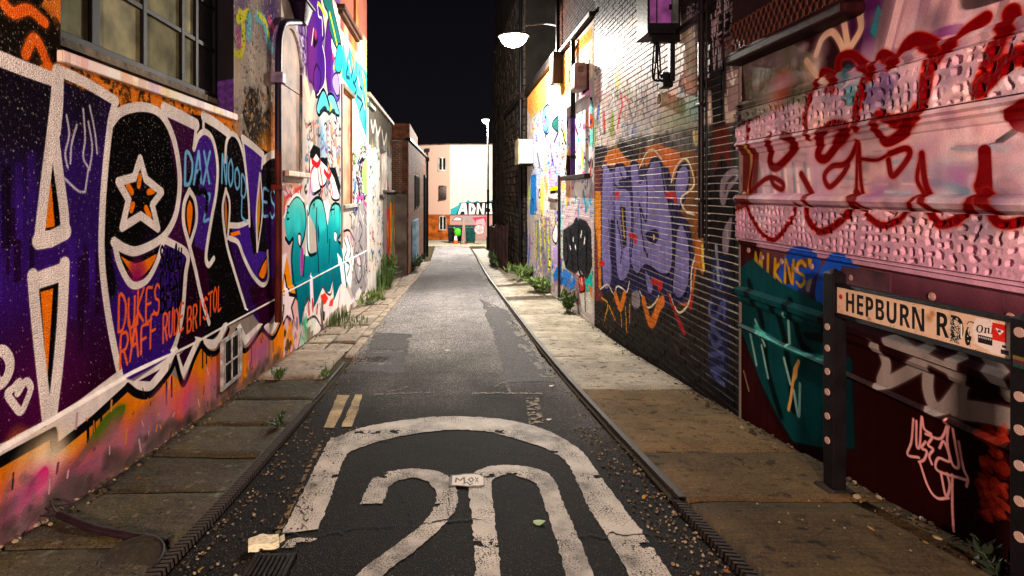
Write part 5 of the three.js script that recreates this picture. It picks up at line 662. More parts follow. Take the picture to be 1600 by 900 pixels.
// ================= the house across the end of the lane =================
{
  const ph = thing('end_house', 'pale peach rendered house across the end of the lane with white lettering graffiti', 'house'), D = 50, peach = grimy('#d8b9a2', 0.8, 0.3, 0.003), peach2 = M('#c9a390', 0.85, { bumpMap: rep(T.plaster, 2), bumpScale: 0.003 }), at = (u, v, d = D) => [(u - U0) * d / F, (V0 - v) * d / F];
  const [xa] = at(650, 0), [xc] = at(703, 0), xb = 9, top = 4.34, rail = -2.08, base = -5;
  const PH = new Paint(0, 0, 1, 0, 1, 1);                                   // the lettering is set out below in metres along the front
  const wins = [['window', 685.5, 697, 246, 265.5], ['window', 686, 697.5, 290.5, 312], ['window', 686.5, 697.5, 338, 359]].map(([n, a, b, c, e]) => ({ x0: at(a, 0)[0], x1: at(b, 0)[0], Y1: at(0, c)[1], Y0: at(0, e)[1] }));
  const face = (x0, x1, Y0, Y1, d, open = []) => { const xs = [...new Set([x0, x1, ...open.flatMap((o) => [o.x0, o.x1])].filter((q) => q >= x0 && q <= x1))].sort((a, b) => a - b), ys = [...new Set([Y0, Y1, ...open.flatMap((o) => [o.Y0, o.Y1])].filter((q) => q >= Y0 && q <= Y1))].sort((a, b) => a - b), q = []; for (let i = 0; i < xs.length - 1; i++) for (let j = 0; j < ys.length - 1; j++) { const mx = (xs[i] + xs[i + 1]) / 2, my = (ys[j] + ys[j + 1]) / 2; if (open.some((o) => mx > o.x0 && mx < o.x1 && my > o.Y0 && my < o.Y1)) continue; const c = [[xs[i], ys[j]], [xs[i + 1], ys[j]], [xs[i + 1], ys[j + 1]], [xs[i], ys[j + 1]]]; q.push([...c.map(([x, Y]) => V(x, Y, typeof d === 'function' ? d(x) : d)), ...c.map(([x, Y]) => [x, Y])]); } return quads(q); };
  const slant = (x) => D + 0.35 * (xc - x);
  part('wall', face(xa, xc, rail, top, slant, wins.slice(0, 2)), peach2, ph); part('ground_storey', face(xa, xc, base, rail, slant, [wins[2]]), grimy('#c8641c', 0.75, 0.6, 0.004), ph);
  // right part of the front carries the lettering
  const W = xb - xc, c = document.createElement('canvas'), S = 90; c.width = Math.round(W * S); c.height = Math.round((top - base) * S); const g = c.getContext('2d'), X = (u) => (at(u, 0)[0] - xc) * S, Y = (v) => (top - at(0, v)[1]) * S;
  g.fillStyle = '#d6c6b6'; g.fillRect(0, 0, c.width, c.height); g.fillStyle = '#b58a80'; g.fillRect(0, (top - rail) * S, c.width, c.height); g.lineJoin = g.lineCap = 'round';
  const P = (s, f, w, st) => { g.beginPath(); pts(s).forEach(([u, v], i) => (i ? g.lineTo(X(u), Y(v)) : g.moveTo(X(u), Y(v)))); g.closePath(); if (f) { g.fillStyle = f; g.fill(); } if (w) { g.lineWidth = w * S; g.strokeStyle = st; g.stroke(); } };
  P('704,335 704,327 716,321 718,316 726,318 731,312 738,317 746,313 752,318 770,312 776,318 770,335', '#2b9aa2'); P('712,336 722,317 770,315 772,336', '#1d1a1e');
  for (const s of ['714,336 721,317 729,317 731,336 726,336 725,331 721,331 719,336', '732,317 740,318 744,325 742,335 732,336', '745,317 749,317 752,327 754,317 758,317 757,336 753,336 749,326 748,336 744,336', '768,317 760,318 759,325 766,327 765,331 759,331 759,335 770,335']) P(s, '#efe6e0', 0.06, '#1a181a');
  P('723,324 725,327 722,327', '#2b2a2c'); P('736,322 739,325 738,330 736,331', '#2b2a2c'); P('706,345 712,339 720,340 722,345', '#d9c8c8', 0.05, '#3a2a30'); P('722,338 740,338 740,348 722,348', '#a08a8a'); P('738,340 760,338 760,352 745,350', '#b83a52'); P('744,344 756,341 759,350 752,360 744,356', '#c9a0a8');
  for (let i = 0; i < 200; i++) { g.globalAlpha = 0.25; g.fillStyle = ['#8a6a60', '#e6d2c4', '#6a5048'][i % 3]; g.fillRect(rr(0, c.width), rr((top - rail) * S, c.height), rr(3, 20), rr(2, 10)); } g.globalAlpha = 1;
  const t = new THREE.CanvasTexture(c); t.colorSpace = THREE.SRGBColorSpace; t.anisotropy = 8;
  part('wall', quads([[V(xc, base, D), V(xb, base, D), V(xb, top, D), V(xc, top, D)]]), M('#ffffff', 0.8, { map: t, bumpMap: rep(T.plaster, 3), bumpScale: 0.003 }), ph);
  part('body', [box(xa + 0.3, xc, base, top - 0.02, D + 1.3, D + 9), box(xc + 0.02, xb, base, top - 0.02, D + 0.1, D + 9)], QUIET, ph);
  part('end_face', quads([[V(xa, base, D + 9), V(xa, base, slant(xa)), V(xa, top, slant(xa)), V(xa, top, D + 9)]]), peach2, ph);
  part('coping', [box(xc, xb + 0.1, top, top + 0.09, D - 0.08, D + 9)], grimy('#6a5850', 0.8), ph); { const q = box(xa - 0.1, xc, top, top + 0.09, D - 0.08, D + 9), p = q.attributes.position; for (let i = 0; i < p.count; i++) p.setZ(i, p.getZ(i) - 0.35 * (xc - p.getX(i))); part('coping', q, grimy('#6a5850', 0.8), ph); }
  part('string_course', box(xc, xb, rail - 0.05, rail + 0.03, D - 0.05, D + 0.02), grimy('#7a6a62', 0.8), ph);
  wins.forEach((o, i) => { const d = slant((o.x0 + o.x1) / 2), w = part('window', [box(o.x0 - 0.04, o.x0 + 0.05, o.Y0, o.Y1, d - 0.03, d + 0.14), box(o.x1 - 0.05, o.x1 + 0.04, o.Y0, o.Y1, d - 0.03, d + 0.14), box(o.x0, o.x1, o.Y1 - 0.05, o.Y1 + 0.04, d - 0.03, d + 0.14), box(o.x0 - 0.06, o.x1 + 0.06, o.Y0 - 0.07, o.Y0 + 0.02, d - 0.09, d + 0.14), ...(i === 1 ? [] : [box((o.x0 + o.x1) / 2 - 0.05, (o.x0 + o.x1) / 2 + 0.05, o.Y0, o.Y1, d, d + 0.12)])], i === 1 ? grimy('#3a3530', 0.6) : grimy('#e0d8cf', 0.6), ph); part('pane', box(o.x0, o.x1, o.Y0, o.Y1, d + 0.1, d + 0.13), M('#14110c', 0.12), w); });
  const dp = part('drainpipe', cyl(V(at(667.5, 0)[0], -4.3, 50.6), V(at(667.5, 0)[0], 3.9, 50.6), 0.07), blackMetal, ph); part('hopper', box(at(667.5, 0)[0] - 0.2, at(667.5, 0)[0] + 0.2, 3.7, 4.05, 50.4, 50.8, 0.03), blackMetal, dp);
}
// ================= right: ornamental shopfront =================
{
  const X = 2.7, s = thing('ornamental_shopfront', 'ornate shopfront with pitted stone bands, pink above and dark red below, behind the street nameplate', 'shopfront'), mat = PS.material(T.plaster, 0.7, 0.003, 0.5, { specularIntensity: 0.02 }), prof = SHOP;
  const D0 = 1.5, D1 = 5.0;
  const q = []; for (let i = 0; i < prof.length - 1; i++) { const [a, Ya] = prof[i], [c, Yc] = prof[i + 1]; const W = [[c, Yc, D1], [c, Yc, D0], [a, Ya, D0], [a, Ya, D1]]; q.push([...W.map(([k, Y, d]) => V(X - k, Y, d)), ...W.map(([, Y, d]) => PS.uv(d, Y))]); }
  part('front', quads(q), mat, s); part('body', [box(X + 0.01, 7, -2.6, 5, 1.3, D1 - 0.01), box(X - 0.02, X + 0.01, -2.2, 2.2, D1, D1 + 0.015)], QUIET, s); part('upper_front', box(X - 0.002, X + 0.3, 2.2, 5, 1.3, D1), grimy('#2a1214', 0.8), s);
  // pitted bands
  const band = (Y0, Y1, proud, cw, ch, sd, depth) => { const nz = 800, ny = Math.round((Y1 - Y0) / 0.005), p = [], t = [], ix = []; for (let j = 0; j <= ny; j++) for (let i = 0; i <= nz; i++) { const d = lerp(D1, D0, i / nz), Y = lerp(Y0, Y1, j / ny), wx = d / cw + 1.1 * fbm(d * 7, Y * 7, sd, 3), wy = (Y - Y0) / ch + 0.7 * fbm(d * 8, Y * 8, sd + 5, 3) + 0.35 * (hash(Math.floor(wx), 3, sd) - 0.5), ci = Math.floor(wx), cj = Math.floor(wy), id = hash(ci, cj, sd), fx = (wx - ci - 0.5 + 0.3 * (hash(ci, cj, sd + 1) - 0.5)) / (0.2 + 0.24 * hash(ci, cj, sd + 2)), fy = (wy - cj - 0.5 + 0.3 * (hash(ci, cj, sd + 3) - 0.5)) / (0.2 + 0.24 * hash(ci, cj, sd + 4)), rq = (Math.abs(fx) ** 2.6 + Math.abs(fy) ** 2.6) ** (1 / 2.6) + 0.6 * (fbm(d * 45, Y * 45, sd + 3, 2) - 0.5), m = (1 - sstep(0.78, 1.08, rq)) * (id > 0.1 ? 0.45 + 0.55 * hash(ci, cj, sd + 6) : 0.1), e = Math.min(sstep(0, 0.018, Y - Y0), sstep(0, 0.018, Y1 - Y)); const k = proud * (1 - m * depth * e) + 0.004 * (fbm(d * 60, Y * 60, sd + 9, 2) - 0.5); const u = [d, Y]; p.push(X - 0.02 - k, Y + H, -d); t.push(...PS.uv(...u)); }
    for (let j = 0; j < ny; j++) for (let i = 0; i < nz; i++) { const a = j * (nz + 1) + i, b = a + 1, c = a + nz + 1, e = c + 1; ix.push(a, b, e, a, e, c); }
    const g = new THREE.BufferGeometry(); g.setAttribute('position', new THREE.Float32BufferAttribute(p, 3)); g.setAttribute('uv', new THREE.Float32BufferAttribute(t, 2)); g.setIndex(ix); g.computeVertexNormals(); return g; };
  part('pitted_band', band(0.458, 0.733, 0.04, 0.064, 0.0688, 311, 0.8), mat, s); part('pitted_band', band(-0.412, -0.112, 0.04, 0.062, 0.06, 331, 0.8), mat, s);
  // dark fascia with a net of raised cells and a lip
  const plum = grimy('#2a0c10', 0.6, 1.4, 0.002, { specularIntensity: 0.15 }), fas = part('fascia_box', [box(X - 0.1, X, 1.24, 2.2, 3.52, 4.98, 0.01)], plum, s); part('lip', [box(X - 0.16, X, 1.15, 1.24, 3.5, 5.0, 0.03), box(X - 0.125, X - 0.09, 1.24, 1.27, 3.5, 4.99, 0.008)], plum, fas);
  const net = []; for (let i = 0; i < 20; i++) for (let j = 0; j < 4; j++) { const tg = new THREE.TorusGeometry(0.033, 0.0065, 6, 10); tg.scale(1, 1.15, 1); tg.rotateY(Math.PI / 2); tg.translate(X - 0.102, 1.31 + j * 0.06 + H, -(3.58 + i * 0.072 + (j % 2) * 0.036)); net.push(tg); } part('honeycomb', net, grimy('#6a3a2a', 0.5, 2), fas);
  const studMat = grimy('#cf9f98', 0.5, 4); for (const [d, Y] of [[4.86, -0.52], [4.65, -0.56], [4.38, -0.56], [4.02, -0.55], [3.62, -0.57], [3.02, -0.58], [2.6, -0.6], [4.93, -0.02], [4.2, -0.6]]) { const g = new THREE.SphereGeometry(0.024, 12, 8); g.scale(0.5, 1, 1); g.translate(X - 0.014, Y + H, -d); part('stud', g, studMat, s); }
  part('panel_plate', [box(X - 0.02, X, -0.64, -0.5, 3.3, 3.7, 0.005)], grimy('#55303c', 0.4, 2), s); part('dark_lamp', [box(X - 0.12, X, 0.93, 1.08, 2.53, 2.66, 0.04)], blackMetal, s);
}
function paintedBrick(paint, d0, d1, Y0, Y1, X = 2.7) {                                        // a brick with worn arrises; its uv lies on the painted wall
    const pr = rr(0.004, 0.011), ch = 0.005, x0 = X + 0.012, x1 = X - pr, q = [], o = [[d1, Y0], [d0, Y0], [d0, Y1], [d1, Y1]], i = [[d1 - ch, Y0 + ch], [d0 + ch, Y0 + ch], [d0 + ch, Y1 - ch], [d1 - ch, Y1 - ch]].map(([d, Y]) => [d + rr(-0.0015, 0.0015), Y + rr(-0.0015, 0.0015)]);
    const pt = ([d, Y], x) => V(x, Y, d), tt = ([d, Y]) => paint.uv(d, Y); q.push([...i.map((z) => pt(z, x1)), ...i.map(tt)]);
    for (let k = 0; k < 4; k++) { const n = (k + 1) % 4; q.push([pt(o[k], x1 + ch), pt(o[n], x1 + ch), pt(i[n], x1), pt(i[k], x1), tt(o[k]), tt(o[n]), tt(i[n]), tt(i[k])], [pt(o[k], x0), pt(o[n], x0), pt(o[n], x1 + ch), pt(o[k], x1 + ch), tt(o[k]), tt(o[n]), tt(o[n]), tt(o[k])]); }
    return quads(q);
}
// ================= right: brick wall =================
{
  const X = 2.7, b = thing('brick_building', 'painted brick building with violet lettering between the shopfront and the pale painted wall', 'building'), mat = PB.material(T.plaster, 0.5, 0.0025, 0.45, { specularIntensity: 0.06 });
  const mc = new Paint(2.7, 4.98, 10.02, -2.9, 5.5, 60); mc.grad(4.98, 10.02, -2.9, 5.5, [[0, '#141112'], [0.42, '#241d1b'], [0.52, '#5a4a40'], [0.58, '#e4d8c2'], [0.74, '#dccdb4'], [0.84, '#8a7c68'], [0.92, '#2c2620'], [1, '#17130f']]); mc.finish(0.25, 9);  // cream stops paint lamp-caught edges, dark stops paint shaded joints higher up
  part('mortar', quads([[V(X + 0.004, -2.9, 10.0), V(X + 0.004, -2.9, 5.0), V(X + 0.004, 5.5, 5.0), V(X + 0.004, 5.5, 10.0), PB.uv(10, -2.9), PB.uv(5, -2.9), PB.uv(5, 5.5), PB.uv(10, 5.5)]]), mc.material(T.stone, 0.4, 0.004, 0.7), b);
  part('body', box(X + 0.03, 7, -3.2, 5.6, 5.02, 10.0), QUIET, b);
  const one = (...q) => paintedBrick(PB, ...q);
  const all = []; for (let r = 0; r < 108; r++) for (let d = 5.0 - (r % 2) * 0.1175; d < 10; d += 0.235) { const a = Math.max(d + 0.005, 5.0), c = Math.min(d + 0.23, 10), Y0 = -2.72 + r * 0.076, Y1 = Y0 + 0.0665; if (c - a < 0.04 || Y0 > 5.35) continue; const dm = (a + c) / 2, v = V0 - (Y0 + 0.03) * F / dm; all.push({ a, c, Y0, Y1, size: v < 0 || Y1 < gY(2.7, dm) ? 0 : (c - a) / dm ** 3 * (v > 640 ? 0.5 : 1) }); }
  all.sort((p, q) => q.size - p.size); all.slice(0, 300).forEach((k) => part('brick', one(k.a, k.c, k.Y0, k.Y1), mat, b)); part('brick', all.slice(300).map((k) => one(k.a, k.c, k.Y0, k.Y1)), mat, b, 'stuff');
  const pm = grimy('#1c1218', 0.35, 2, 0.001), pp = part('pipe', [cyl(V(X - 0.05, -0.48, 5.7), V(X - 0.05, 4.5, 5.7), 0.03), cyl(V(X - 0.03, -0.6, 5.62), V(X - 0.03, 4.5, 5.62), 0.012)], pm, b); for (const Y of [-0.1, 0.9, 1.86]) part('clip', box(X - 0.09, X, Y, Y + 0.03, 5.64, 5.76, 0.006), pm, pp);
  part('side_cable', tube([V(X - 0.03, 3, 5.28), V(X - 0.03, 1.4, 5.28), V(X - 0.03, 0.7, 5.27)], 0.009, 20, 6), pm, b);
  const ring = new THREE.TorusGeometry(0.078, 0.014, 10, 28); ring.rotateY(Math.PI / 2); ring.translate(X - 0.07, 1.15 + H, -6.75); const vp = part('vent_pipe', [ring, (() => { const g = new THREE.CylinderGeometry(0.085, 0.085, 0.09, 24, 1, true); g.rotateZ(Math.PI / 2); g.translate(X - 0.03, 1.15 + H, -6.75); return g; })()], grimy('#b9a98e', 0.5, 3), b); const vd = new THREE.CircleGeometry(0.078, 24); vd.rotateY(-Math.PI / 2); vd.translate(X - 0.03, 1.15 + H, -6.75); part('opening', vd, M('#1a1410', 0.9), vp);
}
{ // meter cabinet high on the brick wall
  const X = 2.7, c = thing('wall_cabinet', 'dark framed cabinet with a violet door fixed high on the brick wall', 'cabinet'), dark = grimy('#141217', 0.4, 2, 0.001);
  part('case', box(2.31, X - 0.012, 1.86, 2.95, 6.29, 6.66, 0.012), dark, c); part('violet_panel', box(2.33, 2.58, 1.95, 2.9, 6.272, 6.296, 0.006), grimy('#a05cb8', 0.45, 2), c); part('seam', box(2.40, 2.412, 1.95, 2.9, 6.264, 6.273), dark, c); part('grey_panel', box(2.59, 2.66, 1.95, 2.9, 6.274, 6.296, 0.006), grimy('#5f666c', 0.5, 2), c); part('handle', box(2.545, 2.57, 2.1, 2.16, 6.25, 6.274, 0.005), dark, c);
  part('bottom_rail', box(2.3, 2.68, 1.83, 1.88, 6.26, 6.68, 0.01), dark, c); part('strut', [box(2.36, X - 0.01, 1.74, 1.83, 6.3, 6.4, 0.01)], dark, c); part('arm', box(2.62, 2.66, 1.82, 1.88, 5.72, 6.3, 0.008), dark, c);
  const cab = thing('cable_bundle', 'loops of black cable hanging under the violet cabinet', 'cables'); for (let i = 0; i < 5; i++) { const z = 6.35 + i * 0.05; part('cable', tube([V(2.42 + i * 0.03, 1.83, z), V(2.4 + i * 0.035, 1.55 - i * 0.02, z + rr(-0.05, 0.05)), V(2.46 + i * 0.03, 1.35, 6.5 + rr(-0.05, 0.08)), V(2.56 + i * 0.01, 1.32, 6.45)], 0.011, 30, 6), dark, cab); } part('trunking', [box(2.6, 2.66, 1.3, 1.83, 6.36, 6.44, 0.01)], dark, cab); part('junction_box', box(2.54, 2.66, 1.24, 1.42, 6.42, 6.56, 0.012), dark, cab);
}
// ================= right: pale painted building, dark stone house, fence =================
{
  const X = 2.7, b = thing('painted_building', 'pale painted building with grey and lilac graffiti under a dark brick storey', 'building');
  const o = { d0: 10.35, d1: 12.4, Y0: 0.36, Y1: 1.9 }, o2 = { d0: 13.5, d1: 14.3, Y0: -0.55, Y1: 0.1 }, mat = PR.material(T.plaster, 0.8, 0.004, 0.5);
  part('wall', wallGeo(PR, X, 10.03, 18.5, -3.4, 3.25, [o]), mat, b); part('body', [box(X + 0.25, 7, -3.6, 3.2, 10.03, 18.5), box(X + 0.002, X + 0.25, -3.4, 3.24, 18.46, 18.5)], QUIET, b);
  const hide = (d, Y) => (d > o.d0 && d < o.d1 && Y > o.Y0 && Y < o.Y1) || (d > 13.4 && d < 14.4 && Y > -0.26 && Y < -0.16), rows = []; for (let r = 0; r < 84; r++) for (let d = 10.04 - (r % 2) * 0.1175; d < 18.4; d += 0.235) { const a = Math.max(d + 0.005, 10.04), c = d + 0.23, Y = -3.2 + r * 0.076; if (Y < 3.17 && !hide(a, Y + 0.03) && !hide(c, Y + 0.03) && c - a > 0.04) rows.push(paintedBrick(PR, a, c, Y, Y + 0.068, X + 0.002)); }
  part('brick', rows, mat, b, 'stuff'); const w = part('window_recess', reveal(X, 0.12, o), mat, b); part('board', wallGeo(PR, X + 0.12, o.d0, o.d1, o.Y0, o.Y1), mat, w); part('sill', box(X - 0.12, X + 0.02, 0.26, 0.355, 10.3, 12.5, 0.015), grimy('#3c3430', 0.7, 2, 0.004), w);
  part('corbel', box(X - 0.06, X, -0.25, -0.17, 13.4, 14.4, 0.01), grimy('#7a5a50', 0.7), b);
  // the dark brick storey over the nearer end
  const bm = grimy('#1c0d08', 0.9, 1.2, 0.003, { specularIntensity: 0.05 }), bk = []; for (let r = 0; r < 30; r++) for (let d = 10.03 - (r % 2) * 0.12; d < 13.1; d += 0.24) bk.push(box(X - rr(0, 0.008), X + 0.02, 3.34 + r * 0.078, 3.402 + r * 0.078, Math.max(d, 10.03) + 0.006, Math.min(d + 0.234, 13.1)));
  part('upper_brick', bk, bm, b, 'stuff'); part('upper_wall', box(X + 0.006, 7, 3.25, 6, 10.03, 13.1), grimy('#120a08', 0.9, 1, 0.002, { specularIntensity: 0.05 }), b); part('eaves', [box(X - 0.1, X + 0.01, 3.25, 3.34, 10.03, 18.5, 0.01)], grimy('#241a16', 0.7), b); part('roof', box(X - 0.08, 7, 3.342, 3.5, 13.12, 18.5), grimy('#191513', 0.8), b);
  const violet = grimy('#4a2a86', 0.4, 2, 0.001), dp = part('drainpipe', [cyl(V(X - 0.07, 0.35, 11.45), V(X - 0.07, 1.55, 11.45), 0.05)], violet, b); part('upper_pipe', cyl(V(X - 0.07, 1.55, 11.45), V(X - 0.07, 3.2, 11.45), 0.05), blackMetal, dp); for (const Y of [0.7, 1.55, 2.5]) part('collar', cyl(V(X - 0.07, Y, 11.45), V(X - 0.07, Y + 0.07, 11.45), 0.064), blackMetal, dp);
  part('cable', [tube([V(X - 0.03, 3.1, 11.2), V(X - 0.05, 2.6, 11.9), V(X - 0.05, 2.2, 11.7), V(X - 0.04, 2.1, 11.0)], 0.015, 30, 6), tube([V(X - 0.04, 2.25, 11.5), V(X - 0.05, 2.2, 11.0), V(X - 0.03, 1.95, 10.7)], 0.012, 20, 6)], blackMetal, b);
  part('thin_pipe', cyl(V(X - 0.04, -2.6, 13.05), V(X - 0.04, 0.4, 13.05), 0.03), grimy('#3a3a40', 0.5), b);
}
{ const a = thing('alarm_box', 'pinkish rounded alarm box on the wall beside the upper drainpipe', 'alarm box'); part('case', box(2.44, 2.69, 1.98, 2.5, 10.45, 10.9, 0.05), grimy('#b08a84', 0.5, 1), a); part('vent', box(2.5, 2.6, 2.3, 2.42, 10.435, 10.452), grimy('#6f5450', 0.5), a); part('backplate', box(2.68, 2.7, 1.95, 2.53, 10.4, 10.95), blackMetal, a); }
{ const a = thing('wall_box', 'tall narrow dark box on the wall below the bright wall lamp', 'wall box'); part('case', box(2.46, 2.695, 2.55, 3.3, 12.75, 13.1, 0.02), grimy('#2c2220', 0.5, 1), a); part('cover', box(2.445, 2.462, 2.57, 3.25, 12.78, 13.07, 0.006), grimy('#8f857c', 0.5, 1), a); part('conduit', cyl(V(2.6, 3.3, 12.9), V(2.6, 4.6, 12.9), 0.045), blackMetal, a); }  // pale cover paints the lamplit side of the box
{ const a = thing('white_box', 'white box sticking out from the end of the pale painted wall', 'box'); part('case', box(2.24, 2.69, 0.9, 1.66, 17.1, 18.0, 0.03), grimy('#e8e4de', 0.45, 0.8, 0.001), a); part('rim', box(2.21, 2.245, 0.88, 1.68, 17.12, 18.0, 0.01), grimy('#b8a888', 0.5, 1), a); part('bracket', [box(2.3, 2.7, 0.84, 0.9, 17.3, 17.36), box(2.3, 2.7, 0.84, 0.9, 17.75, 17.81)], blackMetal, a); }
{
  const h = thing('dark_stone_house', 'tall dark sooty stone house on the right', 'house'), st = M(lin(0.05, 0.037, 0.027), 0.95, { map: rep(T.grime, 0.6), bumpMap: rep(T.stone, 1), bumpScale: 0.02 }), stones = [];
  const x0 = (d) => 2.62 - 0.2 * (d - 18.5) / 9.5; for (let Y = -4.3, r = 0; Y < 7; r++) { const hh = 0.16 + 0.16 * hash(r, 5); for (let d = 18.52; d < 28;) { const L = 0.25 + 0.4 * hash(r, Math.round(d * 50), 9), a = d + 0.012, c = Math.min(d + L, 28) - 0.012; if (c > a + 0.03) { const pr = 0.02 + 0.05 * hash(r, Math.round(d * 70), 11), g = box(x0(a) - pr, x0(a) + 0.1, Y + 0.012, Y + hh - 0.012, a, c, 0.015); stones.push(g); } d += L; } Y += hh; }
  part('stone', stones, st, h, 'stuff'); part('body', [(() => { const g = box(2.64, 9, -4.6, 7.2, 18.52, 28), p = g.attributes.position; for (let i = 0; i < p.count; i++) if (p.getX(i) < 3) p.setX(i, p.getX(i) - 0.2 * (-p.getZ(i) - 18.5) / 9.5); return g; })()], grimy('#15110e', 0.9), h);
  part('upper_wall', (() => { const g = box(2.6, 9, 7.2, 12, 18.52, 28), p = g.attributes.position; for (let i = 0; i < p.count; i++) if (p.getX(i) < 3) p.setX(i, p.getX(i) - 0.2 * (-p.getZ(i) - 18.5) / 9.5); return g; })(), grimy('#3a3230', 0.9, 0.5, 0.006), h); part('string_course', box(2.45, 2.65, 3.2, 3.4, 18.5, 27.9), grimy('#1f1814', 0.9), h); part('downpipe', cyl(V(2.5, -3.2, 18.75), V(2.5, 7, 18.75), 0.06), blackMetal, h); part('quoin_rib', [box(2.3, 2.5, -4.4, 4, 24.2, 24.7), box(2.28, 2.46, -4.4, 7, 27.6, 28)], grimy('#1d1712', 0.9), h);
}
{
  const f = thing('board_fence', 'row of dark reddish upright boards against the dark stone house', 'fence'), m = [grimy('#4a2c2a', 0.75, 1), grimy('#3a2222', 0.8, 1), grimy('#5a3a36', 0.75, 1)];
  for (let i = 0, d = 20.6; d < 27.4; i++, d += 0.42) { const x = 2.26 - 0.16 * (d - 20) / 8, y = gY(x, d); part('board', box(x - 0.02, x + 0.02, y - 0.1, y + 1.75 + rr(-0.05, 0.08), d, d + 0.36, 0.006), m[i % 3], f); } part('rail', [box(2.2, 2.24, -2.05, -1.95, 20.6, 24), box(2.12, 2.16, -2.15, -2.05, 24, 27.4)], m[1], f);
}
// ================= lamps =================
const lampGlass = (k) => new THREE.MeshStandardMaterial({ color: '#ffffff', emissive: new THREE.Color('#fff4e2'), emissiveIntensity: k, roughness: 0.4 });
function lampLight(name, x, Y, d, I, color, r) { const l = new THREE.PointLight(color, I, 0, 2); l.name = name; l.position.copy(V(x, Y, d)); l.castShadow = true; l.shadow.mapSize.set(2048, 2048); l.shadow.radius = r; l.shadow.bias = -0.001; scene.add(l); }
{
  const { x, Y, d, I } = LAMP.near, s = thing('wall_street_lamp', 'bright street lamp on a bracket arm high on the right wall', 'street lamp'), grey = grimy('#6a6866', 0.45, 2, 0.001);
  part('bracket_arm', tube([V(2.7, Y + 0.12, d - 0.3), V(2.4, Y + 0.2, d - 0.2), V(x + 0.3, Y + 0.22, d)], 0.03, 24, 8), grey, s); part('wall_plate', box(2.66, 2.7, Y - 0.05, Y + 0.28, d - 0.42, d - 0.2, 0.01), grey, s);
  const hg = new THREE.SphereGeometry(0.3, 28, 12, 0, Math.PI * 2, 0, Math.PI / 2); hg.scale(1.3, 0.5, 1.05); hg.translate(x, Y - 0.07 + H, -d); part('hood', hg, grey, s);
  const bg = new THREE.SphereGeometry(0.34, 28, 20, 0, Math.PI * 2, Math.PI / 2, Math.PI / 2); bg.scale(1, 0.8, 0.9); bg.translate(x, Y - 0.06 + H, -d); part('lamp_bowl', bg, lampGlass(22), s);
  lampLight('wall_street_lamp_light', x, Y - 0.41, d, I, '#fff6ea', 2);
}
function postLamp(name, label, L, color, k, bend) {
  const { x, Y, d, I } = L, s = thing(name, label, 'street lamp'), y0 = gY(x + bend, d), px = x + bend;
  part('lower_post', cyl(V(px, y0 - 0.2, d), V(px, y0 + 4.2, d), 0.09, 0.085, 16), blackMetal, s); part('upper_post', cyl(V(px, y0 + 4.2, d), V(px, Y + 0.2, d), 0.07, 0.05, 16), grimy('#cfcac4', 0.5, 2), s); part('base', cyl(V(px, y0 - 0.1, d), V(px, y0 + 0.9, d), 0.13, 0.12, 16), blackMetal, s);
  part('arm', tube([V(px, Y + 0.1, d), V(px - bend * 0.3, Y + 0.24, d), V(x + bend * 0.25, Y + 0.26, d)], 0.035, 20, 8), grimy('#8f8a86', 0.5, 2), s);
  const hg = new THREE.SphereGeometry(0.3, 24, 10, 0, Math.PI * 2, 0, Math.PI / 2); hg.scale(1, 0.4, 0.6); hg.translate(x, Y + 0.16 + H, -d); part('hood', hg, grimy('#77726e', 0.5, 2), s);
  const bg = new THREE.SphereGeometry(0.25, 24, 16, 0, Math.PI * 2, Math.PI / 2, Math.PI / 2); bg.scale(1, 1.1, 1); bg.translate(x, Y + 0.15 + H, -d); part('lamp_bowl', bg, lampGlass(k), s);
  lampLight(name + '_light', x, Y - 0.2, d, I, color, name === 'street_lamp' && d < 0 ? 12 : 5);
}
postLamp('street_lamp', 'tall street lamp post at the far end of the lane, lit white', { ...LAMP.far }, '#fff8ee', 14, 0.06 + 0.12);
postLamp('street_lamp', 'street lamp post behind the viewpoint at the mouth of the lane', { ...LAMP.back }, '#ffd8c2', 6, 1.3);

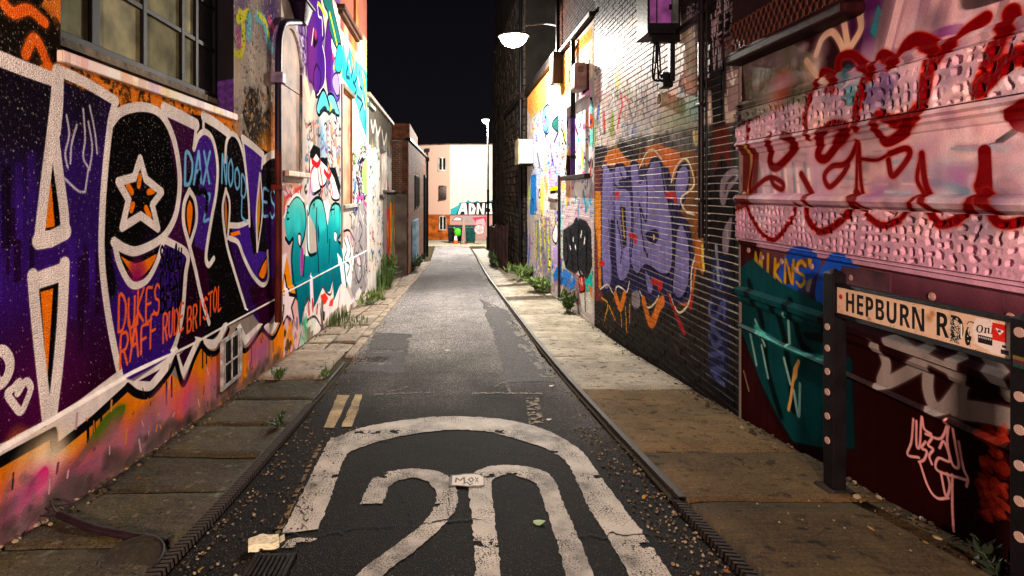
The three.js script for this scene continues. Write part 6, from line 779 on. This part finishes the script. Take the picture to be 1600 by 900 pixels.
// ================= street nameplate =================
{
  const s = thing('street_nameplate', 'white street nameplate reading HEPBURN RD between two short black posts', 'street sign'), pm = grimy('#141115', 0.5, 2, 0.002), dotM = grimy('#d9b8ac', 0.4, 5, 0.0005);
  for (const [d0, d1, top, bot] of [[3.4, 3.488, -0.515, -2.15], [2.242, 2.33, -0.535, -2.0]]) {
    const p = part('post', [box(2.404, 2.492, bot, top, d0, d1, 0.006), (() => { const g = new THREE.ConeGeometry(0.062, 0.035, 4); g.rotateY(Math.PI / 4); g.translate(2.448, top + 0.016 + H, -(d0 + d1) / 2); return g; })()], pm, s);
    part('footing', box(2.36, 2.536, gY(2.45, d0) - 0.1, gY(2.45, d0) + 0.008, d0 - 0.03, d1 + 0.03, 0.01), grimy('#3a332a', 0.9, 2, 0.01), p); for (const Y of [-0.62, -0.72]) part('bolt', cyl(V(2.45, Y, d0 - 0.008), V(2.45, Y, d0 + 0.002), 0.011, 0.011, 6), pm, p);
    const ys = d0 > 3 ? [-0.853, -0.988, -1.136, -1.265, -1.418, -1.572] : [-0.59, -0.86, -1.0, -1.15, -1.3, -1.45]; for (const Y of ys) { const g = new THREE.CylinderGeometry(0.021, 0.021, 0.008, 18); g.rotateZ(Math.PI / 2); g.translate(2.402, Y + H, -(d0 + d1) / 2); part('reflector', g, dotM, p); }
    if (d0 < 3) for (const [Y, c] of [[-0.7, '#7a6428'], [-0.716, '#5a2048'], [-0.732, '#1f4a32']]) part('sticker', box(2.4, 2.405, Y - 0.008, Y + 0.008, d0 + 0.03, d0 + 0.07), grimy(c, 0.6, 4), p);
  }
  const c = document.createElement('canvas'); c.width = 2048; c.height = 312; const g = c.getContext('2d'), S = 2048 / 1.07, Hh = 312;
  g.fillStyle = '#e2bfa2'; g.fillRect(0, 0, 2048, 312); for (let i = 0; i < 120; i++) { g.globalAlpha = rr(0.03, 0.12); g.fillStyle = ['#a86a3a', '#fff0dc', '#7a4a2c'][i % 3]; g.beginPath(); g.ellipse(rr(0, 2048), rr(0, 312), rr(5, 70), rr(4, 40), rr(0, 3), 0, 7); g.fill(); } g.globalAlpha = 1;
  for (const [x, y, r] of [[1260, 120, 60], [1300, 70, 40], [1180, 250, 40], [500, 290, 40], [380, 270, 20]]) { const q = g.createRadialGradient(x, y, 2, x, y, r); q.addColorStop(0, 'rgba(150,84,30,.7)'); q.addColorStop(1, 'rgba(150,84,30,0)'); g.fillStyle = q; g.fillRect(x - r, y - r, 2 * r, 2 * r); }
  g.fillStyle = '#151214'; g.textBaseline = 'alphabetic'; g.font = 'bold 300px sans-serif';
  const put = (str, x0, x1) => { const m = g.measureText(str).width; g.save(); g.translate(x0 * S, Hh * 0.86); g.scale((x1 - x0) * S / m, 1.06); g.fillText(str, 0, 0); g.restore(); };
  put('HEPBURN', 0.066, 0.642); put('R', 0.69, 0.77); put('D', 0.768, 0.852);
  g.fillStyle = '#c9281e'; g.beginPath(); g.arc(0.032 * S, Hh * 0.36, 30, 0, 7); g.fill(); g.fillStyle = '#7a1612'; g.fillRect(0.032 * S - 18, Hh * 0.33, 36, 4); g.fillRect(0.032 * S - 16, Hh * 0.38, 32, 4);
  for (let i = 0; i < 240; i++) { g.fillStyle = rnd() < 0.6 ? '#0d0b0c' : '#cfc6bc'; g.fillRect(0.775 * S + rr(0, 0.045) * S, rr(0.18, 0.92) * Hh, rr(3, 14), rr(3, 14)); } g.fillStyle = '#efe6dc'; g.fillRect(0.829 * S, 0.34 * Hh, 18, 0.42 * Hh);
  g.fillStyle = '#141012'; g.beginPath(); g.ellipse(0.868 * S, 0.66 * Hh, 32, 84, 0.1, 0, 7); g.fill(); g.fillStyle = '#d8c4ac'; g.beginPath(); g.ellipse(0.884 * S, 0.44 * Hh, 34, 62, 0.1, 0, 7); g.fill(); g.strokeStyle = '#181416'; g.lineWidth = 9; g.beginPath(); g.arc(0.884 * S, 0.34 * Hh, 40, 3.4, 6.2); g.stroke(); for (let i = 0; i < 40; i++) { g.fillStyle = i % 2 ? '#1a1618' : '#e8dccc'; g.fillRect(0.86 * S + rr(0, 0.042) * S, rr(0.2, 0.95) * Hh, rr(4, 12), rr(4, 16)); }
  g.fillStyle = '#e9dcd6'; g.beginPath(); pts('1735,20 1905,10 1905,285 1880,300 1730,250 1700,120').forEach(([x, y], i) => (i ? g.lineTo(x, y) : g.moveTo(x, y))); g.fill(); g.fillStyle = '#e6d6d0'; g.fillRect(1880, 30, 150, 270);
  g.fillStyle = '#17121a'; g.font = 'italic bold 92px serif'; g.save(); g.translate(1728, 150); g.rotate(-0.12); g.fillText('Only', 0, 0); g.restore(); g.fillRect(1752, 165, 128, 70); g.fillStyle = '#e9dcd6'; for (let i = 0; i < 7; i++) g.fillRect(1760 + i * 17, 176, 8, 16);
  g.fillStyle = '#cf2216'; g.fillRect(1880, 30, 118, 150); g.fillStyle = '#efe6e0'; g.beginPath(); g.moveTo(1905, 70); g.lineTo(1980, 84); g.lineTo(1942, 128); g.closePath(); g.fill(); g.fillStyle = '#3a3a5a'; g.fillRect(1926, 84, 26, 20); g.fillStyle = '#2a2422'; g.fillRect(1962, 205, 34, 22); g.fillRect(1952, 244, 66, 38);
  for (let i = 0; i < 160; i++) { g.globalAlpha = 0.6; g.fillStyle = ['#6a3a20', '#3a2418', '#f4e4d0'][i % 3]; g.fillRect(rr(0, 2048), rnd() < 0.5 ? rr(0, 20) : rr(290, 312), rr(2, 16), rr(2, 6)); g.fillRect(rr(1690, 2040), rr(0, 312), rr(2, 6), rr(2, 6)); } g.globalAlpha = 1;
  const t = new THREE.CanvasTexture(c); t.colorSpace = THREE.SRGBColorSpace; t.anisotropy = 8;
  const Yt = (d) => -0.591 + 0.028 * (3.4 - d) / 1.07, X = 2.43, P4 = (x, a, b) => [V(x, Yt(3.392) - b, 3.392), V(x, Yt(2.338) - b, 2.338), V(x, Yt(2.338) - a, 2.338), V(x, Yt(3.392) - a, 3.392)];
  const plate = part('plate', quads([[...P4(X - 0.004, 0, 0.16)]]), M('#ffffff', 0.45, { map: t }), s); part('plate_back', quads([P4(X + 0.012, 0, 0.16).reverse(), [V(X - 0.004, Yt(3.392), 3.392), V(X - 0.004, Yt(2.338), 2.338), V(X + 0.012, Yt(2.338), 2.338), V(X + 0.012, Yt(3.392), 3.392)]]), pm, s);
  const bar = (a, b) => { const g2 = box(X - 0.012, X + 0.03, 0, 1, 2.332, 3.398), p = g2.attributes.position; for (let i = 0; i < p.count; i++) { const d = -p.getZ(i); p.setY(i, Yt(d) - (p.getY(i) - H > 0.5 ? a : b) + H); } return g2; };
  part('frame', [bar(-0.022, -0.001), bar(0.161, 0.185)], pm, s); void plate;
}
// ================= far end: bins, cone, signs =================
const farAt = (u, d) => (u - U0) * d / F;
function bin(label, u0, u1, d, body, lid) {
  const x0 = farAt(u0, d), x1 = farAt(u1, d), y = gY((x0 + x1) / 2, d), s = thing('waste_container', label, 'bin'); const g = new RoundedBoxGeometry(x1 - x0, 1.15, 0.95, 2, 0.05), p = g.attributes.position; for (let i = 0; i < p.count; i++) { const k = 0.9 + 0.1 * (p.getY(i) / 1.15 + 0.5); p.setX(i, p.getX(i) * k); p.setZ(i, p.getZ(i) * k); } g.computeVertexNormals(); g.translate((x0 + x1) / 2, y + 0.75 + H, -d);
  part('body', g, body, s); const l = new THREE.CylinderGeometry(0.5, 0.5, (x1 - x0) * 1.02, 20, 1, false, 0, Math.PI); l.rotateZ(Math.PI / 2); l.scale(1, 0.45, 1); l.translate((x0 + x1) / 2, y + 1.32 + H, -d); part('lid', l, lid, s);
  for (const x of [x0 + 0.12, x1 - 0.12]) for (const z of [-0.3, 0.3]) { const w = new THREE.CylinderGeometry(0.1, 0.1, 0.06, 14); w.rotateZ(Math.PI / 2); w.translate(x, y + 0.1 + H, -d + z); part('wheel', w, blackMetal, s); } part('rib', [0.25, 0.5, 0.75].map((k) => box(lerp(x0, x1, k) - 0.03, lerp(x0, x1, k) + 0.03, y + 0.3, y + 1.2, d - 0.5, d - 0.46)), body, s);
  return s;
}
bin('black waste container covered in stickers at the far kerb, behind the traffic cone', 699.5, 722, 46, grimy('#1b1c1e', 0.5, 1), grimy('#232427', 0.45, 1));
bin('dark green waste container at the far kerb, right of the black one', 727, 743, 46, grimy('#0d4a42', 0.45, 1), grimy('#0a3a34', 0.4, 1));
{ const d = 45, x = farAt(712, d), y = gY(x, d), s = thing('traffic_cone', 'orange and white traffic cone in front of the black container', 'traffic cone'); part('base', box(x - 0.24, x + 0.24, y, y + 0.06, d - 0.24, d + 0.24, 0.02), M('#d0481c', 0.5), s); part('cone', cyl(V(x, y + 0.05, d), V(x, y + 0.95, d), 0.19, 0.04, 18), M('#e0521c', 0.5), s); part('white_band', cyl(V(x, y + 0.32, d), V(x, y + 0.66, d), 0.146, 0.094, 18), M('#e8e4dc', 0.4), s); }
{ const d = 45.4, x = farAt(715, d), y = gY(x, d) + 1.2, s = thing('green_sack', 'bright green plastic sack lying on the black container', 'sack'), g = new THREE.IcosahedronGeometry(0.28, 3), p = g.attributes.position; for (let i = 0; i < p.count; i++) { const k = 0.75 + 0.5 * fbm(p.getX(i) * 4 + 3, p.getY(i) * 4 + p.getZ(i) * 3, 401, 3); p.setXYZ(i, p.getX(i) * k, p.getY(i) * k * 1.15, p.getZ(i) * k * 0.7); } g.computeVertexNormals(); g.translate(x, y + H - 0.22, -d + 0.35); part('bag', g, M('#3fae22', 0.4), s); part('neck', cyl(V(x - 0.18, y + 0.05, d - 0.3), V(x - 0.34, y + 0.16, d - 0.3), 0.03, 0.08, 8), M('#3fae22', 0.4), s); }
{ const d = 44.5, x = farAt(724.5, d), y = gY(x, d), s = thing('slim_post', 'slim pale post between the two waste containers', 'post'); part('shaft', cyl(V(x, y - 0.1, d), V(x, y + 2.2, d), 0.075), grimy('#a89a92', 0.5), s); part('foot', box(x - 0.3, x + 0.35, y - 0.04, y + 0.1, d - 0.2, d + 0.2, 0.03), grimy('#b0583c', 0.6), s); }
{ const d = 44, x = farAt(749, d), y = gY(x, d), s = thing('round_sign', 'round pale sign disc on a thin pole right of the green container', 'sign'); part('pole', cyl(V(x, y - 0.1, d), V(x, y + 1.2, d), 0.04), grimy('#b8a49a', 0.5), s); const g = new THREE.CylinderGeometry(0.43, 0.43, 0.03, 32); g.rotateX(Math.PI / 2); g.translate(x, y + 1.25 + H, -d + 0.05); part('disc', g, grimy('#d9b4b4', 0.45, 1), s); const r = new THREE.TorusGeometry(0.41, 0.025, 8, 32); r.translate(x, y + 1.25 + H, -d + 0.065); part('rim', r, grimy('#b06a70', 0.45, 1), s); }
{ const s = struct('far_pavement', sheet(range(42.8, 49.9, 14), () => range(-8, 9, 34), (x, d) => gY(x, d) + 0.02 - (x < -1.2 ? 0.02 : 0), 1, 0.01, 3), bayMats[0]); strip('kerb_stone', () => 0, 42.7, 42.9, 0.1, 0.02, s, bayMats[1]); const k = []; for (let x = -8; x < 9; x += 0.9) k.push(box(x + 0.01, x + 0.89, gY(x, 42.7) - 0.2, gY(x, 42.7) + 0.03, 42.62, 42.79, 0.02)); part('kerb_stone', k, bayMats[2], s, 'stuff'); }
// ================= small things on the ground =================
{ const P = (u, v) => { const [x, d] = onGround(u, v); return V(x, roadY(x, d) + 0.012, d); }, s = thing('gully_grate', 'iron gully grate in the gutter at the bottom of the picture, below the crushed carton', 'drain cover'), iron = grimy('#2b2624', 0.45, 3, 0.002, { metalness: 0.5 });
  const [ax, ad] = onGround(404, 876), w = 0.2, l = 0.36, c = ax + 0.09; const by = roadY(c, ad - 0.15) + 0.016; part('frame', [box(c - w / 2, c + w / 2, by - 0.03, by, ad - 0.02, ad), box(c - w / 2, c + w / 2, by - 0.03, by + 0.035, ad - l, ad - l + 0.02), box(c - w / 2, c - w / 2 + 0.018, by - 0.03, by + 0.006, ad - l, ad), box(c + w / 2 - 0.018, c + w / 2, by - 0.03, by + 0.006, ad - l, ad)].map((g) => { const p = g.attributes.position; for (let i = 0; i < p.count; i++) p.setY(i, p.getY(i) + 0.1 * (p.getZ(i) + ad)); return g; }), iron, s);
  for (let i = 0; i < 7; i++) { const g = box(c - w / 2 + 0.02 + i * 0.0235, c - w / 2 + 0.034 + i * 0.0235, by - 0.02, by + 0.002, ad - l + 0.02, ad - 0.02), p = g.attributes.position; for (let k = 0; k < p.count; k++) p.setY(k, p.getY(k) + 0.1 * (p.getZ(k) + ad)); part('bar', g, iron, s); } void P; }
{ const [x, d] = onGround(412, 858), s = thing('crushed_carton', 'crushed pale printed drink carton lying on the road above the gully grate', 'carton'), c = document.createElement('canvas'); c.width = c.height = 128; const g = c.getContext('2d'); g.fillStyle = '#d8d4b8'; g.fillRect(0, 0, 128, 128); for (let i = 0; i < 60; i++) { g.globalAlpha = 0.6; g.fillStyle = ['#7a8a4a', '#e8e4d0', '#b09a4a', '#4a5a4a', '#c05a3a'][i % 5]; g.fillRect(rr(0, 128), rr(0, 128), rr(4, 20), rr(2, 9)); } g.globalAlpha = 1; const t = new THREE.CanvasTexture(c); t.colorSpace = THREE.SRGBColorSpace;
  const q = new THREE.BoxGeometry(0.15, 0.028, 0.08, 14, 2, 8), p = q.attributes.position; for (let i = 0; i < p.count; i++) { const X = p.getX(i), Z = p.getZ(i); p.setY(i, p.getY(i) * (1 + 0.6 * Math.cos(X * 20)) + 0.016 * (fbm(X * 30 + 4, Z * 30, 405, 3) - 0.4) + 0.016); p.setZ(i, Z * (1 - 1.9 * Math.abs(X)) + 0.012 * Math.sin(X * 34)); } q.rotateY(0.35); q.computeVertexNormals(); q.translate(x, roadY(x, d) + 0.012 + H, -d); part('carton', q, M('#ffffff', 0.4, { map: t }), s); part('flap', (() => { const f = new THREE.BoxGeometry(0.05, 0.003, 0.05, 4, 1, 4); f.rotateZ(0.4); f.rotateY(0.35); f.translate(x + 0.075, roadY(x, d) + 0.03 + H, -d - 0.03); return f; })(), M('#c9c4a8', 0.4), s); }
{ const s = thing('fallen_cable', 'thick dark cable lying across the left pavement from the wall to the kerb', 'cable'), P = [[92, 812], [125, 828], [160, 838], [200, 847], [262, 856]].map(([u, v], i) => { const [x, d] = onGround(u, v, gY); return V(x, gY(x, d) + 0.028 + 0.006 * (i % 2), d); }); part('sheath', tube(P, 0.02, 60, 10), grimy('#2a1c24', 0.45, 4, 0.002), s); part('frayed_end', [0, 1, 2].map((i) => tube([P[0], P[0].clone().add(new THREE.Vector3(-0.04, 0.01 + i * 0.012, 0.03 - i * 0.02)), P[0].clone().add(new THREE.Vector3(-0.09, 0.005 + i * 0.02, 0.02 - i * 0.04))], 0.006, 10, 6)), grimy('#3a2a2c', 0.5), s); }
{ const [x, d] = onGround(205, 878, gY), s = thing('round_cover', 'round worn cover set in the left pavement below the cable', 'cover'); const g = new THREE.CylinderGeometry(0.13, 0.135, 0.02, 28); g.translate(0, 0, 0); g.rotateX(0.11); g.translate(x, gY(x, d) + 0.012 + H, -d); part('lid', g, slabMats[0], s); const r = new THREE.TorusGeometry(0.138, 0.008, 6, 28); r.rotateX(Math.PI / 2 + 0.11); r.translate(x, gY(x, d) + 0.018 + H, -d); part('ring', r, rust, s); }
// plants: leaves on stems, each plant a thing of its own
const leafMat = (c) => new THREE.MeshPhysicalMaterial({ color: new THREE.Color(c), roughness: 0.6, transmission: 0.25, thickness: 0, side: THREE.DoubleSide });
const greens = [leafMat('#43621f'), leafMat('#2f4a1c'), leafMat('#5f7a30'), leafMat('#16260c')];
function leafGeo(P, dir, L, w, curl) { const n = 4, side = new THREE.Vector3(0, 1, 0).cross(dir).normalize(), up = dir.clone().cross(side).normalize().negate(), p = [], ix = []; for (let i = 0; i <= n; i++) { const t = i / n, wd = w * Math.sin(Math.PI * Math.min(1, 0.12 + t * 0.9)) , c = P.clone().addScaledVector(dir, L * t).addScaledVector(up, -curl * L * t * t); for (const k of [-1, 0, 1]) { const q = c.clone().addScaledVector(side, wd * k).addScaledVector(up, k ? 0.25 * wd : 0); p.push(q.x, q.y, q.z); } } for (let i = 0; i < n; i++) for (let k = 0; k < 2; k++) { const a = i * 3 + k; ix.push(a, a + 1, a + 4, a, a + 4, a + 3); } const g = new THREE.BufferGeometry(); g.setAttribute('position', new THREE.Float32BufferAttribute(p, 3)); g.setAttribute('uv', new THREE.Float32BufferAttribute(new Float32Array(p.length / 3 * 2), 2)); g.setIndex(ix); g.computeVertexNormals(); return g; }
function plant(name, label, category, x, d, n, hgt, spread, L, w, mat, sx = spread, group) {
  const s = thing(name, label, category, [0, 0, 0], group), leaves = [], stems = [], y = gY(x, d); const ns = Math.max(4, Math.round(n / 9));
  for (let i = 0; i < ns; i++) { const a = rr(0, 6.28), tip = V(x + Math.cos(a) * sx * rr(0.2, 1) * 0.7, y + hgt * rr(0.5, 1), d + Math.sin(a) * spread * rr(0.2, 1.2)), b0 = V(x + rr(-0.1, 0.1) * sx, y - 0.02, d + rr(-0.3, 0.3) * spread), mid = b0.clone().lerp(tip, 0.55).add(new THREE.Vector3(0, hgt * 0.12, 0)); stems.push(tube([b0, mid, tip], 0.003 + 0.002 * hgt, 8, 5)); const c = new THREE.CatmullRomCurve3([b0, mid, tip]); for (let k = 0; k < n / ns; k++) { const q = c.getPoint(rr(0.2, 1)), dir = new THREE.Vector3(rr(-1, 1), rr(-0.1, 0.9), rr(-1, 1)).normalize(); leaves.push(leafGeo(q, dir, L * rr(0.6, 1.3), w * rr(0.7, 1.2), rr(0, 0.6))); } }
  part('foliage', leaves, mat, s); part('stem', stems, greens[1], s); return s;
}
function tuft(name, label, x, d, n, hgt, spread, mat) { const s = thing(name, label, 'grass tuft'), y = gY(x, d), b = []; for (let i = 0; i < n; i++) { const a = rr(0, 6.28), r = spread * Math.sqrt(rnd()), dir = new THREE.Vector3(Math.cos(a) * 0.5, 1, Math.sin(a) * 0.5).normalize(); b.push(leafGeo(V(x + Math.cos(a) * r * 0.5, y - 0.01, d + Math.sin(a) * r), dir, hgt * rr(0.4, 1.1), 0.006 + 0.004 * hgt, rr(0.1, 0.6))); } part('blades', b, mat, s); }
plant('leafy_weed', 'bushy green weed at the foot of the brick wall by the grey graffiti', 'plant', 2.5, 11.3, 240, 0.42, 0.3, 0.12, 0.032, greens[0]);
plant('leafy_weed', 'bright green weed spreading over the right pavement under the yellow stripes', 'plant', 2.42, 14.4, 260, 0.4, 0.7, 0.16, 0.04, greens[2]);
plant('leafy_weed', 'dark leafy weed at the foot of the dark red panel beside the right-hand sign post', 'plant', 2.5, 2.4, 70, 0.12, 0.16, 0.06, 0.016, greens[3]);
plant('leafy_weed', 'tall green weed against the left wall below the orange and green stripes', 'plant', -2.0, 18.6, 260, 1.05, 0.55, 0.2, 0.04, greens[0]);
plant('leafy_weed', 'green weed at the foot of the brick house corner', 'plant', -1.5, 24.5, 200, 0.7, 0.8, 0.2, 0.05, greens[1]);
plant('leafy_weed', 'low weed on the left pavement under the grey lettering', 'plant', -2.05, 13.6, 160, 0.22, 0.75, 0.12, 0.028, greens[2]);
plant('small_weed', 'small weed in the joint before the raised pale slab on the left pavement', 'plant', -1.98, 6.35, 60, 0.1, 0.16, 0.07, 0.014, greens[0]);
plant('small_weed', 'small weed by the left kerb beside the ribbed edge', 'plant', -1.47, 4.72, 70, 0.07, 0.12, 0.045, 0.012, greens[1]);
plant('small_weed', 'small weed beside the kerb at the near corner of the pale slab', 'plant', -1.45, 6.4, 50, 0.09, 0.14, 0.06, 0.012, greens[2]);
plant('leafy_weed', 'strip of weeds along the foot of the board fence', 'plant', 2.02, 24.5, 300, 0.5, 2.6, 0.2, 0.05, greens[1], 0.2);
plant('leafy_weed', 'weeds under the dark end of the pale painted wall', 'plant', 2.45, 17.4, 200, 0.5, 0.9, 0.2, 0.04, greens[2]);
tuft('grass_tuft', 'tuft of grass at the wall foot under the teal lettering', -2.12, 10.6, 160, 0.22, 0.5, greens[0]); tuft('grass_tuft', 'tuft of grass between the broken stones of the left pavement', -1.75, 10.2, 120, 0.12, 0.5, greens[2]); tuft('grass_tuft', 'tuft of tall grass leaning on the wall beside the black stripes', -2.05, 17.6, 160, 0.8, 0.4, greens[0]); tuft('grass_tuft', 'tuft of grass at the foot of the white house', -2.1, 15.6, 120, 0.3, 0.6, greens[2]);
// litter, grit and dead leaves nobody could count
function scatter(name, label, list, geo, mats) { const m = new THREE.InstancedMesh(geo, mats, list.length); m.name = name; m.userData = { label, category: 'debris', kind: 'stuff' }; const o = new THREE.Object3D(), c = new THREE.Color(); list.forEach(([x, Y, d, s, col], i) => { o.position.copy(V(x, Y, d)); o.rotation.set(rr(-0.4, 0.4), rr(0, 6.28), rr(-0.4, 0.4)); o.scale.set(s, s * rr(0.3, 0.8), s * rr(0.6, 1.2)); o.updateMatrix(); m.setMatrixAt(i, o.matrix); m.setColorAt(i, c.set(col)); }); add(m); }
{ const list = [], put = (x, d, f, s, c) => list.push([x, f(x, d) + 0.006, d, s, c]), cs = ['#4a4034', '#6a5f50', '#3a3026', '#8a7e68', '#42382e'];
  for (let i = 0; i < 330; i++) { const d = 1.2 + 12 * rnd() ** 1.5; put(kerbR(d) - Math.abs(rr(0, 0.12) + rr(-0.06, 0.06)), d, roadY, rr(0.004, 0.014), cs[i % 5]); put(kerbL(d) + Math.abs(rr(0, 0.14)), d, roadY, rr(0.004, 0.013), cs[(i + 2) % 5]); }
  for (let i = 0; i < 330; i++) { const d = 2 + 10 * rnd() ** 1.4; put(-2.24 + 0.12 * rnd() ** 2, d, gY, rr(0.004, 0.018), cs[i % 5]); put(2.64 - 0.16 * rnd() ** 2, d, gY, rr(0.003, 0.012) / (0.4 + 0.6 * rnd()), cs[(i + 1) % 5]); }
  for (let i = 0; i < 500; i++) { const d = 1.8 + 3 * rnd(); put(rr(-1.3, -0.8), d, roadY, rr(0.003, 0.01), cs[i % 5]); put(rr(1.1, 1.38), d, roadY, rr(0.003, 0.012), cs[(i + 3) % 5]); put(rr(1.5, 2.6), 1.6 + 5 * rnd(), gY, rr(0.002, 0.007), cs[i % 5]); }
  scatter('gravel', 'grit and small stones along the kerbs and wall feet', list, new THREE.IcosahedronGeometry(1, 0), M('#ffffff', 0.8)); }
{ const list = [], cs = ['#5a3418', '#7a4a1c', '#3a2414', '#8a6a2a', '#a8803a']; const leaf = leafGeo(new THREE.Vector3(-0.5, 0, 0), new THREE.Vector3(1, 0, 0), 1, 0.3, -0.2);
  for (let i = 0; i < 160; i++) { const d = 1.8 + 10 * rnd() ** 1.5, k = i % 4, x = k === 0 ? kerbR(d) - rr(0, 0.2) : k === 1 ? rr(2.2, 2.64) : k === 2 ? kerbL(d) + rr(0, 0.3) : rr(-2.2, -1.5); list.push([x, (Math.abs(x) < 1.36 ? roadY : gY)(x, d) + 0.012, d, rr(0.015, 0.045), cs[i % 5]]); }
  scatter('dead_leaves', 'dead leaves and scraps along the kerbs and walls', list, leaf, M('#ffffff', 0.8, { side: THREE.DoubleSide })); }
for (const [u, v, s, c, label] of [[862, 604, 0.03, '#d8d0c0', 'white scrap of paper on the road near the right kerb, beside the faded yellow mark'], [843, 818, 0.035, '#8fae7a', 'pale green scrap inside the nought of the road figure'], [1006, 626, 0.03, '#8a2a20', 'small dark red scrap on the right pavement'], [858, 657, 0.025, '#d0c8b4', 'pale scrap on the road just above the right shoulder of the white arch'], [700, 548, 0.05, '#d8c8b0', 'pale flattened scrap in the middle of the road far beyond the arch'], [652, 438, 0.04, '#3a2a20', 'dark scrap by the far left kerb']]) { const [x, d] = onGround(u, v, u > 950 ? gY : roadY), g = leafGeo(new THREE.Vector3(-s, 0, 0), new THREE.Vector3(1, 0, 0.2).normalize(), s * 2, s * 0.8, 0.15); const m = new THREE.Mesh(g, M(c, 0.6, { side: THREE.DoubleSide })); m.name = 'paper_scrap'; m.position.copy(V(x, (u > 950 ? gY : roadY)(x, d) + 0.014, d)); tag(m, label, 'litter'); add(m); }

// every group stands at the base of its thing
for (const o of scene.children) if (o.isGroup) { const b = new THREE.Box3().setFromObject(o), c = b.getCenter(new THREE.Vector3()); c.y = b.min.y; for (const k of o.children) k.position.sub(c); o.position.add(c); }
renderer.render(scene, camera);
